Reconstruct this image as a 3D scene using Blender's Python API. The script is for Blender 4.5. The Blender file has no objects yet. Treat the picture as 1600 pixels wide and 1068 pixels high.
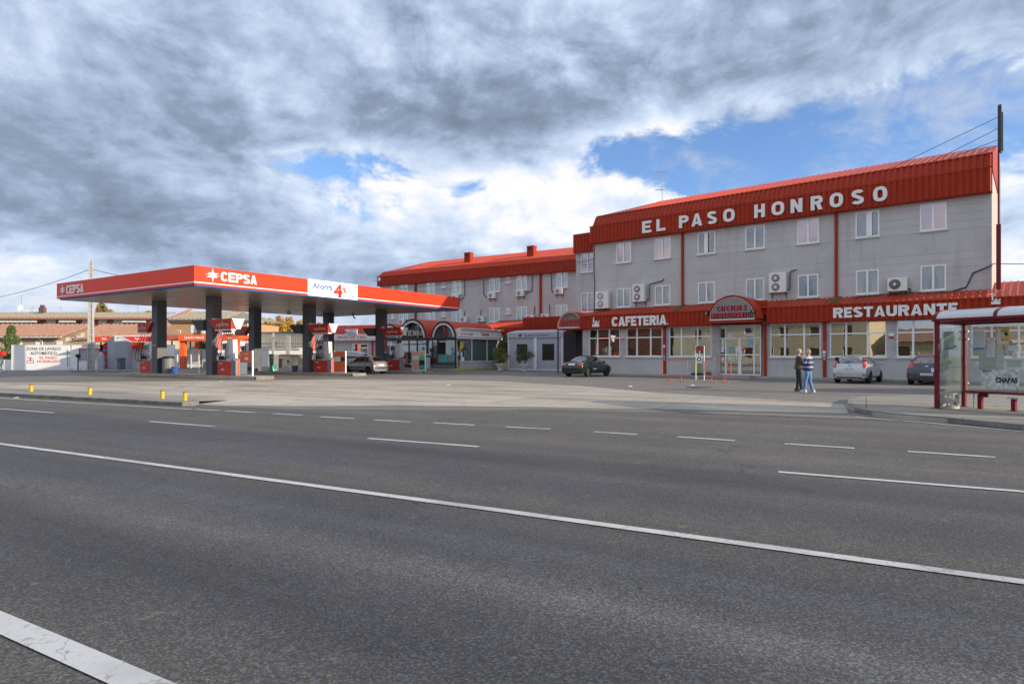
import bpy, bmesh, math, random
from mathutils import Vector, Matrix
from mathutils.bvhtree import BVHTree
R = math.radians
rnd = random.Random(7)
scene = bpy.context.scene
C = scene.collection
H = 1.48

# ------------------------------------------------------------------ camera
cam = bpy.data.cameras.new('camera'); cam.sensor_width = 36; cam.lens = 36*990/1600
cam.shift_y = 19.5/1600; cam.clip_end = 5000; cam.clip_start = .05
camo = bpy.data.objects.new('camera', cam); C.objects.link(camo)
camo.location = (0, 0, H); camo.rotation_euler = (R(90), 0, 0)
scene.camera = camo

# ------------------------------------------------------------------ light
SUN = Vector((.92, -.39, math.tan(R(15.5)))).normalized()
EXPO = 1.0
SKYK = 0.115
CLOUDK = 0.30
sl = bpy.data.lights.new('sun', 'SUN'); sl.energy = 3.3; sl.angle = R(.6); sl.color = (1, .84, .66)
so = bpy.data.objects.new('sun', sl); C.objects.link(so)
so.rotation_euler = SUN.to_track_quat('Z', 'Y').to_euler()
scene.view_settings.view_transform = 'Standard'; scene.view_settings.look = 'None'
scene.view_settings.gamma = 1; scene.view_settings.use_curve_mapping = False
scene.view_settings.exposure = EXPO

class NT:
    """small helper for node trees"""
    def __init__(s, t): s.t = t
    def n(s, typ, ins=None, **kw):
        nd = s.t.nodes.new(typ)
        for k, v in kw.items(): setattr(nd, k, v)
        for k, v in (ins or {}).items(): s.set(nd, k, v)
        return nd
    def set(s, nd, k, v):
        sock = nd.inputs[k]
        if isinstance(v, bpy.types.NodeSocket): s.t.links.new(v, sock)
        elif isinstance(v, bpy.types.Node): s.t.links.new(v.outputs[0], sock)
        else:
            if isinstance(v, tuple) and len(v) == 3 and sock.type == 'RGBA': v = (*v, 1)
            sock.default_value = v
    def math(s, op, a, b=0.0, c=None, clamp=False):
        ins = {0: a, 1: b}
        if c is not None: ins[2] = c
        return s.n('ShaderNodeMath', ins, operation=op, use_clamp=clamp).outputs[0]
    def vmath(s, op, a, b=None, out=0):
        ins = {0: a}
        if b is not None: ins[1] = b
        return s.n('ShaderNodeVectorMath', ins, operation=op).outputs[out]
    def mapr(s, v, a, b, c=0.0, d=1.0, kind='SMOOTHSTEP'):
        return s.n('ShaderNodeMapRange', {0: v, 1: a, 2: b, 3: c, 4: d}, interpolation_type=kind).outputs[0]
    def mix(s, f, a, b, blend='MIX'):
        m = s.n('ShaderNodeMix', data_type='RGBA', blend_type=blend)
        s.set(m, 0, f); s.set(m, 6, a); s.set(m, 7, b)
        return m.outputs[2]
    def noise(s, vec, scale, detail=4, rough=.55, dist=0.0, lac=2.0, dim='3D'):
        return s.n('ShaderNodeTexNoise', {'Vector': vec, 'Scale': scale, 'Detail': float(detail), 'Roughness': rough, 'Distortion': dist, 'Lacunarity': lac}, noise_dimensions=dim).outputs[0]

def make_world():
    w = bpy.data.worlds.new("World"); scene.world = w; w.use_nodes = True
    t = w.node_tree; t.nodes.clear(); N = NT(t)
    sky = N.n('ShaderNodeTexSky', sky_type='NISHITA', sun_disc=False, sun_elevation=R(12), altitude=700,
              air_density=1.0, dust_density=.2, ozone_density=4.0)
    sky.sun_rotation = math.atan2(SUN.x, SUN.y)
    sky.sun_elevation = R(15.5)
    skyc = N.vmath('SCALE', sky.outputs[0]); skyc.node.inputs[3].default_value = SKYK
    skyc = N.vmath('MINIMUM', N.vmath('MULTIPLY', skyc, (1.0, .95, 1.0)), (.24, .34, .50))
    tc = N.n('ShaderNodeTexCoord')
    D = N.vmath('NORMALIZE', tc.outputs['Generated'])
    sep = N.n('ShaderNodeSeparateXYZ', {0: D})
    z = N.math('MAXIMUM', sep.outputs[2], 0.0)
    den = N.math('ADD', z, .15)
    P = N.n('ShaderNodeCombineXYZ', {0: N.math('DIVIDE', sep.outputs[0], den), 1: N.math('DIVIDE', sep.outputs[1], den), 2: 0.0}).outputs[0]
    off = N.vmath('ADD', P, (13.4, 4.1, 2.0))
    def density(vec):
        warp = N.noise(vec, 1.3, 3, .5)
        v2 = N.vmath('ADD', vec, N.n('ShaderNodeCombineXYZ', {0: N.math('MULTIPLY', warp, .55), 1: N.math('MULTIPLY', warp, .35), 2: 0.0}).outputs[0])
        a = N.noise(v2, .72, 4, .5)
        b = N.noise(v2, 2.3, 10, .62)
        return N.math('ADD', N.math('MULTIPLY', a, .52), N.math('MULTIPLY', b, .48))
    puff = N.noise(N.vmath('MULTIPLY', D, (7.0, 7.0, 11.0)), 1.0, 9, .60, .35)
    puff2 = N.noise(N.vmath('MULTIPLY', N.vmath('ADD', D, (.018, -.009, .012)), (7.0, 7.0, 11.0)), 1.0, 9, .60, .35)
    d0 = N.math('ADD', N.math('MULTIPLY', density(off), .45), N.math('MULTIPLY', puff, .55))
    d1 = N.math('ADD', N.math('MULTIPLY', density(N.vmath('ADD', off, (.20, -.10, 0.0))), .45), N.math('MULTIPLY', puff2, .55))
    def blob(px, py, r, amp, sx=1.0, sy=1.0):
        v = Vector(((px-800)/990, 1, (553.5-py)/990)).normalized()
        right = Vector((v.y, -v.x, 0)).normalized(); up = right.cross(v).normalized()
        dx = N.vmath('DOT_PRODUCT', D, tuple(right), out=1); dz = N.vmath('DOT_PRODUCT', D, tuple(up), out=1)
        dy = N.vmath('DOT_PRODUCT', D, tuple(v), out=1)
        q = N.math('ADD', N.math('POWER', N.math('ABSOLUTE', N.math('DIVIDE', dx, r*sx)), 2.0),
                   N.math('POWER', N.math('ABSOLUTE', N.math('DIVIDE', dz, r*sy)), 2.0))
        g = N.math('EXPONENT', N.math('MULTIPLY', q, -1.0))
        g = N.math('MULTIPLY', g, N.math('GREATER_THAN', dy, 0.0))
        return N.math('MULTIPLY', g, amp)
    def total(lst):
        acc = blob(*lst[0])
        for b in lst[1:]: acc = N.math('ADD', acc, blob(*b))
        return acc
    # where the cloud cover is thicker (+) or opens to blue (-)
    cover = total([(250, 60, .42, .12, 1.5, .7), (700, 120, .3, .10, 1.4, .8), (1200, 20, .3, .12, 2.0, .35), (1050, 110, .2, .08, 1.4, .5),
                   (1290, 222, .14, -.32, 1.7, .50), (1170, 150, .05, -.2, 1.3, .6), (500, 250, .09, -.36, 1.5, .42), (760, 295, .06, -.34, 1.4, .5), (560, 330, .05, -.3, 1.6, .5), (980, 235, .06, -.3, 1.3, .8), (390, 390, .03, -.24, 2, .5), (1490, 160, .10, -.28, 1.5, .5), (1110, 270, .07, -.26, 1.5, .7), (1420, 240, .1, -.20, 1.4, .7),
                   (470, 270, .07, -.10, 1.4, .5), (20, 385, .06, -.20, 1.8, .35), (975, 235, .04, -.06, 1, 1),
                   (660, 280, .05, .06, 1.2, .7), (1020, 305, .07, .10, 1.2, .5), (1590, 370, .12, .14, 1, 1.2), (430, 320, .1, .04, 1, .5), (250, 400, .12, .08, 2.2, .5), (560, 380, .15, .08, 2, .5), (850, 340, .12, .08, 1.5, .5),
                   (1560, 60, .22, .12, 1.3, .5)])
    # thick, shaded parts of the cloud deck (+) and thin bright ones (-)
    thick = total([(130, 240, .24, .46, 1.7, .45), (620, 190, .18, .26, 1.8, .38), (430, 40, .3, .10, 1.6, .4), (260, 340, .16, .26, 2.0, .35), (1000, 70, .25, .08, 1.8, .5),
                   (1520, 50, .26, .26, 1.8, .5), (330, 425, .16, .22, 2.4, .28), (1250, 120, .15, .12, 1.5, .5),
                   (670, 285, .10, -.50, 1.6, .55), (780, 330, .09, -.22, 1.4, .7), (1040, 205, .06, -.45, 1.3, .7), (930, 290, .10, -.42, 1.4, .7), (1590, 370, .14, -.35, 1, 1.2), (1250, 420, .3, .25, 1.2, .4), (250, 400, .25, .12, 2.0, .5), (1450, 80, .3, .15, 1.3, .5),
                   (370, 305, .08, -.36, 1.6, .4), (500, 385, .13, -.30, 1.8, .3), (60, 440, .12, -.42, 1.6, .35), (850, 350, .1, -.2, 1.4, .5), (1260, 270, .05, -.5, 1.4, .6), (40, 20, .15, -.2, 1.5, .6), (540, 90, .12, -.10, 1.5, .6)])
    dc_ = N.math('ADD', N.math('MULTIPLY', N.math('SUBTRACT', d0, .5), 1.9), .5)
    dens = N.math('ADD', dc_, cover)
    alpha = N.mapr(dens, .27, .42)
    lit = N.math('SUBTRACT', d0, d1)
    soft = N.noise(N.vmath('ADD', off, (5.0, 2.0, 0.0)), 1.5, 6, .58)
    th = N.math('ADD', N.mapr(dens, .46, .80, 0, .46, 'LINEAR'), thick)
    shade = N.math('ADD', N.math('MULTIPLY', lit, 3.4), N.math('SUBTRACT', .86, N.math('MULTIPLY', th, .86)))
    fine = N.noise(N.vmath('MULTIPLY', D, (12.0, 12.0, 17.0)), 1.0, 9, .66, .6)
    shade = N.math('ADD', shade, N.math('MULTIPLY', N.math('SUBTRACT', soft, .5), .85))
    shade = N.math('ADD', shade, N.math('MULTIPLY', N.math('SUBTRACT', fine, .5), .58))
    shade = N.math('ADD', N.math('MULTIPLY', shade, .80), .14)
    ramp = N.n('ShaderNodeValToRGB', {0: shade})
    e = ramp.color_ramp.elements
    e[0].position = 0.0; e[0].color = (.34, .43, .58, 1)
    e[1].position = 1.0; e[1].color = (1.66, 1.66, 1.68, 1)
    m = ramp.color_ramp.elements.new(.25); m.color = (.47, .60, .83, 1)
    m = ramp.color_ramp.elements.new(.50); m.color = (.76, .95, 1.28, 1)
    m = ramp.color_ramp.elements.new(.75); m.color = (1.14, 1.33, 1.64, 1)
    cl = N.vmath('SCALE', ramp.outputs[0]); cl.node.inputs[3].default_value = CLOUDK
    # the lowest few degrees: far haze
    hz = N.mapr(sep.outputs[2], -.01, .11, .6, 0)
    wisp = N.math('ADD', N.math('MULTIPLY', soft, .6), N.math('MULTIPLY', fine, .4))
    veil = N.vmath('SCALE', (1.15, 1.22, 1.34)); veil.node.inputs[3].default_value = CLOUDK
    skyv = N.mix(N.mapr(wisp, .46, .66, 0, .62), skyc, veil)
    col = N.mix(alpha, skyv, cl)
    hazec = N.mix(N.noise(off, .5, 3), (.19, .23, .29), (.36, .37, .39))
    col = N.mix(hz, col, hazec)
    bg = N.n('ShaderNodeBackground', {0: col, 1: 1.0})
    # light on the scene comes from the very same sky
    out = N.n('ShaderNodeOutputWorld'); t.links.new(bg.outputs[0], out.inputs[0])
    w.cycles.sampling_method = 'MANUAL'; w.cycles.sample_map_resolution = 512
make_world()

# ------------------------------------------------------------------ frames and pixel helpers
class Frame:
    """a local plan frame: x along a facade (to the right), y away from the viewer, z up"""
    def __init__(s, ox, oy, dx, dy):
        l = math.hypot(dx, dy); s.o = (ox, oy); s.c = dx/l; s.s = dy/l; s.ang = math.atan2(dy, dx)
    def w(s, x, y, z=0.0): return Vector((s.o[0]+s.c*x-s.s*y, s.o[1]+s.s*x+s.c*y, z))
    def loc(s, X, Y): X -= s.o[0]; Y -= s.o[1]; return (s.c*X+s.s*Y, -s.s*X+s.c*Y)
    def pf(s, px, py, y=0.0, x=None):
        dx = (px-800)/990; dz = (553.5-py)/990; c, q = s.c, s.s; ox, oy = s.o
        k = (y-q*ox+c*oy)/(-q*dx+c) if x is None else (x+c*ox+q*oy)/(c*dx+q)
        a, b = s.loc(k*dx, k)
        return a, b, H+k*dz
def gp(px, py, z=0.0):
    k = (H-z)*990/(py-553.5)
    return Vector(((px-800)/990*k, k, z))
def at(px, Y, z=0.0): return Vector(((px-800)/990*Y, Y, z))
FM = Frame(7.72, 47.2, .772, -.637)        # hotel front
FR = Frame(6.3, 64.5, .847, -.531)         # rear wing
FC = Frame(-16.8, 33.5, .84, -.5426)       # fuel canopy
FS = Frame(-5.2, 58.2, .84, -.5426)        # shop
FT = Frame(4.6, 57.0, .847, -.531)         # marquee
FB = Frame(10.8, 16.1, .45, -.893)         # bus shelter
FW = Frame(0, 0, 1, 0)                     # world
FRD = Frame(0, 0, .873, -.488)             # road: x along, y across

# ------------------------------------------------------------------ materials
MATS = {}
def mat(name, rgb, rough=.6, metal=0.0, var=.10, scale=2.5, bump=0.0, bscale=40, coat=0.0, spec=.5, streak=0.0, emit=0, dirt=0.0):
    if name in MATS: return MATS[name]
    m = bpy.data.materials.new(name); m.use_nodes = True; t = m.node_tree; t.nodes.clear(); N = NT(t)
    tc = N.n('ShaderNodeTexCoord').outputs['Object']
    geo = N.n('ShaderNodeNewGeometry').outputs['Position']
    n1 = N.noise(geo, scale, 6, .6)
    col = N.mix(N.mapr(n1, .3, .7), tuple(c*(1-var) for c in rgb), tuple(min(1, c*(1+var)) for c in rgb))
    if streak:
        st = N.noise(N.vmath('MULTIPLY', geo, (2.2, 2.2, .22)), 1.0, 6, .65)
        col = N.mix(N.math('MULTIPLY', N.mapr(st, .50, .72), streak), col, tuple(c*.45 for c in rgb))
    if dirt:
        dn = N.noise(geo, 9, 8, .7)
        col = N.mix(N.math('MULTIPLY', N.mapr(dn, .52, .7), dirt), col, (.09, .075, .06))
    b = N.n('ShaderNodeBsdfPrincipled', {'Base Color': col, 'Metallic': metal, 'Specular IOR Level': spec, 'Coat Weight': coat, 'Coat Roughness': .05})
    N.set(b, 'Roughness', N.mapr(n1, .2, .8, max(.02, rough-.07), min(1, rough+.07), 'LINEAR'))
    if emit: N.set(b, 'Emission Color', rgb); N.set(b, 'Emission Strength', emit)
    if bump:
        bn = N.noise(geo, bscale, 4, .6)
        N.set(b, 'Normal', N.n('ShaderNodeBump', {'Strength': bump, 'Distance': .01, 'Height': bn}).outputs[0])
    o = N.n('ShaderNodeOutputMaterial'); t.links.new(b.outputs[0], o.inputs[0])
    MATS[name] = m; return m

def glass_mat(name, tint=(.8, .85, .85), refl=.30, rcol=(1, 1, 1), rough=.01, opac=0.0, col=(.1, .12, .12), dirt=0.0):
    if name in MATS: return MATS[name]
    m = bpy.data.materials.new(name); m.use_nodes = True; t = m.node_tree; t.nodes.clear(); N = NT(t)
    geo = N.n('ShaderNodeNewGeometry').outputs['Position']
    wob = N.noise(geo, 1.3, 2, .5)
    bump = N.n('ShaderNodeBump', {'Strength': .05, 'Distance': .02, 'Height': wob}).outputs[0]
    tr = N.n('ShaderNodeBsdfTransparent', {0: tint})
    gl = N.n('ShaderNodeBsdfGlossy', {0: rcol, 'Roughness': rough, 'Normal': bump})
    df = N.n('ShaderNodeBsdfDiffuse', {0: col})
    op = opac
    if dirt: op = N.math('ADD', opac, N.math('MULTIPLY', N.mapr(N.noise(geo, 3.0, 8, .7), .45, .75), dirt))
    base = N.n('ShaderNodeMixShader', {0: op, 1: tr.outputs[0], 2: df.outputs[0]})
    lw = N.n('ShaderNodeLayerWeight', {0: .35})
    f = N.math('ADD', N.math('MULTIPLY', lw.outputs[0], .6), refl, clamp=True)
    mx = N.n('ShaderNodeMixShader', {0: f, 1: base.outputs[0], 2: gl.outputs[0]})
    o = N.n('ShaderNodeOutputMaterial'); t.links.new(mx.outputs[0], o.inputs[0])
    MATS[name] = m; return m

RED = mat('red_sheet', (.34, .033, .012), .5, var=.07, streak=.22, spec=.15)
REDROOF = mat('red_roof_sheet', (.40, .050, .022), .5, var=.10, streak=.15, dirt=.12, spec=.2)
REDVAULT = mat('red_vault_sheet', (.45, .05, .024), .5, var=.06, streak=.12, spec=.2)
REDC = mat('canopy_red', (.76, .045, .014), .4, var=.03, spec=.2)
REDP = mat('red_paint', (.58, .03, .018), .4, var=.05, spec=.3)
MAROON = mat('maroon_paint', (.15, .008, .014), .4, var=.10, coat=.05, spec=.25, dirt=.2)
WHITE = mat('white_paint', (.80, .80, .79), .5, var=.03)
LETTER = mat('letter_white', (.78, .77, .75), .5, var=.04, streak=.15)
PVC = mat('white_frame', (.82, .82, .82), .4, var=.02)
WALLG = mat('grey_render', (.475, .46, .458), .85, var=.06, scale=.7, bump=.25, bscale=60, streak=.26)
WALLG2 = mat('grey_render_pale', (.495, .48, .475), .85, var=.07, scale=.7, bump=.25, bscale=60, streak=.28)
WALLB = mat('grey_block', (.44, .42, .42), .85, var=.10, scale=1.6, bump=.3, bscale=40, streak=.3, dirt=.1)
SILL = mat('sill_stone', (.62, .61, .58), .7, var=.08, streak=.2)
DARK = mat('dark_interior', (.025, .025, .028), .8)
ROOM = mat('room_dark', (.07, .075, .08), .9)
ROOMW = mat('room_warm', (.20, .16, .09), .9, var=.4, scale=.8)
CURT = mat('curtain_white', (.75, .74, .70), .9, var=.06)
CURTY = mat('curtain_cream', (.72, .62, .34), .9, var=.15, scale=.6)
BLIND = mat('roller_shutter', (.74, .75, .77), .6, var=.03)
BLACK = mat('black_plastic', (.018, .018, .02), .5, var=.2)
BLACKM = mat('black_metal', (.02, .02, .022), .35, var=.2)
COLG = mat('column_grey', (.085, .092, .105), .45, var=.08)
WINGG = mat('wing_grey', (.05, .052, .06), .5, var=.06)
SOFFIT = mat('soffit_metal', (.50, .44, .36), .33, .6, var=.03, scale=.4)
BLUE = mat('blue_trim', (.012, .085, .30), .4, spec=.2)
CONC = mat('concrete', (.38, .35, .30), .9, var=.16, scale=1.2, bump=.4, bscale=30, dirt=.35)
KERBM = mat('kerb_stone', (.19, .183, .17), .9, var=.22, scale=2.0, bump=.5, bscale=25, dirt=.5)
CONCW = mat('concrete_pole', (.42, .415, .40), .85, var=.08, bump=.2, streak=.2)
ACW = mat('ac_white', (.74, .73, .69), .5, var=.05, dirt=.1)
ACG = mat('ac_grille', (.10, .105, .11), .5)
STEEL = mat('steel_grey', (.42, .43, .45), .35, .7, var=.06)
ALU = mat('aluminium', (.66, .67, .68), .35, .6, var=.04)
RUBBER = mat('rubber', (.015, .015, .016), .8)
GLASS = glass_mat('window_glass', tint=(.7, .72, .72), refl=.13)
GLASSD = glass_mat('window_glass_dark', (.45, .5, .5), refl=.34)
GLASSP = glass_mat('window_glass_pink_reflection', (.45, .42, .44), refl=.42, rcol=(.86, .70, .72))  # pink of the reflected clouds is put into the gloss colour
GLASSS = glass_mat('shelter_glass', (.93, .96, .95), refl=.05, opac=.03, col=(.7, .75, .72), dirt=.14)
GLASSG = glass_mat('film_glass', (.5, .55, .53), refl=.18, opac=.62, col=(.17, .24, .23))
GLASSC = glass_mat('car_glass', (.30, .34, .34), refl=.22)
YEL = mat('yellow_paint', (.55, .37, .015), .5, var=.10, dirt=.2)
TARP = mat('marquee_fabric', (.42, .43, .48), .7, var=.04, bump=.3, bscale=4)
BRICK = mat('brick_red', (.38, .135, .07), .9, var=.15, scale=3)
BRICK2 = mat('brick_tan', (.44, .27, .15), .9, var=.15, scale=3)
BEIGE = mat('beige_wall', (.38, .33, .23), .9, var=.12, scale=.8, streak=.2)
CREAM = mat('cream_wall', (.74, .66, .46), .9, var=.10, scale=.5, streak=.25)
TILEG = mat('roof_tile_grey', (.26, .235, .18), .85, var=.22, scale=3.0, dirt=.25)
TILER = mat('roof_tile_red', (.30, .17, .12), .85, var=.18, scale=3.0, dirt=.15)
WHITEW = mat('white_wall', (.82, .82, .82), .85, var=.04, scale=.6, streak=.10)

# ------------------------------------------------------------------ mesh builder
class MB:
    def __init__(s): s.v = []; s.f = []; s.m = []
    def add(s, vs, fs, mi=0):
        b = len(s.v); s.v += [tuple(v) for v in vs]; s.f += [tuple(b+i for i in f) for f in fs]; s.m += [mi]*len(fs); return s
    def quad(s, a, b, c, d, mi=0): return s.add([a, b, c, d], [(0, 1, 2, 3)], mi)
    def box(s, x0, x1, y0, y1, z0, z1, mi=0):
        vs = [(x, y, z) for z in (z0, z1) for y in (y0, y1) for x in (x0, x1)]
        return s.add(vs, [(0, 2, 3, 1), (4, 5, 7, 6), (0, 1, 5, 4), (2, 6, 7, 3), (0, 4, 6, 2), (1, 3, 7, 5)], mi)
    def prism(s, poly, axis, t0, t1, mi=0):
        def P(a, b, t): return (a, t, b) if axis == 'y' else (t, a, b) if axis == 'x' else (a, b, t)
        n = len(poly); vs = [P(a, b, t0) for a, b in poly]+[P(a, b, t1) for a, b in poly]
        fs = [tuple(range(n))[::-1], tuple(range(n, 2*n))]+[(i, (i+1) % n, n+(i+1) % n, n+i) for i in range(n)]
        return s.add(vs, fs, mi)
    def cyl(s, p0, p1, r0, r1=None, n=10, mi=0, cap=True):
        p0 = Vector(p0); p1 = Vector(p1); r1 = r0 if r1 is None else r1
        d = (p1-p0).normalized(); a = d.orthogonal().normalized(); b = d.cross(a)
        vs = [p0+(a*math.cos(2*math.pi*i/n)+b*math.sin(2*math.pi*i/n))*r0 for i in range(n)]
        vs += [p1+(a*math.cos(2*math.pi*i/n)+b*math.sin(2*math.pi*i/n))*r1 for i in range(n)]
        fs = [(i, (i+1) % n, n+(i+1) % n, n+i) for i in range(n)]
        if cap: fs += [tuple(range(n))[::-1], tuple(range(n, 2*n))]
        return s.add(vs, fs, mi)
    def tube(s, pts, r, n=6, mi=0):
        for a, b in zip(pts[:-1], pts[1:]): s.cyl(a, b, r, n=n, mi=mi)
        return s
    def lathe(s, prof, c=(0, 0, 0), n=16, mi=0):
        vs = [(c[0]+r*math.cos(2*math.pi*i/n), c[1]+r*math.sin(2*math.pi*i/n), c[2]+z) for r, z in prof for i in range(n)]
        fs = [(k*n+i, k*n+(i+1) % n, (k+1)*n+(i+1) % n, (k+1)*n+i) for k in range(len(prof)-1) for i in range(n)]
        fs += [tuple(range(n))[::-1], tuple((len(prof)-1)*n+i for i in range(n))]
        return s.add(vs, fs, mi)
    def corr(s, O, A, U, L, Hh, pitch=.25, depth=.04, duty=.35, thick=.03, mi=0):
        """profiled sheet: origin O, along A, up U; ribs stand out along N = A x U reversed"""
        O = Vector(O); A = Vector(A).normalized(); U = Vector(U).normalized(); Nn = A.cross(U).normalized()
        n = max(1, int(round(L/pitch))); p = L/n; prof = [(0, 0)]
        for i in range(n):
            x = i*p; r = p*duty/2; c = x+p/2
            prof += [(c-r*1.3, 0), (c-r*.8, depth), (c+r*.8, depth), (c+r*1.3, 0)]
        prof.append((L, 0)); vs = []; k = len(prof)
        for (a, h) in prof:
            vs.append(O+A*a+Nn*h); vs.append(O+A*a+Nn*h+U*Hh)
        for (a, h) in prof:
            vs.append(O+A*a-Nn*thick); vs.append(O+A*a-Nn*thick+U*Hh)
        fs = [(2*i, 2*i+2, 2*i+3, 2*i+1) for i in range(k-1)]
        o = 2*k
        fs += [(o, o+1, o+2*(k-1)+1, o+2*(k-1))]
        fs += [(2*i+1, 2*i+3, o+2*i+3, o+2*i+1) for i in range(k-1)]
        fs += [(2*i, o+2*i, o+2*i+2, 2*i+2) for i in range(k-1)]
        fs += [(0, 1, o+1, o), (2*k-2, o+2*k-2, o+2*k-1, 2*k-1)]
        return s.add(vs, fs, mi)
    def wall(s, x0, x1, z0, z1, y0, y1, ops=(), mi=0):
        zs = sorted({z0, z1} | {z for o in ops for z in o[2:4] if z0 < z < z1})
        for a, b in zip(zs[:-1], zs[1:]):
            cut = sorted((o[0], o[1]) for o in ops if o[2] < b-1e-6 and o[3] > a+1e-6)
            x = x0
            for c0, c1 in cut:
                if c0 > x: s.box(x, min(c0, x1), y0, y1, a, b, mi)
                x = max(x, c1)
                if x >= x1: break
            if x < x1: s.box(x, x1, y0, y1, a, b, mi)
        return s
    def mesh(s, name, mats, smooth=False):
        me = bpy.data.meshes.new(name); me.from_pydata(s.v, [], s.f)
        ml = mats if isinstance(mats, (list, tuple)) else [mats]
        for x in ml: me.materials.append(x)
        me.polygons.foreach_set('material_index', s.m)
        bm = bmesh.new(); bm.from_mesh(me); bmesh.ops.recalc_face_normals(bm, faces=bm.faces); bm.to_mesh(me); bm.free()
        if smooth:
            me.polygons.foreach_set('use_smooth', [True]*len(me.polygons))
        me.update(); return me
    def build(s, name, mats, parent=None, smooth=False, loc=None, rot=0, bev=0, kind=None, frame=None, autos=False):
        me = s.mesh(name, mats, smooth); o = bpy.data.objects.new(name, me); C.objects.link(o)
        if parent is not None: o.parent = parent
        if loc is not None: o.location = loc
        if frame is not None: o.location = frame.w(0, 0, 0); o.rotation_euler = (0, 0, frame.ang)
        if rot: o.rotation_euler = (0, 0, rot)
        if bev:
            md = o.modifiers.new('b', 'BEVEL'); md.width = bev; md.segments = 2; md.limit_method = 'ANGLE'; md.angle_limit = R(40)
        if kind: o['kind'] = kind
        return o
def inst(o, parent, loc=None, rot=None, name=None):
    c = o.copy(); C.objects.link(c); c.parent = parent
    if loc is not None: c.location = loc
    if rot is not None: c.rotation_euler = rot
    return c
def kids(o): return [x for x in o.children]
def tree(o, parent=None, loc=None, rot=None, label=None):
    c = o.copy(); C.objects.link(c); c.parent = parent
    if loc is not None: c.location = loc
    if rot is not None: c.rotation_euler = (0, 0, rot)
    if label: c['label'] = label
    for ch in list(o.children): tree(ch, c)
    return c
def thing(name, label, cat, loc=(0, 0, 0), rot=0, group=None):
    o = bpy.data.objects.new(name, None); C.objects.link(o); o.empty_display_size = .2
    o.location = loc; o.rotation_euler = (0, 0, rot); o['label'] = label; o['category'] = cat
    if group: o['group'] = group
    return o
def tag(o, label, cat, group=None):
    o['label'] = label; o['category'] = cat
    if group: o['group'] = group
    return o

def text(body, name, m, parent, x0, x1, z0, z1, y, face='-y', depth=.01, bold=0.0, mirror=False):
    """lettering fitted to a rectangle of a facade; face -y: reads along x at depth y; +x: reads along y at x = y"""
    cu = bpy.data.curves.new('t', 'FONT'); cu.body = body; cu.size = 1; cu.offset = bold; cu.resolution_u = 3
    ob = bpy.data.objects.new('t', cu); C.objects.link(ob)
    dg = bpy.context.evaluated_depsgraph_get(); me = bpy.data.meshes.new_from_object(ob.evaluated_get(dg))
    bpy.data.objects.remove(ob); bpy.data.curves.remove(cu)
    bm = bmesh.new(); bm.from_mesh(me)
    bmesh.ops.remove_doubles(bm, verts=bm.verts, dist=1e-5)
    r = bmesh.ops.extrude_face_region(bm, geom=bm.faces[:])
    top = [g for g in r['geom'] if isinstance(g, bmesh.types.BMVert)]
    for v in top: v.co.z = 1
    xs = [v.co.x for v in bm.verts]; ys = [v.co.y for v in bm.verts]
    ax, bx, ay, by = min(xs), max(xs), min(ys), max(ys)
    for v in bm.verts:
        a = x0+(v.co.x-ax)/(bx-ax)*(x1-x0); b = z0+(v.co.y-ay)/(by-ay)*(z1-z0); d = v.co.z*depth
        v.co = (a, y-d, b) if face == '-y' else (y+d, a, b)
    bmesh.ops.recalc_face_normals(bm, faces=bm.faces)
    bm.to_mesh(me); bm.free(); me.materials.clear(); me.materials.append(m); me.name = name
    for p in me.polygons: p.material_index = 0
    o = bpy.data.objects.new(name, me); C.objects.link(o); o.parent = parent
    return o

# ---- block capitals built from butted pieces and mitred strokes
def stroke(mb, pts, wx, wz, y0, y1, F, closed=False):
    n = len(pts); L = []; Rr = []
    for i in range(n):
        a = Vector(pts[(i-1) % n] if (closed or i) else pts[i]); b = Vector(pts[i]); c = Vector(pts[(i+1) % n] if (closed or i < n-1) else pts[i])
        d = ((b-a).normalized()+(c-b).normalized())
        d = d.normalized() if d.length > 1e-6 else Vector((1, 0))
        nx, nz = -d.y*wx/2, d.x*wz/2
        L.append((b.x+nx, b.y+nz)); Rr.append((b.x-nx, b.y-nz))
    vs = [F(x, y, z) for y in (y0, y1) for (x, z) in L+Rr]; N2 = 2*n
    fs = []
    for i in range(n if closed else n-1):
        j = (i+1) % n
        fs += [(i, j, n+j, n+i), (N2+i, N2+n+i, N2+n+j, N2+j), (i, N2+i, N2+j, j), (n+i, n+j, N2+n+j, N2+n+i)]
    if not closed: fs += [(0, n, N2+n, N2), (n-1, N2+n-1, N2+2*n-1, 2*n-1)]
    mb.add(vs, fs)
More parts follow.
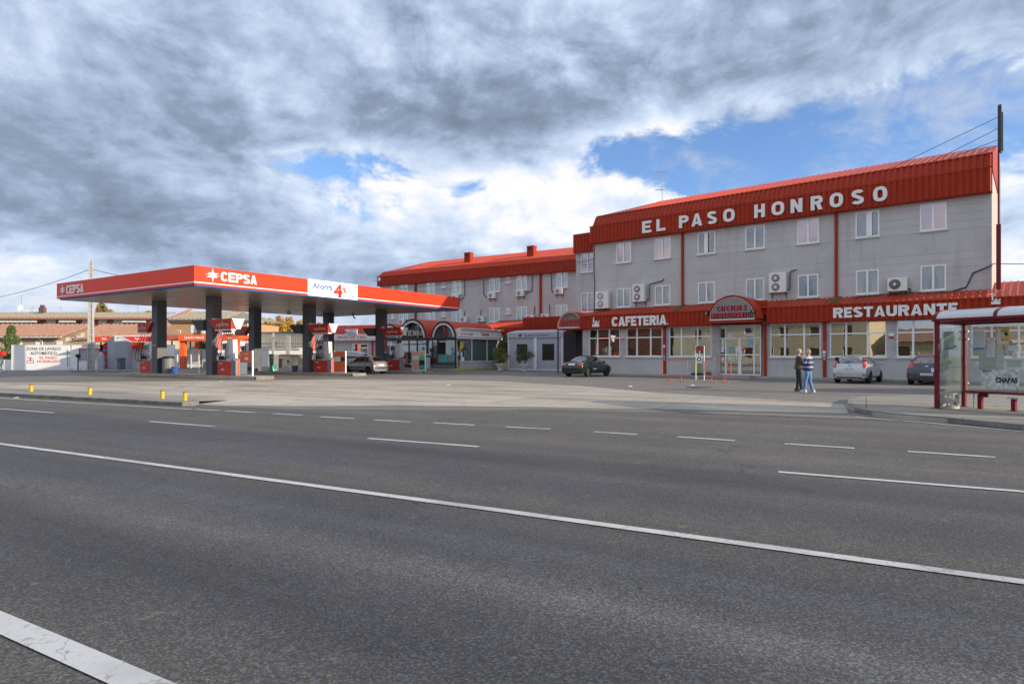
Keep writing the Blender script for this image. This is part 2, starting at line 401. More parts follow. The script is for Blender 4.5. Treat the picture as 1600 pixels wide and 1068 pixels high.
def block(ch, name, m, parent, x0, x1, z0, z1, y, face='-y', depth=.05, st=.27):
    """one heavy capital fitted to a rectangle; st: stroke as a share of the height"""
    w = x1-x0; h = z1-z0; s = st*h; sx = min(s, w*.36); sz = s*.86; mb = MB()
    if face == '-y': F = lambda a, t, b: (a, y-t, b)
    else: F = lambda a, t, b: (y+t, a, b)
    def poly(P):
        n = len(P); mb.add([F(a, 0, b) for a, b in P]+[F(a, depth, b) for a, b in P], [tuple(range(n)), tuple(range(n, 2*n))[::-1]]+[(i, (i+1) % n, n+(i+1) % n, n+i) for i in range(n)])
    def bx(a, c, b, d): poly([(x0+a, z0+b), (x0+c, z0+b), (x0+c, z0+d), (x0+a, z0+d)])
    def oval(cx, cz, rx, rz, a0, a1, n=20, closed=False, e=.72):
        P = []
        for i in range(n if closed else n+1):
            a = a0+(a1-a0)*i/n; c_, s_ = math.cos(a), math.sin(a)
            P.append((x0+cx+rx*math.copysign(abs(c_)**e, c_), z0+cz+rz*math.copysign(abs(s_)**e, s_)))
        return P
    if ch in 'EF':
        bx(0, sx, 0, h); bx(sx, w, h-sz, h); bx(sx, w*.88, h/2-sz*.46, h/2+sz*.46)
        if ch == 'E': bx(sx, w, 0, sz)
    elif ch == 'L': bx(0, sx, 0, h); bx(sx, w, 0, sz)
    elif ch == 'I': bx(0, w, 0, h)
    elif ch == 'T': bx(0, w, h-sz, h); bx(w/2-sx/2, w/2+sx/2, 0, h-sz)
    elif ch == 'H': bx(0, sx, 0, h); bx(w-sx, w, 0, h); bx(sx, w-sx, h/2-sz/2, h/2+sz/2)
    elif ch == 'N':
        bx(0, sx, 0, h); bx(w-sx, w, 0, h); poly([(x0+sx, z0+h), (x0+sx, z0+h*.52), (x0+w-sx, z0), (x0+w-sx, z0+h*.48)])
    elif ch == 'A':
        a = sx*1.02; zt_ = .74*h
        poly([(x0, z0), (x0+a, z0), (x0+w/2, z0+zt_), (x0+w/2, z0+h), (x0+w*.36, z0+h)]); poly([(x0+w, z0), (x0+w*.64, z0+h), (x0+w/2, z0+h), (x0+w/2, z0+zt_), (x0+w-a, z0)])
        f = lambda z: a+(w/2-a)*z/zt_
        b0, b1 = .16*h, .36*h; poly([(x0+f(b0), z0+b0), (x0+w-f(b0), z0+b0), (x0+w-f(b1), z0+b1), (x0+f(b1), z0+b1)])
    elif ch == 'O': stroke(mb, oval(w/2, h/2, w/2-sx/2, h/2-sz/2, 0, 2*math.pi, 24, True, .74), sx, sz, 0, depth, F, True)
    elif ch == 'C': stroke(mb, oval(w/2, h/2, w/2-sx/2, h/2-sz/2, .55, 2*math.pi-.55, 22, False, .70), sx, sz, 0, depth, F)
    elif ch == 'U':
        P = [(x0+sx/2, z0+h)]+oval(w/2, h*.36, w/2-sx/2, h*.36-sz/2, math.pi, 2*math.pi, 14, False, .75)+[(x0+w-sx/2, z0+h)]; stroke(mb, P, sx, sz, 0, depth, F)
    elif ch == 'D':
        bx(0, sx, 0, h); P = [(x0+sx, z0+h-sz/2)]+[p for p in oval(w*.4, h/2, w*.6-sx/2, h/2-sz/2, math.pi/2, -math.pi/2, 14, False, .75)]+[(x0+sx, z0+sz/2)]; stroke(mb, P, sx, sz, 0, depth, F)
    elif ch in 'PR':
        bx(0, sx, 0, h); r_ = .29*h-sz*.18; cz = h*.70-.0*h; rz = h-sz/2-cz+.0
        P = [(x0+sx, z0+h-sz/2)]+oval(w*.5, cz, w*.5-sx/2, rz, math.pi/2, -math.pi/2, 14, False, .75)+[(x0+sx, z0+2*cz-h+sz/2)]; stroke(mb, P, sx, sz, 0, depth, F)
        if ch == 'R':
            zb_ = 2*cz-h; poly([(x0+w-sx*1.12, z0), (x0+w, z0), (x0+w*.80, z0+zb_-.004*h), (x0+w*.80-sx*1.05, z0+zb_-.004*h)])
    elif ch == 'S':
        P = oval(w/2, h*.725, w/2-sx/2, h*.275-sz/2, .30, math.pi*1.38, 14, False, .8)+oval(w/2, h*.275, w/2-sx/2, h*.275-sz/2, math.pi*.38, -math.pi+.30, 14, False, .8); stroke(mb, P, sx, sz, 0, depth, F)
    return mb.build(name, m, parent)

# ------------------------------------------------------------------ ground materials
def ground_mat(name, base, kind):
    m = bpy.data.materials.new(name); m.use_nodes = True; t = m.node_tree; t.nodes.clear(); N = NT(t)
    geo = N.n('ShaderNodeNewGeometry').outputs['Position']
    vr = N.n('ShaderNodeVectorRotate', {'Vector': geo, 'Angle': math.atan2(.488, .873)}, rotation_type='Z_AXIS').outputs[0]
    sep = N.n('ShaderNodeSeparateXYZ', {0: vr})
    along = N.vmath('MULTIPLY', vr, (.05, 1.0, 1.0))
    big = N.noise(geo, .35, 5, .6); mid = N.noise(geo, 2.2, 6, .65); fine = N.noise(geo, 55, 3, .7)
    vor = N.n('ShaderNodeTexVoronoi', {'Vector': geo, 'Scale': 88.0}).outputs[1]
    vsc = N.n('ShaderNodeSeparateColor', {0: vor}); vl = N.math('POWER', vsc.outputs[0], 2.2); vg = vsc.outputs[1]
    tone = N.mapr(big, .3, .7, .86, 1.14, 'LINEAR')
    if kind == 'road':
        tr = N.noise(along, 1.1, 5, .6)
        tone = N.math('MULTIPLY', tone, N.mapr(tr, .3, .7, .78, 1.24, 'LINEAR'))
        agg = .78
    elif kind == 'lot': agg = .5
    else: agg = .22
    tone = N.math('MULTIPLY', tone, N.mapr(mid, .3, .7, .93, 1.07, 'LINEAR'))
    tone = N.math('MULTIPLY', tone, N.mapr(vl, 0, 1, 1-agg*.42, 1+agg*1.15, 'LINEAR'))
    tone = N.math('MULTIPLY', tone, N.mapr(fine, .3, .7, 1-agg*.3, 1+agg*.3, 'LINEAR'))
    col = N.vmath('MULTIPLY', N.n('ShaderNodeCombineXYZ', {0: tone, 1: tone, 2: tone}).outputs[0], base)
    if kind == 'road':
        # wear across the carriageway: dark polished wheel tracks, paler lane centres, tan dust by the lines
        wv = N.noise(N.vmath('MULTIPLY', vr, (.10, .35, 1)), 1.0, 4, .55)
        tt = N.math('DIVIDE', N.math('ADD', sep.outputs[1], N.math('MULTIPLY', N.math('SUBTRACT', wv, .5), .9)), 20.0)
        rp = N.n('ShaderNodeValToRGB', {0: tt}); el = rp.color_ramp.elements
        st = [(0, (1.0, .97, .92)), (1.75, (1.12, 1.06, .98)), (2.15, (.92, .92, .93)), (2.5, (.70, .72, .76)), (3.0, (.78, .79, .82)), (3.5, (1.20, 1.19, 1.17)), (3.95, (.92, .95, 1.0)), (4.5, (.76, .79, .86)), (4.95, (1.02, 1.0, .95)), (5.5, (1.12, 1.06, .96)),
              (6.2, (.82, .85, .90)), (7.2, (.92, .93, .95)), (7.9, (.78, .81, .88)), (8.5, (1.0, 1.0, .98)), (9.4, (1.28, 1.20, 1.08)), (10.4, (1.36, 1.27, 1.12)), (11.4, (1.18, 1.14, 1.06)), (13.0, (1.42, 1.33, 1.18)), (15.5, (1.30, 1.24, 1.12)), (20, (1.3, 1.25, 1.1))]
        while len(el) < len(st): el.new(.5)
        for e_, (p_, c_) in zip(el, st): e_.position = p_/20.0
        for e_, (p_, c_) in zip(sorted(el, key=lambda q: q.position), st): e_.color = tuple(q*.5 for q in c_)+(1,)
        col = N.vmath('MULTIPLY', col, rp.outputs[0]); col = N.vmath('SCALE', col); col.node.inputs[3].default_value = 2.0
    if agg > .3:
        tint = N.mix(vg, (.86, .95, 1.14), (1.16, 1.03, .84)); col = N.vmath('MULTIPLY', col, tint)
    warm = N.noise(geo, .16, 4, .6)
    if kind == 'concrete':
        st = N.noise(N.vmath('MULTIPLY', vr, (.12, .8, 1)), 1.2, 6, .65)
        col = N.mix(N.math('MULTIPLY', N.mapr(st, .46, .66), .62), col, (.17, .16, .15))
        sp = N.noise(geo, 1.6, 5, .7)
        col = N.mix(N.math('MULTIPLY', N.mapr(sp, .60, .70), .6), col, (.09, .085, .08))
        # slab joints
        br = N.n('ShaderNodeTexBrick', {'Vector': vr, 'Color1': (1, 1, 1), 'Color2': (.86, .87, .88), 'Mortar': (.45, .43, .4), 'Scale': 1.0,
                 'Mortar Size': .018, 'Brick Width': 5.0, 'Row Height': 4.0}, offset=0.0)
        col = N.mix(1.0, col, br.outputs[0], 'MULTIPLY')
    else:
        col = N.mix(N.math('MULTIPLY', N.mapr(warm, .45, .7), .25), col, (base[0]*1.35, base[1]*1.2, base[2]*.95))
        sp = N.noise(geo, .55, 3, .5)
        sp2 = N.noise(N.vmath('ADD', geo, (31.0, 7.0, 0.0)), 4.2, 3, .5)
        col = N.mix(N.math('MULTIPLY', N.mapr(sp2, .70, .73), .55), col, (.20, .15, .10))
        col = N.mix(N.math('MULTIPLY', N.mapr(sp, .66, .72), .35), col, tuple(c*.55 for c in base))
    if kind != 'concrete':
        tar = N.noise(N.vmath('ADD', geo, (3.0, 17.0, 0.0)), 6.5, 2, .5); col = N.mix(N.mapr(tar, .72, .74, 0, .75), col, (.02, .02, .021))
    # hairline cracks
    cd = N.n('ShaderNodeTexVoronoi', {'Vector': N.vmath('ADD', geo, N.n('ShaderNodeCombineXYZ', {0: N.math('MULTIPLY', N.noise(geo, 1.6, 5, .6), 1.3), 1: N.math('MULTIPLY', N.noise(geo, 1.9, 5, .6), 1.1), 2: 0.0}).outputs[0]), 'Scale': .22},
             feature='DISTANCE_TO_EDGE').outputs[0]
    cr = N.math('MULTIPLY', N.mapr(cd, .0, .0045, 1, 0), N.mapr(N.noise(geo, .12, 3), .44, .56))
    col = N.mix(N.math('MULTIPLY', cr, .75), col, tuple(c*.30 for c in base))
    b = N.n('ShaderNodeBsdfPrincipled', {'Base Color': col, 'Roughness': .80 if kind == 'road' else .85, 'Specular IOR Level': .35})
    h = N.math('ADD', N.math('MULTIPLY', vl, 1.0), N.math('MULTIPLY', fine, .6))
    N.set(b, 'Normal', N.n('ShaderNodeBump', {'Strength': .55 if kind == 'road' else .3, 'Distance': .006, 'Height': h}).outputs[0])
    o = N.n('ShaderNodeOutputMaterial'); t.links.new(b.outputs[0], o.inputs[0])
    return m
def paint_mat():
    m = bpy.data.materials.new('road_paint'); m.use_nodes = True; t = m.node_tree; t.nodes.clear(); N = NT(t)
    geo = N.n('ShaderNodeNewGeometry').outputs['Position']
    a = N.noise(geo, 26, 6, .75); b_ = N.noise(geo, 2.5, 4, .6)
    wv = N.math('ADD', N.math('MULTIPLY', a, .65), N.math('MULTIPLY', b_, .35))
    col = N.mix(N.mapr(wv, .52, .66), (.50, .51, .51), (.20, .20, .20))
    gr = N.noise(geo, 1.1, 3, .5); col = N.mix(N.mapr(gr, .48, .68, 0, .55), col, (.27, .27, .27))
    cd = N.n('ShaderNodeTexVoronoi', {'Vector': N.vmath('ADD', geo, N.n('ShaderNodeCombineXYZ', {0: N.math('MULTIPLY', N.noise(geo, 6, 3), .25), 1: N.math('MULTIPLY', N.noise(geo, 7, 3), .25), 2: 0.0}).outputs[0]), 'Scale': 2.3}, feature='DISTANCE_TO_EDGE').outputs[0]
    col = N.mix(N.mapr(cd, .004, .012, .45, 0), col, (.14, .14, .14))
    b = N.n('ShaderNodeBsdfPrincipled', {'Base Color': col, 'Roughness': .7})
    N.set(b, 'Normal', N.n('ShaderNodeBump', {'Strength': .4, 'Distance': .004, 'Height': N.noise(geo, 80, 3)}).outputs[0])
    o = N.n('ShaderNodeOutputMaterial'); t.links.new(b.outputs[0], o.inputs[0])
    return m
ROAD = ground_mat('asphalt_road', (.074, .075, .078), 'road')
LOT = ground_mat('asphalt_lot', (.165, .157, .143), 'lot')
SLAB = ground_mat('concrete_slab', (.42, .375, .31), 'concrete')
PAVE = ground_mat('pavement_slab', (.29, .265, .225), 'concrete')
PAINT = paint_mat()

def sheet(name, pts, z, m, kind='structure'):
    b = MB(); b.add([(x, y, z) for x, y in pts], [tuple(range(len(pts)))]); o = b.build(name, m)
    o['kind'] = kind; return o
def rd(s, t): v = FRD.w(s, t); return (v.x, v.y)
def gxy(px, py): v = gp(px, py); return (v.x, v.y)
# ================================================================== SETTING: ground, road, kerbs
sheet('ground', [(-1500, -600), (1500, -600), (1500, 2500), (-1500, 2500)], -.004, LOT)
sheet('road', [rd(-160, -3.2), rd(160, -3.2), rd(160, 16.6), rd(-2.0, 16.6), rd(-7, 15.6), rd(-9.5, 14.0), rd(-13.5, 12.2), rd(-17, 11.6), rd(-160, 11.6)], 0.0, ROAD)
k0, k1 = gp(0, 618.3), gp(262, 633.2)
kd = (k1-k0).normalized(); kn = Vector((-kd.y, kd.x, 0)); kk = k0-kd*34
tip = [gp(285, 634.3), gp(303, 633.6), gp(311, 631.8), gp(310, 629.3)]
kq = [kk+kn*.3, k1+kn*.3, tip[1]+kn*.3, tip[2]-kd*.05]
SL = [(p.x, p.y) for p in kq]+[gxy(318, 632.5), gxy(440, 634.5), gxy(640, 634), gxy(760, 634.8), gxy(960, 638), gxy(1130, 641.5), gxy(1325, 646), gxy(1322, 631),
      gxy(1180, 622), gxy(1020, 613), gxy(900, 602), gxy(760, 594.5), gxy(520, 592.5), gxy(300, 595), gxy(100, 597), gxy(-300, 599)]
sheet('concrete_forecourt', SL, .004, SLAB)

def mark(name, pts):
    sheet(name, pts, .0085, PAINT)
def strip(name, s0, s1, t, w):
    mark(name, [rd(s0, t-w/2), rd(s1, t-w/2), rd(s1, t+w/2), rd(s0, t+w/2)])
def line(name, a, c, w):
    """a painted strip between two ground points"""
    d = (c-a).normalized(); n = Vector((-d.y, d.x, 0))*w/2; L = (c-a).length; k = max(2, min(260, int(L/.18)))
    lo = [a+d*(L*i/k)-n*rnd.uniform(.93, 1.05) for i in range(k+1)]; hi = [a+d*(L*i/k)+n*rnd.uniform(.93, 1.05) for i in range(k+1)]
    b = MB(); b.add([(p.x, p.y, .0085) for p in lo+hi], [(i, i+1, k+2+i, k+1+i) for i in range(k)]); o = b.build(name, PAINT); o['kind'] = 'structure'
def extend(a, c, k0, k1): d = (c-a).normalized(); return a-d*k0, c+d*k1
line('road_edge_line', *extend(gp(0, 972), gp(220, 1068), 120, 60), .15)
line('road_centre_line', *extend(gp(0, 693.5), gp(800, 800.5), 90, 0), .12)
line('road_centre_line', *extend(gp(800, 800.5), gp(1600, 910), 0, 40), .12)
for (a, b) in (((-120, 628), (-20, 637)), ((0, 638.5), (84, 645)), ((234, 658.5), (335, 666.5)), ((575, 685), (748, 698)), ((1216, 737.5), (1600, 768.5))):
    line('lane_dash', gp(*a), gp(*b), .11)
line('road_edge_line_far', *extend(gp(0, 622), gp(300, 639.5), 60, 0), .12)
for (a, b) in (((304, 639.5), (345, 641.5)), ((352, 642), (398, 644.5)), ((426, 646), (472, 648.7)), ((500, 651), (553, 654)), ((585, 656), (641, 659.2)), ((678, 660.5), (741, 664.3)), ((790, 667), (860, 670.5)),
               ((928, 674.5), (995, 679)), ((1058, 682.5), (1148, 688.5)), ((1226, 693.5), (1335, 700.5)), ((1418, 705.5), (1555, 714.5))):
    line('lane_dash', gp(*a), gp(*b), .12)
# the line that follows the bus island
pl = [gp(1335, 652), gp(1400, 656.5), gp(1490, 664), gp(1600, 674.5), gp(1720, 687)]
for a, b in zip(pl[:-1], pl[1:]):
    n = Vector((-(b-a).y, (b-a).x, 0)).normalized()*.06
    mark('bus_bay_line', [(p.x, p.y) for p in (a-n, b-n, b+n, a+n)])

def kerb_run(pts, z, parent, width=.16, closed=False, L=1.0):
    """kerb stones laid along a polyline, each its own piece"""
    segs = []
    for a, b in zip(pts[:-1], pts[1:]):
        a = Vector((*a, 0)); b = Vector((*b, 0)); l = (b-a).length; n = max(1, round(l/L))
        for i in range(n): segs.append((a+(b-a)*i/n, a+(b-a)*(i+1)/n))
    for i, (a, b) in enumerate(segs):
        d = (b-a).normalized(); n = Vector((-d.y, d.x, 0)); g = .008
        j = rnd.uniform(-.006, .006); a2 = a+d*g+n*j; b2 = b-d*g+n*j; zz = z+rnd.uniform(-.006, .006)
        mb = MB(); ch = .02
        prof = [(0, -.03), (0, zz-ch), (ch, zz), (width, zz), (width, -.03)]
        vs = [a2+n*p+Vector((0, 0, q)) for p, q in prof]+[b2+n*p+Vector((0, 0, q)) for p, q in prof]
        mb.add(vs, [(0, 1, 2, 3, 4), (9, 8, 7, 6, 5)]+[(k, (k+1) % 5, 5+(k+1) % 5, 5+k) for k in range(5)])
        mb.build('kerb_stone', KERBM, parent)

# left traffic island: pavement sheet behind a kerb
front = [(kk.x, kk.y), (k1.x, k1.y)]+[(p.x, p.y) for p in tip]
inner = [kk+kn*.15, k1+kn*.15, tip[0]+kn*.15, tip[1]+kn*.14-kd*.10, tip[2]-kd*.15, tip[3]-kd*.15]
back = [kk+kn*3.4, k1+kn*2.7-kd*1.2, k1+kn*2.2-kd*.2, tip[3]-kd*1.0+kn*.75, tip[3]-kd*.55+kn*.35, tip[3]-kd*.18+kn*.06]
isl = MB(); vs = [(p.x, p.y, .112) for p in inner]+[(p.x, p.y, .012) for p in back]
isl.add(vs, [(i, i+1, 7+i, 6+i) for i in range(5)])
o = isl.build('left_pavement', PAVE); o['kind'] = 'structure'
kr = bpy.data.objects.new('left_kerb', None); C.objects.link(kr); kr['kind'] = 'structure'
kerb_run(front, .118, kr)
# small weeds along the kerb
wb = MB()
for i in range(900):
    s = rnd.uniform(0, 15.2); cl = math.sin(s*1.7)+math.sin(s*.63+2)
    if cl < .3 and rnd.random() < .85: continue
    p_ = k0-kd*6+kd*s-kn*rnd.uniform(-.01, .08); x, y = p_.x, p_.y; h = rnd.uniform(.015, .05); a = rnd.uniform(0, 6.3)
    wb.add([(x, y, 0), (x+.02*math.cos(a), y+.02*math.sin(a), 0), (x+.03*math.cos(a+1), y+.03*math.sin(a+1), h)], [(0, 1, 2)])
for i in range(900):
    k = rnd.random(); a = gp(1325+275*k, 643+30*k); x, y = a.x+rnd.gauss(0, .06), a.y-.05+rnd.gauss(0, .05)
    q = rnd.uniform(0, 6.3); r_ = rnd.uniform(.008, .03)
    wb.add([(x, y, .012), (x+r_*math.cos(q), y+r_*math.sin(q), .014), (x+r_*math.cos(q+1.6), y+r_*math.sin(q+1.6), .012+r_*.6)], [(0, 1, 2)], 1)
o = wb.build('weeds', [mat('weed_green', (.10, .14, .03), .8), mat('dry_leaf', (.22, .12, .05), .8, var=.4, scale=30)]); tag(o, 'low green weeds and dead leaves gathered in the gutters beside the kerbs', 'weeds'); o['kind'] = 'stuff'

# right bus island
bk = [gxy(1335, 624.5), gxy(1325, 629), gxy(1322.5, 637), gxy(1335, 643.5), gxy(1362, 649), gxy(1395, 653.5), gxy(1480, 660.5), gxy(1600, 672.6), gxy(1780, 690)]
bp = MB(); q = [(x, y, .112) for x, y in bk]
cx = gp(1700, 660)
far = [(gp(1420, 622).x, gp(1420, 622).y, .112), (gp(1800, 618).x, gp(1800, 618).y, .112)]
poly = q+[far[1], far[0]]
bp.add(poly, [tuple(range(len(poly)))])
o = bp.build('bus_stop_pavement', PAVE); o['kind'] = 'structure'
kr = bpy.data.objects.new('bus_stop_kerb', None); C.objects.link(kr); kr['kind'] = 'structure'
kerb_run(bk, .12, kr)
bp = MB(); bp.prism([(p[0], p[1]) for p in poly], 'z', -.02, .10); o = bp.build('bus_stop_base', CONC); o['kind'] = 'structure'

# the yellow stub bollards
def stub(px, py, lab):
    p = gp(px, py, .11); t = thing('stub_bollard', lab, 'bollard', (p.x, p.y, .10), rnd.uniform(-1, 1), 'short yellow bollards behind the left kerb')
    mb = MB(); mb.lathe([(.06, 0), (.06, .235), (.05, .24), (.05, .12)], n=14); o = mb.build('post', YEL, t, smooth=False)
    o.rotation_euler = (rnd.uniform(-.05, .05), rnd.uniform(-.05, .05), 0)
    mb = MB(); mb.lathe([(.062, .235), (.064, .262), (.048, .262), (.048, .23)], n=14); mb.build('rusted_rim', mat('rust', (.25, .09, .03), .9, var=.3, scale=20), t)
stub(49, 611, 'short yellow bollard standing alone in front of the painted white wash wall')
stub(140.5, 616, 'short yellow bollard in line with the foot of the tall concrete pole')
stub(254, 622, 'short yellow bollard on the kerb, outer of the close pair near the rounded island end')
stub(289, 625, 'short yellow bollard closest to the rounded end of the kerb island')

# pavement in front of the hotel
b = MB(); b.box(-3.2, 34, -1.15, .0, 0, .10); o = b.build('hotel_pavement', CONC, frame=FM); o['kind'] = 'structure'
b = MB(); b.box(7.9, 10.5, -1.9, -1.152, 0, .13); o = b.build('entrance_ramp', CONC, frame=FM); o['kind'] = 'structure'

# ================================================================== HOTEL, main block
hotel = thing('hotel_building', 'long grey three storey roadside hotel with red sheet eaves and white lettering', 'building', FM.w(0, 0, 0), FM.ang)
XC = [0, 3.2, 6.5, 9.82, 13.1, 16.4, 19.68]
XL, XR = -2.71, 22.3
YU = 1.2
UP = [(c-.63, c+.63, 8.45, 9.98) for c in XC]; LO = [(c-.6, c+.6, 5.08, 6.5) for c in XC]
OPS = UP+LO
# backing wall then courses standing 12 mm proud with open joints
b = MB(); b.wall(XL+.02, XR-.02, 3.3, 10.3, YU+.015, YU+.25, OPS); b.build('wall', WALLG, hotel)
zs = [4.6, 5.02, 5.44, 5.86, 6.28, 6.70, 7.12, 8.36, 8.80, 9.24, 9.68, 10.25]
for i, (a, c) in enumerate(zip(zs[:-1], zs[1:])):
    cuts = [XL]+XC+[XR]
    for p, q in zip(cuts[:-1], cuts[1:]):
        if q-p < .7 and a < 9.9: pass
        b = MB(); b.wall(p+.001, q-.001, a+.006, c-.006, YU+rnd.uniform(-.002, .002), YU+.0149, OPS)
        if b.v: b.build('wall_panel', WALLG2 if i != 6 else WALLG, hotel)
# end walls
b = MB(); b.box(XR-.2, XR, YU+.26, 11, 3.2, 12.0); b.build('end_wall', mat('end_render', (.42, .36, .34), .85), hotel)
b = MB(); b.box(XL, XL+.2, YU+.26, 11, 3.2, 11.9); b.build('end_wall', WALLG, hotel)
# fascia, sloping upper band, roof
b = MB(); b.corr((XL-.05, YU-.42, 10.14), (1, 0, 0), (0, 0, 1), XR-XL+.1, 1.26, pitch=.31, depth=.055, duty=.60); b.build('fascia', RED, hotel)
b = MB(); b.box(XL-.05, XR+.05, YU-.41, YU+.02, 10.10, 10.138); b.build('fascia_soffit', RED, hotel)
b = MB(); b.box(XL-.06, XR+.06, YU-.48, YU-.34, 11.402, 11.46); b.build('fascia_cap', RED, hotel)
dU = Vector((0, .50, .80)); LU = dU.length
b = MB(); b.corr((XL+.15, YU-.36, 11.462), (1, 0, 0), dU, XR-XL-.12, LU, pitch=.31, depth=.05, duty=.60); b.build('mansard_band', RED, hotel)
b = MB(); b.box(XL+.3, XR+.05, YU+.06, YU+.20, 12.262, 12.32); b.build('mansard_cap', REDROOF, hotel)
rU = Vector((0, 4.6, 1.55))
b = MB(); b.corr((XL+3.2, YU+.16, 12.322), (1, 0, 0), rU, XR-XL-3.2, rU.length, pitch=.33, depth=.04, duty=.3)
b.add([(XL+.35, YU+.16, 12.322), (XL+3.2, YU+.16, 12.322), (XL+3.2, YU+4.76, 13.87)], [(0, 1, 2)])
b.corr((XR, YU+9.4, 12.322), (-1, 0, 0), (0, -4.6, 1.55), XR-XL-3.2, rU.length, pitch=.33, depth=.04, duty=.3)
b.build('roof', REDROOF, hotel)
b = MB(); b.prism([(YU+.14, 11.4), (YU+.14, 12.3), (YU+4.7, 13.85), (YU+9.4, 12.3), (YU+9.4, 11.4)], 'x', XR+.002, XR+.05); b.build('gable_end', RED, hotel)

def fascia_letters(word_boxes, z0, z1, y, depth=.09, bold=.045, name='sign_letter'):
    for ch, a, c in word_boxes: block(ch, name, LETTER, hotel, a, c, z0, z1, y, '-y', depth, .255)
LB = [('E', 1.86, 2.58), ('L', 3.0, 3.69), ('P', 4.73, 5.43), ('A', 5.66, 6.42), ('S', 6.8, 7.46), ('O', 7.90, 8.67), ('H', 9.96, 10.63), ('O', 11.06, 11.83), ('N', 12.22, 12.91),
      ('R', 13.4, 14.08), ('O', 14.48, 15.21), ('S', 15.67, 16.32), ('O', 16.80, 17.52)]
fascia_letters(LB, 10.36, 11.22, YU-.48, .10, .05)

# ---- windows of the two upper floors (window = frame, with pane, sill, curtain below it)
def make_window(w, h, parent, x, y, z, sill=True, curt='none', glass=GLASS, slide=False, leaf2=False, fw=.07):
    """frame origin at the bottom left of the opening, outer face at y"""
    b = MB(); d = .09
    b.box(0, fw, 0, d, 0, h); b.box(w-fw, w, 0, d, 0, h); b.box(fw, w-fw, 0, d, h-fw, h); b.box(fw, w-fw, 0, d, 0, fw)
    m = w/2 if not slide else w*.42
    b.box(m-fw*.75, m+fw*.75, -.012, d-.01, fw, h-fw)
    f = b.build('window', PVC, parent, loc=(x, y, z))
    b = MB(); b.box(fw, m-fw*.75, .040, .048, fw, h-fw); b.box(m+fw*.75, w-fw, .040, .048, fw, h-fw); b.build('pane', glass, f)
    if sill: b = MB(); b.box(-.07, w+.07, -.10, .02, -.085, -.002); b.build('sill', SILL, f)
    b = MB(); b.box(0, w, .9, .92, -.1, h+.1); b.box(-.02, 0, .1, .9, -.1, h+.1); b.box(w, w+.02, .1, .9, -.1, h+.1); b.box(0, w, .1, .9, h+.1, h+.12); b.box(0, w, .1, .9, -.12, -.1)
    b.build('room', ROOM, f)
    if curt == 'drapes':
        b = MB()
        for side in (0, 1):
            n = 14; top = [];
            for i in range(n+1):
                u = i/n; xt = (.03+u*(w/2-.06)) if not side else (w-.03-u*(w/2-.06))
                xb = (.03+u*(w/2-.06)*.55) if not side else (w-.03-u*(w/2-.06)*.55)
                yy = .16+.02*math.sin(i*2.4)
                top.append(((xt, yy, h-.05), ((xt+xb)/2*.5+xb*.5, yy+.01, h*.45), (xb, yy, .02)))
            for a, c in zip(top[:-1], top[1:]):
                b.add([a[0], c[0], c[1], a[1], a[2], c[2]], [(0, 1, 2, 3), (3, 2, 5, 4)])
        b.build('curtain', CURT, f)
    elif curt == 'sheer':
        b = MB(); n = 24; P = [(.02+(w-.04)*i/n, .17+.012*math.sin(i*2.2)) for i in range(n+1)]
        b.add([(p[0], p[1], z_) for p in P for z_ in (.02, h-.03)], [(2*i, 2*i+2, 2*i+3, 2*i+1) for i in range(n)]); b.build('curtain', CURT, f)
    elif curt == 'blind':
        b = MB(); n = int(h/.05)
        for i in range(n): b.box(fw, w-fw, .075, .088, i*.05+.003, i*.05+.048)
        b.build('blind', BLIND, f)
    return f
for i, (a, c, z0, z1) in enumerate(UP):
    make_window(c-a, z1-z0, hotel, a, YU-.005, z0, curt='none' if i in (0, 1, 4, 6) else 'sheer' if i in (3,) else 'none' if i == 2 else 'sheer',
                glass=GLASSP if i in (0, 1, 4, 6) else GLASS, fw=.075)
    if i in (2, 5):
        b = MB(); k = -.02 if i == 2 else .12
        b.box((a+c)/2-.12+k, (a+c)/2+.14+k, YU-.06, YU-.02, z0+.03, z1-.03); b.build('open_sash', PVC, hotel)
for i, (a, c, z0, z1) in enumerate(LO):
    make_window(c-a, z1-z0, hotel, a, YU-.005, z0, curt='drapes', glass=GLASS)
# lintel joints and downpipes
for x in (4.77, 14.73):
    b = MB(); b.box(x-.09, x+.09, YU-.12, YU-.01, 4.75, 10.12); b.build('downpipe', RED, hotel, bev=.02)
b = MB(); b.tube([(XL+.1, YU-.03, 10.1), (XL+.08, YU-.05, 8), (XL+.16, YU-.04, 7), (XL+.1, YU-.03, 4.8)], .03); b.build('cable', BLACK, hotel)

# ---- ground floor
GX0, GX1 = -2.92, 33.0
GW = [(-2.37, .35), (.87, 3.76), (4.26, 7.33), (11.15, 14.13), (14.61, 17.58), (18.07, 20.72), (21.48, 24.4), (25.0, 28.2), (28.8, 32)]
gops = [(a, c, 1.33, 3.42) for a, c in GW]+[(7.7, 10.7, 0, 3.5)]
for z0, z1, m, yo in ((0, 1.33, WALLG, 0), (1.335, 1.83, WALLB, .004), (1.84, 2.35, WALLB, .002), (2.36, 2.87, WALLB, .005), (2.88, 3.44, WALLB, .003)):
    if not z0: b = MB(); b.wall(GX0, GX1, z0, z1, yo, .25, gops); b.build('plinth_wall', m, hotel); continue
    mid = [GX0]+[(a+c)/2 for a, c in GW[:3]]+[9.2]+[(a+c)/2 for a, c in GW[3:]]+[GX1]
    for p, q in zip(mid[:-1], mid[1:]):
        b = MB(); b.wall(p, q, z0, z1, yo, .25, gops)
        if b.v: b.build('wall_block', m, hotel)
b = MB(); b.box(GX0+.01, GX0+.2, .251, 8, 0, 3.45); b.build('end_wall', WALLG, hotel)
fz0, fz1 = 3.44, 4.38
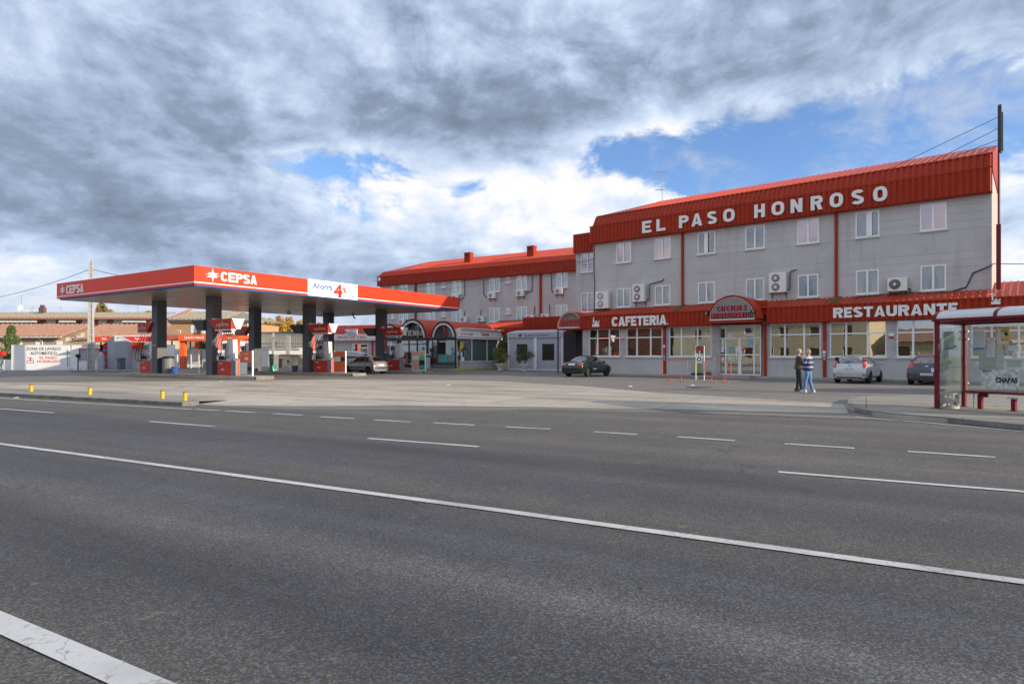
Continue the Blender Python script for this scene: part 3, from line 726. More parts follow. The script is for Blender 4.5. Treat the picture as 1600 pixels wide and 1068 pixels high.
for a, c in ((GX0-.05, 7.62), (11.02, GX1)):
    b = MB(); b.corr((a, -.36, fz0), (1, 0, 0), (0, 0, 1), c-a, fz1-fz0, pitch=.31, depth=.055, duty=.60); b.build('fascia', RED, hotel)
b = MB(); b.box(7.62, 11.02, -.2, -.1, 4.0, 4.9); b.build('fascia', RED, hotel)
b = MB(); b.corr((GX0-.05, 2.3, fz0), (0, -1, 0), (0, 0, 1), 2.66, fz1-fz0, pitch=.31, depth=.05, duty=.60); b.build('fascia', RED, hotel)
b = MB(); b.box(GX0, GX1, -.33, .3, fz0-.04, fz0-.002); b.build('fascia_soffit', RED, hotel)
b = MB(); b.box(GX0-.07, GX1, -.44, -.34, fz1+.002, fz1+.05); b.build('gutter', RED, hotel)
# lean-to roof strip over the ground floor
sU = Vector((0, 1.50, .52))
b = MB(); b.corr((GX0+.9, -.32, fz1+.052), (1, 0, 0), sU, 22.3-GX0-.9, sU.length, pitch=.31, depth=.04, duty=.28)
b.add([(GX0-.03, -.32, fz1+.052), (GX0+.9, -.32, fz1+.052), (GX0+.9, 1.18, fz1+.572)], [(0, 1, 2)])
b.build('lean_to_roof', REDROOF, hotel)
sU = Vector((0, 4.5, 1.15))
b = MB(); b.corr((22.302, -.32, fz1+.052), (1, 0, 0), sU, GX1-22.3, sU.length, pitch=.31, depth=.045, duty=.28); b.build('lean_to_roof', REDROOF, hotel)
mb = MB()
for x in (4.7, 14.7):   # moss below the downpipes
    for i in range(300):
        u = rnd.random(); xx = x+rnd.gauss(0, .14)+.1*u; yy = -.3+1.45*u; zz = fz1+.10+.52*u+rnd.uniform(0, .02)
        mb.add([(xx, yy, zz), (xx+.07, yy, zz), (xx+.035, yy+.06, zz+.03)], [(0, 1, 2)])
o = mb.build('roof_moss', mat('moss', (.11, .11, .03), .95), hotel); o['kind'] = 'stuff'
CAFE = 'CAFETERIA.'; 
x = -.08; ws = [.52, .56, .42, .45, .47, .45, .52, .18, .56, .08]
tot = sum(ws); sc_ = (4.42+.08)/tot
for ch, w_ in zip(CAFE, ws):
    a = x; c = x+w_*sc_
    if ch == '.': text(ch, 'sign_letter', LETTER, hotel, a+.01, c+.03, 3.55, 3.64, -.40, '-y', .05, .06)
    else: block(ch, 'sign_letter', LETTER, hotel, a+.02, c-.02, 3.55, 4.24, -.42, '-y', .05, .28)
    x = c
x = 14.89; ws = [.55, .46, .52, .5, .58, .55, .56, .58, .56, .5, .44]; tot = sum(ws); sc_ = (20.96-14.89)/tot
for ch, w_ in zip('RESTAURANTE', ws):
    a = x; c = x+w_*sc_; block(ch, 'sign_letter', LETTER, hotel, a+.03, c-.03, 3.62, 4.22, -.42, '-y', .05, .28); x = c
# small cut-out emblem: rider over a little wall, left of the word and again at the far right
def emblem(x, z, s):
    b = MB()
    b.prism([(x, z), (x+.62*s, z), (x+.66*s, z+.22*s), (x+.52*s, z+.22*s), (x+.5*s, z+.34*s), (x+.4*s, z+.34*s), (x+.36*s, z+.24*s), (x+.22*s, z+.3*s), (x+.1*s, z+.22*s), (x, z+.24*s)], 'y', -.46, -.42)
    b.prism([(x+.2*s, z+.28*s), (x+.34*s, z+.26*s), (x+.42*s, z+.46*s), (x+.34*s, z+.52*s), (x+.26*s, z+.4*s)], 'y', -.465, -.425)
    b.prism([(x+.06*s, z+.3*s), (x+.2*s, z+.4*s), (x+.12*s, z+.62*s), (x+.17*s, z+.78*s), (x+.08*s, z+.74*s), (x+.04*s, z+.5*s)], 'y', -.462, -.422)
    b.prism([(x+.46*s, z+.36*s), (x+.66*s, z+.5*s), (x+.62*s, z+.28*s), (x+.5*s, z+.3*s)], 'y', -.463, -.423)
    b.build('sign_emblem', LETTER, hotel)
emblem(-1.75, 3.56, .95); emblem(22.35, 4.05, .6)
b = MB(); b.box(22.36, 22.40, -.42, -.38, 4.35, 4.72); b.box(22.27, 22.49, -.42, -.38, 4.55, 4.6); b.build('sign_emblem', LETTER, hotel)

def big_window(a, c, cols, curt):
    w = c-a; h = 2.09; fw = .07; b = MB()
    xs = [0]+[w*k for k in cols]+[w]; zt = h*.66
    b.box(0, fw, 0, .1, 0, h); b.box(w-fw, w, 0, .1, 0, h); b.box(fw, w-fw, 0, .1, h-fw, h); b.box(fw, w-fw, 0, .1, 0, fw); b.box(fw, w-fw, .004, .096, zt-.04, zt+.04)
    for x in xs[1:-1]: b.box(x-.05, x+.05, -.006, .09, fw, zt-.04); b.box(x-.05, x+.05, -.006, .09, zt+.04, h-fw)
    f = b.build('window', PVC, hotel, loc=(a, .06, 1.33))
    for x0, x1 in zip(xs[:-1], xs[1:]):
        for z0, z1 in ((fw, zt-.04), (zt+.04, h-fw)):
            b = MB(); b.box(x0+.05, x1-.05, .04, .048, z0, z1); b.build('pane', GLASSD, f)
    b = MB(); b.box(-.08, w+.08, -.17, -.0, -.09, -.003); b.build('sill', SILL, f)
    if curt:
        b = MB()
        for x0, x1, zb in curt:
            n = 12; P = [(w*x0+(w*(x1-x0))*i/n, .35+.03*math.sin(i*2.3)) for i in range(n+1)]
            b.add([(p[0], p[1], z_) for p in P for z_ in (zb*h, h)], [(2*i, 2*i+2, 2*i+3, 2*i+1) for i in range(n)])
        b.build('curtain', CURTY, f)
    return f
CUR = [[(0, .15, .1), (.30, .55, .66)], [(.65, 1, .05)], [(0, .38, .05), (.38, .62, .6)], [(0, .33, .05), (.33, .95, .3)], [(.0, .2, .1), (.3, .6, .0)], [(.05, .5, .1)], [(.0, .2, .1)], None, None]
for i, (a, c) in enumerate(GW): big_window(a, c, (.30, .68) if i else (.28, .66), CUR[i])
b = MB(); b.box(GX0+.3, GX1, 3.5, 3.6, 0, 3.5); b.build('room', ROOMW, hotel)
b = MB(); b.box(GX0+.3, GX1, .3, 3.49, .0, .02); b.box(GX0+.3, GX1, .3, 3.49, 3.39, 3.42); b.build('room_floor', ROOM, hotel)
for k, x in enumerate((-1.2, 1.6, 5.3, 12.2, 15.6, 19.2, 23)):
    b = MB(); b.lathe([(.25, 0), (.03, .03), (.03, .72), (.5, .74), (.5, .77)], (x, 1.3, .02), 14)
    for dx in (-.65, .65): b.box(x+dx-.2, x+dx+.2, 1.1, 1.5, .42, .46); b.box(x+dx-.2+(.36 if dx > 0 else 0), x+dx-.16+(.36 if dx > 0 else 0), 1.1, 1.5, .46, .95)
    b.build('table_set', mat('dark_wood', (.07, .035, .02), .5), hotel)
# red downpipes of the ground floor with stickers
for k, x in enumerate((3.98, 10.88, 14.36, 21.2, 24.7)):
    b = MB(); b.box(x-.09, x+.09, -.14, -.015, .1, 3.40); p = b.build('downpipe', RED, hotel, bev=.02)
    if k in (0, 2, 3):
        b = MB(); z = 1.15
        while z < 2.15:
            h = rnd.uniform(.12, .3); w_ = rnd.uniform(.05, .085); b.box(x-w_, x+w_, -.1465, -.1415, z, z+h, rnd.choice([0, 0, 1, 2])); z += h+rnd.uniform(0, .05)
        b.build('sticker', [mat('sticker_white', (.7, .7, .68), .6, var=.2, scale=20), mat('sticker_blue', (.25, .32, .5), .6, var=.4, scale=20), REDP], p)
for x, z in ((.60, 2.5), (14.37, 0)):
    if z: 
        b = MB(); b.box(x-.14, x+.14, -.03, -.008, z, z+.32); b.box(x-.12, x+.12, -.034, -.0305, z+.03, z+.14, 1); b.build('wall_notice', [mat('pink_notice', (.75, .5, .5), .5), REDP], hotel)
b = MB(); b.box(17.70, 17.95, -.03, -.008, 2.52, 2.68); b.box(17.70, 17.95, -.03, -.008, 2.40, 2.50, 1); b.build('wall_notice', [WHITE, REDP], hotel)

# ---- arched entrance canopy of the cafe and restaurant
def vault(parent, xc, r, zs, y0, y1, m=REDVAULT, lip=.12, n=24, rz=None, inner=WHITE):
    rz = rz or r
    pts = [(xc+r*math.cos(math.pi*i/n), zs+rz*math.sin(math.pi*i/n)) for i in range(n+1)]
    ins = [(xc+(r-lip)*math.cos(math.pi*i/n), zs+(rz-lip)*math.sin(math.pi*i/n)) for i in range(n+1)]
    b = MB()
    for i in range(n):
        b.add([(pts[i][0], y0, pts[i][1]), (pts[i+1][0], y0, pts[i+1][1]), (pts[i+1][0], y1, pts[i+1][1]), (pts[i][0], y1, pts[i][1])], [(0, 1, 2, 3)], 0)
        b.add([(ins[i][0], y0, ins[i][1]), (ins[i+1][0], y0, ins[i+1][1]), (ins[i+1][0], y1, ins[i+1][1]), (ins[i][0], y1, ins[i][1])], [(0, 1, 2, 3)], 1)
        b.add([(pts[i][0], y0, pts[i][1]), (pts[i+1][0], y0, pts[i+1][1]), (ins[i+1][0], y0, ins[i+1][1]), (ins[i][0], y0, ins[i][1])], [(0, 1, 2, 3)], 2)
    return b, pts, ins
def disc(xc, r, zs, y, n=24, z0=None, rz=None):
    rz = rz or r
    P = [(xc+r*math.cos(math.pi*i/n), y, zs+rz*math.sin(math.pi*i/n)) for i in range(n+1)]
    if z0 is not None: P += [(xc-r, y, z0), (xc+r, y, z0)]
    return P
ec = bpy.data.objects.new('entrance_canopy', None); C.objects.link(ec); ec.parent = hotel
xc, r = 9.33, 1.42
b, pts, ins = vault(hotel, xc, r+.12, 3.72, -1.7, 1.1, rz=1.5)
o = b.build('vault', [REDVAULT, RED, RED], ec, smooth=False)
b = MB(); b.add(disc(xc, r, 3.72, -1.62, rz=1.38), [tuple(range(25))]); b.build('arch_glass', glass_mat('arch_glass', tint=(.35, .32, .3), refl=.10, opac=.55, col=(.07, .055, .045)), ec)
b = MB()
for i in range(24):
    a0 = math.pi*i/24; a1 = math.pi*(i+1)/24
    for rr0, rr1 in ((r-.035, r+.0),):
        b.add([(xc+rr0*math.cos(a0), -1.66, 3.72+(rr0-.04)*math.sin(a0)), (xc+rr1*math.cos(a0), -1.66, 3.72+(rr1-.04)*math.sin(a0)), (xc+rr1*math.cos(a1), -1.66, 3.72+(rr1-.04)*math.sin(a1)), (xc+rr0*math.cos(a1), -1.66, 3.72+(rr0-.04)*math.sin(a1))], [(0, 1, 2, 3)])
b.box(xc-r, xc+r, -1.70, -1.63, 3.66, 3.72); b.build('arch_trim', PVC, ec)
b = MB(); b.box(xc-r-.14, xc+r+.14, -1.74, -.4, 3.50, 3.655); b.build('canopy_beam', RED, ec, bev=.01)
LR = mat('letter_red', (.50, .03, .05), .4)
for i, ch in enumerate('CAFETERIA'): block(ch, 'canopy_letter', LR, ec, xc-.95+i*.21, xc-.95+i*.21+(.17 if ch != 'I' else .07), 4.22, 4.56, -1.70, '-y', .03, .17)
for i, ch in enumerate('RESTAURANTE'): block(ch, 'canopy_letter', LR, ec, xc-1.22+i*.222, xc-1.22+i*.222+.18, 3.80, 4.12, -1.70, '-y', .03, .17)
b = MB(); b.cyl((xc-.25, -1.76, 5.2), (xc+.05, -1.7, 5.25), .07, n=8); b.build('lamp', STEEL, ec)
for sx in (-1.55, 1.45):
    b = MB(); b.box(xc+sx-.2, xc+sx+.1, -1.95, -1.75, 4.03, 4.22); b.box(xc+sx-.03, xc+sx+.03, -1.98, -1.95, 4.08, 4.16, 1); b.build('floodlight', [BLACK, WHITE], ec, bev=.01)
for sx in (-1.52, 1.52):
    b = MB(); b.box(xc+sx-.06, xc+sx+.06, -.1, -.0, .1, 3.5); b.build('portal_post', PVC if sx > 0 else WALLB, ec)
# entrance doors
dr = bpy.data.objects.new('entrance_door', None); C.objects.link(dr); dr.parent = hotel; dr.location = (7.83, .1, .12)
W_ = 2.75; b = MB(); fz = 3.28
for x0, x1 in ((0, .07), (.40, .49), (W_-.49, W_-.40), (W_-.07, W_)): b.box(x0, x1, 0, .1, 0, fz)
for z0 in (0, 1.30, 2.38, fz-.07):
    for x0, x1 in ((.07, .40), (.49, W_-.49), (W_-.40, W_-.07)): b.box(x0, x1, .004, .096, z0, z0+.08)
b.box(W_/2-.10, W_/2+.10, -.004, .1, .08, 1.30); b.box(W_/2-.10, W_/2+.10, -.004, .1, 1.38, 2.38)
b.build('door_frame', PVC, dr)
b = MB(); b.box(.07, W_-.07, .04, .046, .05, fz-.05); b.build('glass', GLASSD, dr)
b = MB()
for sx in (-.16, .16): b.tube([(W_/2+sx, -.05, 1.05), (W_/2+sx, -.12, 1.08), (W_/2+sx, -.12, 1.62), (W_/2+sx, -.05, 1.65)], .025)
b.build('handle', PVC, dr)
NM = [WHITE, mat('poster_green', (.45, .6, .45), .6, var=.4, scale=14), mat('poster_teal', (.2, .4, .42), .6, var=.4, scale=14), mat('poster_blue', (.3, .45, .62), .6, var=.3, scale=12), REDP]
for x0, z0, w_, h_, mi in ((.14, 2.0, .16, .32, 0), (.12, 1.5, .2, .4, 0), (.55, 1.95, .34, .3, 1), (.58, 1.45, .42, .4, 2), (1.1, 1.5, .18, .35, 0), (1.92, 1.9, .32, .5, 3), (.6, .9, .45, .35, 1), (.55, 2.5, .4, .22, 0), (1.75, 2.5, .5, .25, 0), (1.5, 1.6, .15, .12, 4), (1.62, 1.75, .1, .1, 4), (.13, .9, .2, .3, 0)):
    b = MB(); b.box(x0, x0+w_, .028, .036, z0, z0+h_); b.build('notice', NM[mi], dr)

# ---- stepped-back bay on the left with the hotel arch
BY = 2.2
bo = [(-4.5, -3.2, 8.15, 9.72), (-4.5, -3.2, 4.92, 6.48)]
b = MB(); b.wall(-5.0, XL-.005, 0, 10.2, BY, BY+.25, bo); b.build('wall', WALLG, hotel)
b = MB(); b.box(-5.0, -4.8, BY+.26, 9, 0, 10.2); b.build('end_wall', WALLG, hotel)
b = MB(); b.corr((-5.05, BY-.35, 9.76), (1, 0, 0), (0, 0, 1), 5.05+XL, 1.5, pitch=.31, depth=.055, duty=.60); b.build('fascia', RED, hotel)
b = MB(); b.box(-5.05, XL, BY-.34, 9, 11.0, 11.05); b.build('bay_roof', REDROOF, hotel)
b = MB(); b.corr((-5.05, 9, 9.76), (0, -1, 0), (0, 0, 1), 9-BY+.33, 1.3, pitch=.31, depth=.05, duty=.60); b.build('fascia', RED, hotel)
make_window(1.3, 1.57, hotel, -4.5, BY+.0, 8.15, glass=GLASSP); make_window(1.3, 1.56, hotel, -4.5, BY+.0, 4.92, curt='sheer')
b = MB(); b.prism([(-8.6, 0), (-5.3, 0), (-5.3, .01), (-8.6, .01)], 'y', 0, 0.1)
xh = -4.05; rh = 1.10
hc = bpy.data.objects.new('hotel_entrance_canopy', None); C.objects.link(hc); hc.parent = hotel
b, _, _ = vault(hotel, xh, rh+.1, 3.62, -.15, BY, rz=1.22); b.build('vault', [REDVAULT, WHITE, mat('arch_edge', (.55, .2, .15), .5)], hc)
b = MB(); b.add(disc(xh, rh, 3.62, .0, rz=1.12), [tuple(range(25))]); b.build('arch_panel', mat('arch_panel', (.17, .15, .12), .5), hc)
b = MB(); b.box(xh-rh, xh+rh, -.1, -.02, 3.55, 3.62); b.build('arch_trim', PVC, hc)
b = MB(); b.box(xh-rh-.1, xh+rh+.1, -.12, BY, 3.40, 3.54); b.build('canopy_beam', RED, hc)
for i, ch in enumerate('HOTEL'): block(ch, 'canopy_letter', LR, hc, xh-.92+i*.375, xh-.92+i*.375+.31, 3.74, 4.20, -.06, '-y', .04, .22)
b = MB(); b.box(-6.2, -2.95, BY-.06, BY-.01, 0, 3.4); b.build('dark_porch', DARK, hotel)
b = MB()
for x in (-5.0, -4.1, -3.2): b.box(x-.04, x+.04, BY-.14, BY-.07, 0, 3.3)
b.build('porch_door_frame', mat('dark_frame', (.05, .055, .06), .4), hotel)
b = MB(); b.box(-3.98, -3.9, BY-.2, BY-.15, 1.2, 2.2); b.box(-4.6, -4.5, BY-.2, BY-.15, 1.0, 1.4); b.build('porch_notice', REDP, hotel)
b = MB(); b.box(-5.25, -5.17, -.1, -.02, 0, 3.4); b.box(-3.1, -3.02, .2, .28, 0, 3.4); b.build('porch_post', mat('dark_frame', (.05, .055, .06)), hotel)

# ---- tall narrow sign on the roof edge, with its pole and guys
sg = thing('roof_sign', 'tall thin dark sign seen edge on, guyed above the hotel roof end', 'sign', FM.w(22.62, .78, 0), FM.ang)
px0 = 0.0
b = MB(); b.cyl((0, 0, 4.9), (0, 0, 14.55), .05, n=10); b.cyl((0, .45, 4.9), (0, .45, 11.5), .05, n=10); b.build('pole', MAROON, sg)
b = MB(); b.box(-.02, .13, -.45, .25, 12.1, 14.5); b.build('sign_face', BLACKM, sg, bev=.02)
b = MB(); b.box(.132, .19, -.4, .2, 12.2, 14.1); b.build('sign_backlight', mat('dark_teal', (.01, .06, .06), .4), sg)
b = MB()
for k, (z, xx) in enumerate(((14.1, -5.6), (13.5, -3.5), (12.9, -3.0), (12.6, -1.4))):
    b.cyl((0, 0, z-.1), (xx, 1.1, 12.3), .016, n=5)
b.build('guy_wire', BLACKM, sg)
b = MB(); b.box(-.1, .1, -.3, -.1, 4.9, 8.3); b.build('conduit', MAROON, sg)

# ---- TV aerials
def aerial(loc, h, lab):
    t = thing('roof_aerial', lab, 'aerial', loc, .4); b = MB(); b.cyl((0, 0, 0), (0, 0, h), .025, n=6); b.build('mast', STEEL, t)
    b = MB(); b.cyl((-.35, 0, h-.15), (.35, 0, h-.15), .010, n=5)
    for i in range(0, 9, 2): x = -.42+i*.1; b.cyl((x, -.22, h-.15), (x, .22, h-.15), .006, n=4)
    for i in range(3): b.cyl((-.45, -.25+.17*i, h-.45), (-.45, -.25+.17*i, h+.1), .009, n=4)
    b.cyl((-.6, .1, h-1.6), (.3, .1, h-1.5), .012, n=5)
    for i in range(6): x = -.55+i*.13; b.cyl((x, -.15, h-1.58+i*.015), (x, .3, h-1.58+i*.015), .008, n=4)
    b.build('antenna', mat('aerial_grey', (.16, .16, .17), .6), t)
aerial(FM.w(1.4, YU+3.6, 13.3), 2.7, 'thin television aerial on the hotel roof above the first big letters')
# ================================================================== REAR WING
rear = thing('hotel_rear_wing', 'long grey rear wing of the hotel with sheet eaves, behind the shop and fuel canopy', 'building', FR.w(0, 0, 0), FR.ang)
RL, RR_ = -26.8, 1.2
RU = [(-22.9, 1.4), (-18.75, 1.4), (-14.9, 1.36), (-9.68, 1.36), (-6.2, 1.34), (-1.38, 1.34)]
RS = [(-24.65, .45), (-16.8, .55), (-7.93, .62), (.9, .5)]
ro = [(c-w/2, c+w/2, 8.35, 9.93) for c, w in RU]+[(c-w/2, c+w/2, 5.05, 6.58) for c, w in RU]
so_ = [(c-w/2, c+w/2, 9.2, 9.88) for c, w in RS[:3]]+[(c-w/2, c+w/2, 5.85, 6.5) for c, w in RS[:3]]
b = MB(); b.wall(RL+.02, RR_, 0, 10.2, .015, .3, ro+so_); b.build('wall', WALLG, rear)
zs = [4.4, 4.85, 5.3, 5.75, 6.2, 6.65, 7.1, 8.2, 8.65, 9.1, 9.55, 10.1]
for a, c in zip(zs[:-1], zs[1:]):
    cuts = [RL]+[q[0] for q in RU]+[RR_]
    for p, q in zip(cuts[:-1], cuts[1:]):
        b = MB(); b.wall(p+.001, q-.001, a+.007, c-.007, 0, .0149, ro+so_)
        if b.v: b.build('wall_panel', WALLG, rear)
b = MB(); b.box(RL, RL+.2, .31, 11, 0, 10.2); b.build('end_wall', WALLG, rear)
for (a, c, z0, z1) in ro: make_window(c-a, z1-z0, rear, a, -.03, z0, curt='blind', fw=.08, glass=glass_mat('window_glass_soft', refl=.12))
for (a, c, z0, z1) in so_: make_window(c-a, z1-z0, rear, a, -.02, z0, fw=.09)
b = MB(); b.corr((RL-.1, -.42, 9.96), (1, 0, 0), (0, 0, 1), RR_-RL+.1, 1.06, pitch=.33, depth=.055, duty=.60); b.build('fascia', RED, rear)
b = MB(); b.corr((RL-.1, 11, 9.96), (0, -1, 0), (0, 0, 1), 11.4, 1.06, pitch=.33, depth=.055, duty=.60); b.build('fascia', RED, rear)
b = MB(); b.box(RL-.1, RR_, -.41, .0, 9.92, 9.958); b.build('fascia_soffit', RED, rear)
b = MB(); b.box(RL-.12, RR_, -.48, -.34, 11.022, 11.07); b.build('fascia_cap', RED, rear)
u = Vector((0, .6, .60)); b = MB(); b.corr((RL+.2, -.36, 11.072), (1, 0, 0), u, RR_-RL, u.length, pitch=.33, depth=.05, duty=.60)
b.add([(RL-.1, -.36, 11.072), (RL+.2, -.36, 11.072), (RL+.2, .24, 11.672)], [(0, 1, 2)]); b.build('mansard_band', RED, rear)
u = Vector((0, 4.8, 1.62)); b = MB(); b.corr((RL+3.6, .24, 11.69), (1, 0, 0), u, RR_-RL-2, u.length, pitch=.36, depth=.04, duty=.3)
b.add([(RL+.15, .2, 11.69), (RL+3.6, .24, 11.69), (RL+3.6, 5.04, 13.31)], [(0, 1, 2)])
b.corr((RR_, 9.84, 11.69), (-1, 0, 0), (0, -4.8, 1.62), RR_-RL-3.6, u.length, pitch=.36, depth=.04, duty=.3)
b.add([(RL+.15, 9.84, 11.69), (RL+3.6, 9.84, 11.69), (RL+3.6, 5.04, 13.31)], [(0, 1, 2)])
b.add([(RL+.15, .2, 11.69), (RL+.15, 9.84, 11.69), (RL+3.6, 5.04, 13.31)], [(0, 1, 2)])
b.build('roof', REDROOF, rear)
for x in (-14.6, -6.1):
    b = MB(); b.box(x-.42, x+.42, 1.6, 2.3, 11.7, 13.25); b.box(x-.47, x+.47, 1.55, 2.35, 13.252, 13.32); b.box(x-.2, x+.1, 1.545, 1.549, 12.85, 13.15, 1); b.build('chimney', [RED, DARK], rear)
for x in (-20.97, -3.85):
    b = MB(); b.box(x-.12, x+.12, -.16, -.01, 4.9, 9.95); b.build('downpipe', RED, rear)
b = MB(); b.lathe([(.22, 0), (.22, .05)], (0, 0, 0), 14); o = b.build('oval_badge', WHITE, rear, loc=(RL+.35, -.47, 10.75)); o.rotation_euler = (R(90), 0, 0)

# ================================================================== AIR CONDITIONERS
def ac_unit(fr, x, y, z, w, h, fans, label, group, pipe=None, dark=False, face=ACG, name='air_conditioner'):
    t = thing(name, label, 'air conditioner', fr.w(x, y, z), fr.ang, group); d = .34 if fans < 2 else .38
    b = MB(); b.box(0, w, -d-.08, -.08, 0, h); b.build('casing', ACW, t, bev=.015)
    fx = w*.40 if fans > 1 else w*.38; fr_ = (min(w*.30, h*.2) if fans > 1 else h*.38)
    for k in range(fans):
        cz = h*(.5 if fans == 1 else (.27, .72)[k])
        b = MB(); b.cyl((fx, -d-.10, cz), (fx, -d-.082, cz), fr_, n=20, mi=1)
        for q in range(4):
            r_ = fr_*(.3+.22*q); n = 20
            ring = [(fx+r_*math.cos(2*math.pi*i/n), -d-.106, cz+r_*math.sin(2*math.pi*i/n)) for i in range(n+1)]
            for a, c in zip(ring[:-1], ring[1:]): b.cyl(a, c, .007, n=3)
        if dark: b.cyl((fx, -d-.115, cz), (fx, -d-.10, cz), fr_*.25, n=10)
        elif fans > 1: b.box(fx-.08, fx+.08, -d-.112, -d-.108, cz-.09, cz+.09)
        b.build('fan_grille', [ACW, BLACK if dark else face], t)
    b = MB(); b.box(.06, .10, -d-.06, 0, -.07, -.002); b.box(w-.10, w-.06, -d-.06, 0, -.07, -.002); b.box(.06, .10, -.05, -0.0, -.35, -.07); b.box(w-.1, w-.06, -.05, 0, -.35, -.07)
    b.build('bracket', mat('rusty_metal', (.09, .05, .04), .8, var=.3), t)
    if pipe: b = MB(); b.tube(pipe, .035, 6); b.build('pipe', BLACK, t)
    return t
ac_unit(FM, -2.25, YU, 5.02, 1.15, 1.32, 2, 'big white twin fan air conditioner at the left corner of the hotel front', 'twin fan air conditioners on the hotel front', face=mat('grille_pale', (.30, .30, .31), .6), pipe=[(.2, -.1, -.02), (-.4, -.1, -.08)])
ac_unit(FM, .98, YU, 5.38, .98, 1.3, 2, 'white twin fan air conditioner above the cafe lettering with a pipe bent to the right', 'twin fan air conditioners on the hotel front', pipe=[(1.0, -.2, .1), (1.25, -.2, .1), (1.25, -.15, 1.25), (2.3, -.1, 1.45), (2.35, -.08, 1.6)])
ac_unit(FM, 10.85, YU, 5.45, 1.05, 1.28, 2, 'white twin fan air conditioner above the right side of the arched entrance', 'twin fan air conditioners on the hotel front', pipe=[(1.07, -.2, .15), (1.22, -.2, .15), (1.22, -.15, 1.28), (1.6, -.1, 1.4)])
ac_unit(FM, 17.5, YU, 5.12, .98, .78, 1, 'single fan air conditioner with a black fan between the two right hand drape windows', 'air conditioner with black fan', dark=True, pipe=[(1.0, -.1, .1), (1.1, -.1, .1), (1.1, -.1, -.15)])
RA = [(-15.35, 7.62, 1, 'under the third large upper window, just over the canopy edge', [(1.0, -.1, .1), (1.5, -.1, .3), (1.65, -.08, .8), (1.65, -.08, 2.3)]),
      (-10.35, 7.62, 2, 'under the fourth large upper window, its pipe rising on the left', [(-.05, -.1, .2), (-.6, -.1, .3), (-.75, -.08, .6), (-.75, -.08, 2.2)]),
      (-6.7, 7.68, 3, 'under the fifth large upper window, its pipe rising on the right', [(1.0, -.1, .2), (1.3, -.1, .4), (1.8, -.08, .5), (1.85, -.08, 2.3)]),
      (-2.05, 7.68, 4, 'under the last upper window before the stepped bay', [(-.05, -.1, .2), (-.4, -.1, .3), (-.5, -.08, .6), (-.5, -.08, 2.3)]),
      (-23.4, 5.1, 0, 'low at the far end of the wing behind the fuel canopy', None),
      (-14.17, 5.12, 5, 'low on the wall, leftmost above the shop roof', [(.45, -.1, .6), (.45, -.05, 1.3)]),
      (-11.85, 5.1, 6, 'low on the wall, second from the left above the shop', [(.35, -.1, .6), (.35, -.05, 1.35)]),
      (-5.45, 5.06, 7, 'low on the wall, left of the red downpipe near the hotel arch', [(.85, -.1, .6), (.85, -.05, 1.5)]),
      (-3.65, 5.08, 8, 'low on the wall, right of the red downpipe near the hotel arch', [(.85, -.1, .6), (.85, -.05, 1.55)])]
for x, z, k, lab, pipe in RA: ac_unit(FR, x, 0, z, .92, .62, 1, 'small air conditioner '+lab, 'small air conditioners on the rear wing', pipe=pipe, face=mat('grille_mid', (.22, .22, .23), .6))

# ================================================================== LINK between the wings, behind the marquee
lk = thing('link_building', 'low link building with red sheet fascia between the shop and the hotel arch', 'building', FR.w(0, 0, 0), FR.ang)
b = MB(); b.box(-9.5, 1.0, -3.9, -.02, 0, 3.4); b.build('wall', mat('link_wall', (.12, .115, .12), .8), lk)
b = MB(); b.corr((-9.6, -4.2, 3.42), (1, 0, 0), (0, 0, 1), 11, .75, pitch=.31, depth=.055, duty=.60); b.build('fascia', RED, lk)
u = Vector((0, 3.9, .95)); b = MB(); b.corr((-8.9, -4.15, 4.18), (1, 0, 0), u, 5.3, u.length, pitch=.33, depth=.04, duty=.3); b.build('lean_to_roof', REDROOF, lk)
b = MB(); b.corr((-3.55, -4.21, 4.18), (1, 0, 0), (0, 0, 1), 4.6, .95, pitch=.31, depth=.055, duty=.60); b.box(-3.55, 1, -4.18, -.02, 5.09, 5.13); b.build('parapet', RED, lk)
b = MB(); b.corr((-9.6, -.02, 3.42), (0, -1, 0), (0, 0, 1), 4.2, .75, pitch=.31, depth=.055, duty=.60); b.build('fascia', RED, lk)

# ================================================================== SHOP with barrel vaults
shop = thing('shop_building', 'small glazed shop with three arched red barrel vaults and dark frames', 'shop', FS.w(0, 0, 0), FS.ang)
FL = .22
b = MB(); b.box(-10.5, .9, -1.6, 10, 0, .18); o = b.build('shop_forecourt', CONC, frame=FS); o['kind'] = 'structure'
b = MB(); b.box(.92, 1.05, -1.5, 5.0, 0, .12); b.build('shop_kerb', YEL, frame=FS)['kind'] = 'structure'
BF = mat('black_frame', (.03, .032, .036), .35)
b = MB(); b.box(-9.9, 0, 7.0, 7.2, .19, 3.0); b.build('rear_wall', ROOMW, shop)
b = MB(); b.box(-9.9, -.1, .1, 7, .18, FL); b.build('floor', mat('shop_floor', (.35, .33, .3), .4), shop)
b = MB(); b.box(-9.9, -.05, .1, 7.2, 3.05, 3.1); b.build('ceiling', mat('shop_ceiling', (.6, .58, .5), .8), shop)
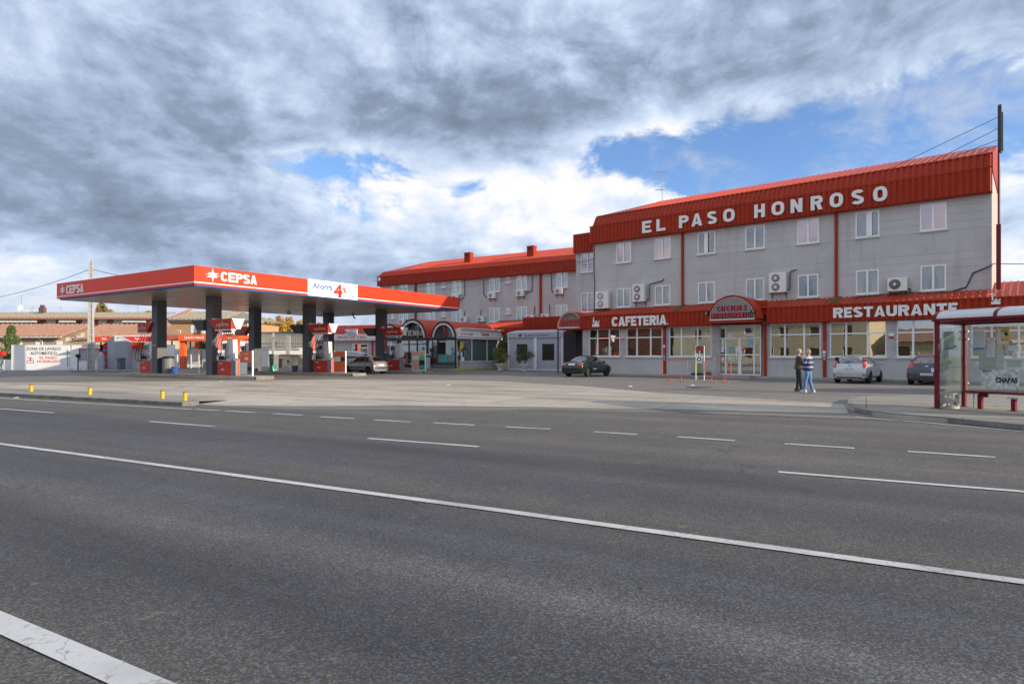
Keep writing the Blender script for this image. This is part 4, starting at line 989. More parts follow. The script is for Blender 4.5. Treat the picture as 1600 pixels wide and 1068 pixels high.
# three vaults running back along y
VS = [(-5.15, 1.68, 1.72, '0'), (-1.33, 1.36, 1.40, '1'), (-8.15, 1.25, 1.32, '2')]
for xc, r, rz, _ in VS:
    b, _, _ = vault(shop, xc, r+.1, 3.08, -.12, 8.0, rz=rz+.1, m=REDVAULT, lip=.14)
    b.build('vault', [REDVAULT, WHITE, BF], shop)
    b = MB(); n = 24
    for y_, rr in ((-.14, r-.09),):
        for i in range(n):
            a0, a1 = math.pi*i/n, math.pi*(i+1)/n
            P = lambda a, q: (xc+q*math.cos(a), y_, 3.08+q*math.sin(a)*rz/r)
            b.add([P(a0, rr-.16), P(a0, rr), P(a1, rr), P(a1, rr-.16)], [(0, 1, 2, 3)])
    b.build('arch_trim', PVC, shop)
    b = MB(); b.add(disc(xc, r-.1, 3.08, .55 if r > 1.5 else .05, rz=rz-.1), [tuple(range(25))]); b.build('arch_panel', mat('arch_glaze', (.06, .055, .05), .12, spec=.8), shop)
b = MB(); b.box(-9.9, .05, .3, 8, 2.96, 3.06); b.corr((-9.5, .5, 3.1), (1, 0, 0), (0, 1, 0), 9.4, 7.5, pitch=.35, depth=.03); b.build('flat_roof', REDROOF, shop)
b = MB(); b.box(-6.7, -3.6, -.02, .0, 3.14, 3.95); b.build('sign_board', BLACK, shop)
for i, ch in enumerate('TIENDA'): block(ch, 'sign_letter', mat('tin_letters', (.55, .54, .5), .4, .3), shop, (-6.15, -5.71, -5.5, -5.07, -4.62, -4.18)[i], (-5.75, -5.58, -5.13, -4.68, -4.25, -3.74)[i], 3.26, 3.80, -.05, '-y', .05, .20)
b = MB(); b.box(-4.35, -4.29, -.25, -.2, 3.05, 4.6); b.build('rod', STEEL, shop)
# generic little red emblem in the right arch
b = MB(); EX = -1.30
b.box(EX-.30, EX+.30, -.02, .0, 3.16, 3.26); b.box(EX-.3, EX-.24, -.03, -.001, 3.26, 3.55); b.box(EX+.24, EX+.3, -.03, -.001, 3.26, 3.55); b.box(EX-.14, EX+.16, -.03, -.001, 3.42, 3.9); b.prism([(EX-.22, 3.9), (EX+.24, 3.9), (EX+.05, 4.1), (EX-.1, 4.08)], 'y', -.03, -.001)
b.cyl((EX+.02, -.03, 4.15), (EX+.02, 0, 4.15), .09, n=10); b.box(EX-.45, EX-.2, -.025, -.001, 3.98, 4.03); b.box(EX+.2, EX+.42, -.025, -.001, 3.75, 3.8)
b.build('emblem', mat('emblem_red', (.36, .04, .05), .5), shop)
# front: black frames and glass
b = MB(); b.box(-9.9, .1, -.12, .06, 2.82, 3.06)
for x0, x1 in ((-9.9, -9.78), (-7.22, -7.0), (-6.85, -6.78), (-5.70, -5.62), (-4.65, -4.57), (-3.45, -3.22), (-2.75, -2.70), (-.02, .1)): b.box(x0, x1, -.07, .05, FL, 2.819)
b.box(-6.78, -3.45, -.06, .04, 2.42, 2.50); b.box(-3.22, -.02, -.06, .04, .55, .68)
for x in (-6.9, -3.35): b.tube([(x, -.1, 2.5), (x-.5, -.9, 2.86)], .03, 4)
b.build('front_frame', BF, shop)
b = MB(); b.box(-9.78, -7.22, -.05, .04, FL, 1.15); b.box(-7.0, -6.85, -.05, .04, FL, 1.15); b.box(-3.22, -.02, -.05, .04, FL, .549); b.build('front_panel', mat('shop_panel', (.17, .17, .18), .6), shop)
for x0, x1, z0, z1 in ((-9.78, -7.22, 1.16, 2.8), (-6.78, -5.7, FL, 2.4), (-5.62, -4.65, FL, 2.4), (-6.78, -3.5, 2.5, 2.8), (-4.57, -3.45, .95, 2.4), (-3.22, -2.75, .7, 2.8), (-2.7, -.02, .7, 2.8)):
    b = MB(); b.box(x0, x1, -.01, .0, z0, z1); b.build('pane', GLASS, shop)
b = MB(); b.box(-4.57, -3.45, -.03, .0, FL, .95); b.build('poster_panel', mat('poster_mix', (.45, .38, .42), .6, var=.5, scale=6), shop)
# goods seen inside and notices on the glass
SC = [mat('goods_yellow', (.62, .42, .06), .5, var=.3, scale=5), mat('goods_red', (.5, .06, .05), .5, var=.3, scale=5), mat('goods_blue', (.10, .22, .42), .5, var=.4, scale=6), WHITE, mat('goods_teal', (.12, .38, .42), .5, var=.3, scale=6), mat('goods_lime', (.45, .75, .05), .5), mat('goods_orange', (.8, .25, .04), .5)]
for sx in (-9.2, -7.9, -6.4, -2.2, -.9):
    b = MB(); b.box(sx-.5, sx+.5, 2.2, 2.6, FL, 2.1)
    for zz in (.5, .9, 1.3, 1.7):
        x = sx-.48
        while x < sx+.4:
            w_ = rnd.uniform(.06, .16); b.box(x, x+w_, 2.05, 2.19, zz, zz+rnd.uniform(.15, .3), rnd.randint(1, 6)); x += w_+.02
    b.build('shelf_unit', [BF]+SC, shop)
b = MB(); b.box(-9.7, -5.3, 3.6, 3.7, 1.2, 2.9); b.build('yellow_display', SC[0], shop)
b = MB()
for x0, z0, w_, h_, mi in ((-6.6, 1.3, .35, .55, 3), (-6.1, 1.0, .3, .3, 1), (-5.5, 1.25, .5, .25, 1), (-5.4, 1.6, .3, .35, 3), (-4.5, 1.2, .25, .35, 3), (-4.2, 1.7, .25, .4, 3), (-3.9, 1.1, .3, .5, 3), (-4.0, 1.9, .3, .3, 2), (-4.5, 1.8, .2, .3, 3), (-.45, .85, .4, .9, 4), (-.5, 1.8, .3, .3, 4), (-2.0, .72, 1.1, .75, 4), (-5.6, .5, .5, .12, 3), (-1.9, 2.62, .9, .14, 3), (-6.45, .7, .3, .3, 3)):
    b = MB(); b.box(x0, x0+w_, -.024, -.016, z0, z0+h_); b.build('window_poster', SC[mi], shop)
b = MB(); b.box(-4.0, -3.6, 1.0, 1.3, FL, 1.9); b.lathe([(.1, 0), (.13, .12), (.1, .25), (.02, .3)], (-3.8, 1.1, 1.9), 10); b.build('interior_stand', DARK, shop)
# right side with tinted panes and the white sign band
b = MB(); b.box(-.15, 0, .12, 7.7, .19, .78); b.build('low_wall', WALLG, shop)
b = MB()
for y in (.14, 2.5, 5.02, 7.5): b.box(-.1, .02, y, y+.09, .80, 2.94)
b.box(-.1, .04, .23, 7.6, .782, .86); b.build('side_frame', PVC, shop)
for y0, y1 in ((.24, 2.49), (2.6, 5.01), (5.12, 7.49)):
    b = MB(); b.box(-.03, -.02, y0, y1, .861, 2.94); b.build('pane', GLASSG, shop)
b = MB(); b.box(-.2, .28, .0, 7.8, 2.95, 3.84); b.build('sign_band', WHITE, shop, bev=.01)
b = MB(); b.box(-.1, .55, .45, 8.0, 3.842, 3.92); b.build('awning_box', PVC, shop, bev=.02)
b = MB(); b.box(.281, .286, .05, 7.75, 3.06, 3.12); b.build('red_stripe', REDP, shop)
text('Tienda', 'sign_lettering', REDP, shop, 3.6, 5.0, 3.26, 3.66, .282, '+x', .01, .02)
for w_, a, c in (('CTG', .75, 1.15), ('M', 1.28, 1.42), ('10887', 1.6, 2.4)): text(w_, 'sign_lettering', REDP, shop, a, c, 3.28, 3.46, .282, '+x', .01, .01)
b = MB(); b.box(.283, .29, .45, .6, 3.28, 3.45); b.build('sign_star', REDP, shop)
# goods hanging outside the side window
HG = [BLACK, WHITE, SC[2], SC[3], SC[6], SC[5], SC[6], mat('bag_brown', (.15, .06, .04), .7)]
for y0, z0, w_, h_, mi in ((.3, 2.2, .25, .55, 0), (.95, 2.1, .28, .6, 6), (.65, 1.95, .28, .7, 5), (.5, 1.75, .2, .45, 4), (.2, 1.4, .2, .35, 1), (1.2, 1.3, .3, .55, 2), (1.25, 1.95, .3, .5, 7), (.7, 1.3, .25, .4, 1), (.3, .95, .3, .3, 0), (.75, .85, .5, .4, 1), (1.2, .9, .25, .35, 0)):
    b = MB(); b.box(.03, .09, y0, y0+w_, z0, z0+h_); b.build('hanging_goods', HG[mi], shop, bev=.02)

# left building behind with gas-oil distribution lettering
hb = at(585, 74); FH = Frame(hb.x, hb.y, .93, -.367)
hq = thing('gasoil_office', 'low office with red ribbed fascia and white lettered band behind the pumps', 'building', FH.w(0, 0, 0), FH.ang)
zt = lambda py, Y=74: (553.5-py)*Y/990+H
b = MB(); b.wall(-9, 4, 0, 3.2, 0, .25, [(-3.1, -.9, .6, 2.75), (.3, 2.2, .0, 2.8)]); b.build('wall', WALLG, hq)
b = MB(); b.box(-9, 4, -.5, .3, 3.10, 3.85); b.build('sign_band', mat('sign_white_old', (.68, .68, .66), .6), hq)
b = MB(); b.box(-9, 4, -.505, -.501, 3.18, 3.23); b.build('red_stripe', REDP, hq)
b = MB(); b.corr((-9, -.45, 3.86), (1, 0, 0), (0, 0, 1), 13.2, 1.05, pitch=.3, depth=.04); b.build('fascia', mat('red_old', (.60, .07, .05), .5), hq)
for w_, a, c in (('DISTRIBUCION', -4.9, -3.55), ('DE', -3.42, -3.2), ('GASOLEO', -3.05, -2.25), ('T.I.F.', -2.1, -1.75), ('98 86 86', -1.65, -.8)): text(w_, 'sign_lettering', mat('lettering_faded', (.45, .15, .16), .6), hq, a, c, 3.36, 3.66, -.503, '-y', .01, .01)
b = MB(); b.box(-3.7, -2.0, -.60, -.50, 3.80, 4.45); b.build('name_board', mat('board_grey', (.62, .62, .64), .5), hq)
text('HIJOS', 'sign_lettering', REDP, hq, -3.0, -2.5, 4.2, 4.38, -.602, '-y', .01, .02)
text('HONROSO S.L.', 'sign_lettering', mat('navy', (.05, .06, .2), .5), hq, -3.4, -2.1, 3.9, 4.1, -.602, '-y', .01, .01)
b = MB(); b.box(-3.65, -3.48, -.61, -.601, 3.95, 4.25); b.build('sign_emblem', BLACK, hq)
b = MB()
for x in (-3.1, -2.0, -.98): b.box(x, x+.09, .0, .1, .6, 2.679)
b.box(-3.1, -.9, 0, .1, 2.68, 2.76); b.build('window_frame', PVC, hq)
for x in (.3, 2.12): b = MB(); b.box(x, x+.09, .0, .1, 0, 2.75); b.build('door_frame', PVC, hq)
b = MB(); b.box(-3.0, -.9, .05, .06, .6, 2.7); b.build('glass', GLASSD, hq)
b = MB(); b.box(.35, 2.15, .05, .06, 0, 2.8); b.build('glass', GLASSD, hq)
b = MB(); b.box(-3.3, 2.4, .6, .7, 0, 3); b.build('room', ROOM, hq)
b = MB(); b.box(-.35, -.15, -.12, -.01, 0, 3.1); b.build('downpipe', REDP, hq)
b = MB(); b.box(2.5, 3.2, -.1, -.03, .5, 1.9); b.box(2.6, 3.1, -.12, -.101, .7, 1.7, 1); b.build('door_poster', [WHITE, REDP], hq)

# ================================================================== MARQUEE and planters
tent = thing('marquee', 'pale grey fabric marquee with two dark windows and white posts, beside the hotel arch', 'marquee', FT.w(0, 0, 0), FT.ang)
for x in (-5.82, -2.98, -.12):
    b = MB(); b.box(x, x+(.12 if x != -2.98 else .30), -.12, .0, .02, 3.02); b.build('post', PVC, tent)
b = MB(); b.box(-5.82, 0, -.1, 0, .02, .12); b.build('base_rail', PVC, tent)
dw = [(-4.85, -3.72, .95, 2.45), (-2.12, -.88, .95, 2.45)]
b = MB(); b.wall(-5.70, -2.99, .121, 3.0, -.06, -.03, [dw[0]]); b.wall(-2.67, -.13, .121, 3.0, -.06, -.03, [dw[1]]); b.build('fabric_wall', TARP, tent)
for x0, x1, z0, z1 in dw:
    b = MB(); b.box(x0, x1, -.07, -.05, z0, z1); b.build('mesh_window', mat('mesh_window', (.035, .032, .03), .25), tent)
b = MB(); b.box(-5.9, .08, -.16, .02, 3.02, 3.50); b.build('valance', TARP, tent, bev=.02)
b = MB(); b.add([(-5.9, -.16, 3.51), (.08, -.16, 3.51), (.08, 1.6, 3.8), (-5.9, 1.6, 3.8)], [(0, 1, 2, 3)]); b.box(.0, .06, -.03, .3, .0, 3.4); b.box(-5.9, -5.84, 0, 2.5, 0, 3.4); b.build('roof_cover', TARP, tent)
text('EL PASO HONROSO', 'valance_lettering', mat('maroon_print', (.22, .05, .06), .6), tent, -3.95, -1.35, 3.16, 3.34, -.162, '-y', .005, .02)
b = MB(); b.prism([(-4.55, 3.14), (-4.35, 3.14), (-4.3, 3.34), (-4.22, 3.4), (-4.4, 3.4), (-4.5, 3.3), (-4.62, 3.36)], 'y', -.17, -.161); b.build('valance_emblem', BLACK, tent)

def leaves(mb, c, rad, n, size, mi=(0,), flat=.6, clump=None, hollow=.0):
    cl = [(Vector((rnd.gauss(0, .55), rnd.gauss(0, .55), rnd.gauss(0, .55))), rnd.choice(mi)) for _ in range(clump or max(6, n//60))]
    for i in range(n):
        q, m_ = rnd.choice(cl)
        v = q+Vector((rnd.gauss(0, .2), rnd.gauss(0, .2), rnd.gauss(0, .2)))
        if v.length > 1.12: v = v.normalized()*rnd.uniform(.7, 1.1)
        p = Vector((c[0]+v.x*rad[0], c[1]+v.y*rad[1], c[2]+v.z*rad[2]))
        a = Vector((rnd.gauss(0, 1), rnd.gauss(0, 1), rnd.gauss(0, flat))).normalized(); d = a.orthogonal().normalized()
        d = (d+a.cross(d)*rnd.uniform(-1, 1)).normalized(); e = a.cross(d); s_ = size*rnd.uniform(.6, 1.3)
        mb.add([p-d*s_, p+e*s_*.45, p+d*s_, p-e*s_*.45], [(0, 1, 2, 3)], m_ if rnd.random() < .8 else rnd.choice(mi))
LG = [mat('leaf_olive', (.13, .14, .025), .6, var=.3, scale=8), mat('leaf_green', (.055, .085, .02), .6, var=.3, scale=8), mat('leaf_lime', (.22, .21, .04), .6, var=.3, scale=8)]
def planter(loc, lab, h, dense, mats):
    t = thing('potted_shrub', lab, 'planter', loc, 0, 'shrubs in white urns by the marquee')
    b = MB(); b.lathe([(.20, 0), (.27, .03), (.26, .08), (.22, .14), (.37, .40), (.43, .55), (.47, .57), (.48, .65), (.42, .66), (.38, .60)], n=20); b.build('pot', mat('urn_white', (.66, .65, .62), .7, dirt=.25), t)
    b = MB(); b.lathe([(.38, .59), (.2, .6)], n=14); b.build('soil', mat('soil', (.04, .03, .02), .95), t)
    b = MB()
    for i in range(16):
        a = rnd.uniform(0, 6.28); r_ = rnd.uniform(.1, .75); z = rnd.uniform(.5, h)
        b.tube([(0, 0, .58), (r_*.35*math.cos(a), r_*.35*math.sin(a), .6+z*.45), (r_*math.cos(a), r_*math.sin(a), .6+z)], .010, 4)
    b.build('stems', mat('twig', (.09, .06, .035), .9), t)
    b = MB(); leaves(b, (0, 0, .68+h*.52), (.85, .85, h*.55), dense, .05, mi=mats, clump=26); b.build('foliage', LG, t)
v = gp(781, 578.5); planter((v.x, v.y, 0), 'yellowish bushy shrub in a white urn left of the marquee', 1.35, 2600, (0, 0, 2))
v = gp(820, 579.5); planter((v.x, v.y, 0), 'thin darker green shrub in a white urn in front of the marquee window', 1.5, 1700, (1, 1, 0))
hd = thing('corner_shrub', 'dark dense shrub in the corner between shop and marquee', 'shrub', at(790, 63))
b = MB(); leaves(b, (0, 0, 1.6), (.7, .7, 1.6), 2600, .11, mi=(1, 1, 0), clump=40); b.build('foliage', LG, hd)
b = MB(); b.cyl((0, 0, 0), (0, 0, 1.8), .06, n=6); b.build('trunk', mat('bark', (.10, .075, .05), .95, var=.25, scale=8), hd)
b = MB(); b.box(-.45, .45, -.3, .3, 0, 1.5); o = b.build('cream_cabinet', mat('cabinet_cream', (.58, .50, .33), .6), loc=at(792, 61), rot=FT.ang, bev=.02); tag(o, 'plain cream cabinet standing between the shrub and the marquee', 'cabinet')
# ================================================================== FUEL CANOPY
cp = thing('fuel_canopy', 'flat red filling station canopy on six dark grey columns', 'canopy', FC.w(0, 0, 0), FC.ang)
CW, CL = 16.15, 22.9
Z0, Z1 = 5.12, 6.20
def fascia(axis):
    n = 6 if axis == 'x' else 9; L = CW if axis == 'x' else CL
    for i in range(n):
        a = L*i/n+.003; c = L*(i+1)/n-.003
        b = MB()
        if axis == 'x': b.box(-c, -a, 0, .12, Z0+.07, Z1)
        else:
            if 7.34 < (a+c)/2 < 11.5: continue
            b.box(-.12, 0, a if i else .121, c, Z0+.07, Z1)
        b.build('fascia_panel', REDC, cp)
fascia('x')
ys = [.121, 2.5, 4.9, 7.33]; 
for a, c in list(zip(ys[:-1], ys[1:]))+[(11.52, 14.3), (14.3, 17.1), (17.1, 20.0), (20.0, 22.9)]:
    b = MB(); b.box(-.12, 0, a+.003, c-.003, Z0+.07, Z1); b.build('fascia_panel', REDC, cp)
b = MB(); b.box(-.12, .06, 7.34, 11.5, Z0+.05, Z1+.01); b.build('banner_panel', WHITE, cp)
b = MB(); b.box(-CW, 0, CL-.12, CL, Z0+.07, Z1); b.box(-CW, -CW+.12, .12, CL-.12, Z0+.07, Z1); b.build('fascia_rear', REDC, cp)
b = MB(); b.box(-CW+.04, .002, -.004, .0, Z0+.17, Z0+.225); b.box(0, .004, .0, 7.34, Z0+.17, Z0+.225); b.box(0, .004, 11.5, CL, Z0+.17, Z0+.225); b.build('white_stripe', WHITE, cp)
b = MB(); b.box(-CW+.3, -.06, .05, .2, Z0-.015, Z0+.068); b.box(-.2, -.05, .2, CL-.1, Z0-.015, Z0+.068); b.box(-CW+.05, -CW+.2, .2, CL-.1, Z0-.015, Z0+.068); b.box(-CW+.3, -.06, CL-.2, CL-.1, Z0-.015, Z0+.068); b.build('blue_trim', BLUE, cp)
b = MB(); b.box(-CW+.1, -.1, .15, CL-.15, Z0+.3, Z1-.15); b.build('roof_deck', STEEL, cp)
# soffit of long metal strips with open joints
n = 40
sof = [MB() for _ in range(n)]
for i in range(n):
    y0 = .2+(CL-.4)*i/n; y1 = .2+(CL-.4)*(i+1)/n
    sof[i].box(-CW+.2, -.2, y0+.008, y1-.008, Z0-.01+rnd.uniform(-.004, .004), Z0+.03); o = sof[i].build('soffit_strip', SOFFIT, cp)
    o.rotation_euler = (rnd.uniform(-.0008, .0008), 0, 0)
for i, ch in enumerate('CEPSA'): block(ch, 'brand_letter', LETTER, cp, 1.50+i*.455, 1.50+i*.455+.415, 5.50, 6.02, .002, '+x', .03, .25)
for i, ch in enumerate('CEPSA'): block(ch, 'brand_letter', LETTER, cp, -14.72+i*.485, -14.72+i*.485+.445, 5.42, 5.98, -.002, '-y', .03, .25)
def star(cx, cz, s, face, t0):
    b = MB()
    P = [(0, 1.0), (.13, .32), (.85, .34), (.40, .10), (1.0, -.04), (.40, -.16), (.62, -.34), (.16, -.30), (0, -1.0), (-.13, -.32), (-.85, -.34), (-.4, -.10), (-1.0, .04), (-.4, .16), (-.62, .34), (-.16, .30)]
    pts = [(cx+a*s*1.05, cz+b_*s*.9) for a, b_ in P]
    if face == '+x': b.prism(pts, 'x', t0+.002, t0+.035)
    else: b.prism(pts, 'y', -.035, -.002)
    # the cut between the upper and lower halves
    q = [(cx-.85*s, cz-.015), (cx+.85*s, cz-.015), (cx+.85*s, cz+.02), (cx-.85*s, cz+.02)]
    if face == '+x': b.prism(q, 'x', t0+.036, t0+.038, 1)
    else: b.prism(q, 'y', -.038, -.036, 1)
    b.build('brand_star', [LETTER, REDC], cp)
star(1.02, 5.77, .42, '+x', 0); star(-15.25, 5.72, .44, '-y', 0)
BL = mat('print_blue', (.06, .17, .48), .5)
text('Ahorra', 'banner_lettering', BL, cp, 7.70, 9.28, 5.64, 6.04, .062, '+x', .006, .028)
text('4', 'banner_lettering', REDP, cp, 9.42, 10.14, 5.22, 6.08, .062, '+x', .006, .045)
text('%', 'banner_lettering', REDP, cp, 10.18, 10.52, 5.55, 5.92, .062, '+x', .006, .03)
text('Carrefour', 'banner_lettering', BL, cp, 10.22, 10.85, 5.30, 5.40, .062, '+x', .006, .0)
b = MB(); b.prism([(10.95, 5.36), (11.02, 5.42), (11.16, 5.36), (11.02, 5.30)], 'x', .062, .068); b.build('banner_mark', BL, cp)
COLX, COLY = (-5.3, -11.7), (4.4, 11.85, 19.2)
for cy in COLY:
    for cx in COLX:
        b = MB(); b.box(cx-.36, cx+.36, cy-.33, cy+.33, .16, Z0-.012); b.build('column', COLG, cp, bev=.02)
# red and white notices on the columns
for cy in COLY:
    b = MB(); x = -5.3+.362
    b.box(-5.02, -4.72, cy-.345, cy-.332, 1.9, 2.75) if False else b.box(x, x+.012, cy-.02, cy+.22, 1.75, 2.75); b.box(x, x+.013, cy-.02, cy+.22, 1.6, 1.74, 1); b.build('column_notice', [mat('notice_red', (.62, .10, .08), .5, var=.3, scale=30), WHITE], cp)
b = MB(); b.box(-12.0, -11.45, 4.4-.345, 4.4-.332, 2.03, 2.2); b.build('column_notice', mat('notice_pink', (.45, .2, .2), .5), cp)
b = MB(); b.cyl((-7.8, 12, 4.75), (-7.8, 12, Z0), .02, n=5); b.lathe([(.02, 0), (.16, -.08), (.17, -.22), (.08, -.3)], (-7.8, 12, 4.8), 12); b.build('hanging_lamp', STEEL, cp)
for (x, y) in ((-15.2, 14), (-9.5, 20)):
    b = MB(); b.tube([(x, y, Z0), (x+.05, y, 4.8), (x+.2, y+.1, 4.6)], .05, 6); b.build('hanging_pipe', BLACKM, cp)
b = MB()
for cx in COLX:
    for cy in COLY:
        pass

# islands
ISL = [(4.4, 1), (11.85, 2), (19.2, 3)]
for cy, k in ISL:
    lab = {1: 'nearest', 2: 'middle', 3: 'farthest'}[k]
    t = thing('pump_island', {1: 'concrete pump island nearest the road, its sunlit end farthest forward', 2: 'middle concrete pump island under the canopy, between the grey hatchback and the front pumps', 3: 'rear concrete pump island behind the grey hatchback, closest to the shop'}[k], 'pump island', FC.w(0, 0, 0), FC.ang, 'raised pump islands under the canopy')
    x = -15.9
    while x < -.3:
        w_ = min(1.55, -.3-x)
        b = MB(); y0, y1 = cy-.62, cy+.62
        b.prism([(y0-.03, 0), (y0+.03, .20), (y1-.03, .20), (y1+.03, 0)], 'x', x+.006, x+w_-.006); b.build('kerb_block', CONC, t, bev=.02); x += w_
    b = MB(); b.prism([(-.3, 0), (-.3, .2), (-.16, .2), (-.06, .0)], 'y', cy-.62, cy+.62); b.build('island_nose', KERBM, t)

# header wings on the columns
def wing(cx, cy, side, red, lab, group):
    t = thing('pump_header', lab, 'sign', FC.w(cx, cy, 0), FC.ang, group)
    s = side; z0, z1 = 3.02, 3.66
    x0 = .37*s; L = 2.15 if s > 0 else 1.6
    poly = [(x0, z1), (x0+L*s, z1), (x0+(L-.12)*s, z0), (x0+.55*s, z0)] if red else [(x0, z1), (x0+1.35*s, z1), (x0+.75*s, z0), (x0, z0)]
    if red:
        poly = [(x0-.25*s, z1), (x0+L*s, z1-.0), (x0+(L)*s, z0), (x0+.45*s, z0)]
        b = MB(); b.prism(poly, 'y', -.45, -.10); b.build('header_body', REDP, t)
        b = MB(); b.prism([(x0+.45*s, z0-.08), (x0+L*s, z0-.08), (x0+L*s, z0-.003), (x0+.42*s, z0-.003)], 'y', -.43, -.12); b.build('header_rail', WHITE, t)
        if s > 0:
            b = MB(); b.prism([(-.45, z1), (.40, z1), (.10, z0), (-.15, z0)], 'x', x0+L+.002, x0+L+.10); b.build('header_end', WHITE, t)
            b = MB(); b.prism([(-.099, z1-.002), (.40, z1-.002), (.2, z0), (-.099, z0)], 'x', x0+.5, x0+L); b.build('header_core', REDP, t)
        a, c = (x0+.65, x0+L-.25) if s > 0 else (x0-L+.1, x0-.5)
        text('optima', 'header_lettering', mat('lettering_cream', (.70, .55, .48), .5), t, a, c, z0+.12, z0+.42, -.452, '-y', .01, .03)
        b = MB(); b.prism([((a+c)/2-.07, z0+.42), ((a+c)/2+.07, z0+.42), ((a+c)/2, z0+.58)], 'y', -.46, -.4505); b.build('header_mark', mat('mark_gold', (.75, .35, .1), .5), t)
    else:
        b = MB(); b.prism(poly, 'y', -.45, .30); b.build('header_body', WINGG, t)
WG = 'lettered headers over the pumps'
wing(-5.3, 4.4, 1, True, 'red lettered header over the front pump, on the front right column', WG)
wing(-5.3, 11.85, 1, True, 'red lettered header on the middle column row, left of the parked cars', WG)
wing(-5.3, 19.2, 1, True, 'red lettered header farthest right, in front of the shop arches', WG)
wing(-11.7, 4.4, -1, True, 'red lettered header at the far left of the canopy', WG)
wing(-11.7, 11.85, -1, True, 'small red lettered header behind the front pump, left of its column', WG)
G2 = 'plain dark headers left of the columns'
wing(-5.3, 4.4, -1, False, 'plain dark grey header left of the front column', G2)
wing(-5.3, 11.85, -1, False, 'plain dark grey header left of the middle right column', G2)
wing(-5.3, 19.2, -1, False, 'plain dark grey header over the parked cars, left of the rear column', G2)

# ---- fuel pumps
SCRN = mat('pump_screen', (.03, .06, .06), .15)
def make_pump():
    t = thing('fuel_pump', 'x', 'fuel pump')
    b = MB(); b.box(-.80, .62, -.24, .20, 0, .85); b.build('cabinet', REDP, t, bev=.03)
    b = MB(); b.box(.622, .80, -.24, .10, 0, .95); b.box(-.78, .60, -.20, .18, .852, 1.02, 1); b.build('cabinet_side', [mat('pump_grey', (.20, .21, .24), .45), mat('pump_pale', (.55, .56, .58), .4)], t, bev=.02)
    b = MB(); b.prism([(.20, 1.021), (.78, 1.021), (.70, 2.2), (.14, 2.2)], 'y', -.16, .16); b.build('tower', ALU, t, bev=.02)
    b = MB(); b.box(.622, .80, .102, .24, 0, 1.0); b.build('end_panel', mat('pump_orange', (.78, .09, .03), .4), t)
    b = MB(); b.prism([(-.30, 1.55), (.22, 1.50), (.22, 2.0), (-.34, 1.95)], 'y', -.22, .22); b.prism([(-.28, 1.03), (.1, 1.03), (.2, 1.5), (-.2, 1.55)], 'y', -.12, .12, 0)
    h = b.build('display_head', mat('pump_head', (.42, .43, .45), .4), t, bev=.02)
    b = MB(); b.box(-.27, .12, -.228, -.2205, 1.62, 1.92); b.build('screen', SCRN, h)
    b = MB()
    for k, x in enumerate((-.42, -.18, .06)):
        b.box(x-.04, x+.04, -.36, -.245, .95, 1.2); b.tube([(x, -.42, 1.2), (x+.12, -.46, 1.32), (x+.2, -.40, 1.36)], .022, 5)
    b.build('nozzle', BLACK, t)
    b = MB()
    for k, (x, xt) in enumerate(((-.42, -.15), (-.18, .05), (.06, .35))):
        pts = []
        for i in range(13):
            u = i/12; pts.append((x+(xt-x)*u-.38*math.sin(math.pi*u)*(1-.3*k), -.48-.1*math.sin(math.pi*u), .95-1.0*math.sin(math.pi*min(1, u*1.3))*.35+1.65*u**1.6))
        b.tube(pts, .018, 5); b.build('hose', BLACK, t); b = MB()
    for k, x in enumerate((-.1, .1, .3, .5)):
        b = MB(); b.tube([(x, 0, 2.0), (x-.02, 0, 2.45), (x+.06, -.1, 2.58), (x+.14, -.2, 2.5), (x+.16, -.25, 2.2)], .016, 5); b.build('hose', BLACK, t)
    b = MB(); b.box(-.6, -.25, -.252, -.2415, .70, .74); b.build('cabinet_print', WHITE, t)
    b = MB(); b.prism([(-.42, .30), (-.02, .30), (-.02, .38), (-.16, .38), (-.2, .50), (-.25, .38), (-.42, .38)], 'y', -.252, -.2415); b.build('cabinet_mark', mat('print_rose', (.75, .45, .42), .5), t)
    return t
pump = make_pump(); PG = 'fuel pumps on the islands'
PS = [(-3.75, 4.4, 'red and white fuel pump on the front island right of the front column'), (-13.0, 4.4, 'red fuel pump at the far left end of the front island, beside the left column'),
      (-3.75, 11.85, 'red and white fuel pump on the middle island, left of the orange cabinet'), (-12.9, 11.85, 'fuel pump seen behind the front right pump on the middle island'),
      (-3.75, 19.2, 'red and white fuel pump behind the grey hatchback'), (-12.9, 19.2, 'fuel pump at the far left end of the rear island')]
for i, (x, y, lab) in enumerate(PS):
    p = pump if i == 0 else tree(pump)
    p.location = FC.w(x, y, .2); p.rotation_euler = (0, 0, FC.ang); p['label'] = lab; p['group'] = PG

# ---- display cabinets at island ends
OR = mat('cab_orange', (.80, .13, .03), .45)
def cabinet(x, y, lab, rows, w=1.15, h=1.5):
    t = thing('display_cabinet', lab, 'cabinet', FC.w(x, y, .2), FC.ang, 'display cabinets on the island ends')
    b = MB()
    for sx in (-w/2-.05, w/2): b.box(sx, sx+.05, -.057, .03, 0, h+.02)
    b.box(-w/2, w/2, -.05, .05, .0, .06); b.build('frame', PVC, t)
    b = MB(); z = h-.001
    mats_ = [OR, WHITE, BLACK, mat('cab_green', (.12, .55, .15), .5), mat('cab_teal', (.02, .38, .32), .5), mat('cab_pink', (.8, .42, .33), .5), mat('cab_grey', (.15, .16, .18), .5)]
    for hh, cells in rows:
        x0 = -w/2+.003
        for fr_, mi in cells:
            c = MB(); c.box(x0+.004, x0+fr_*w-.008, -.055, .05, z-hh+.006, z-.006, 0); c.build('panel', mats_[mi], t); x0 += fr_*(w-.006)
        z -= hh
    return t
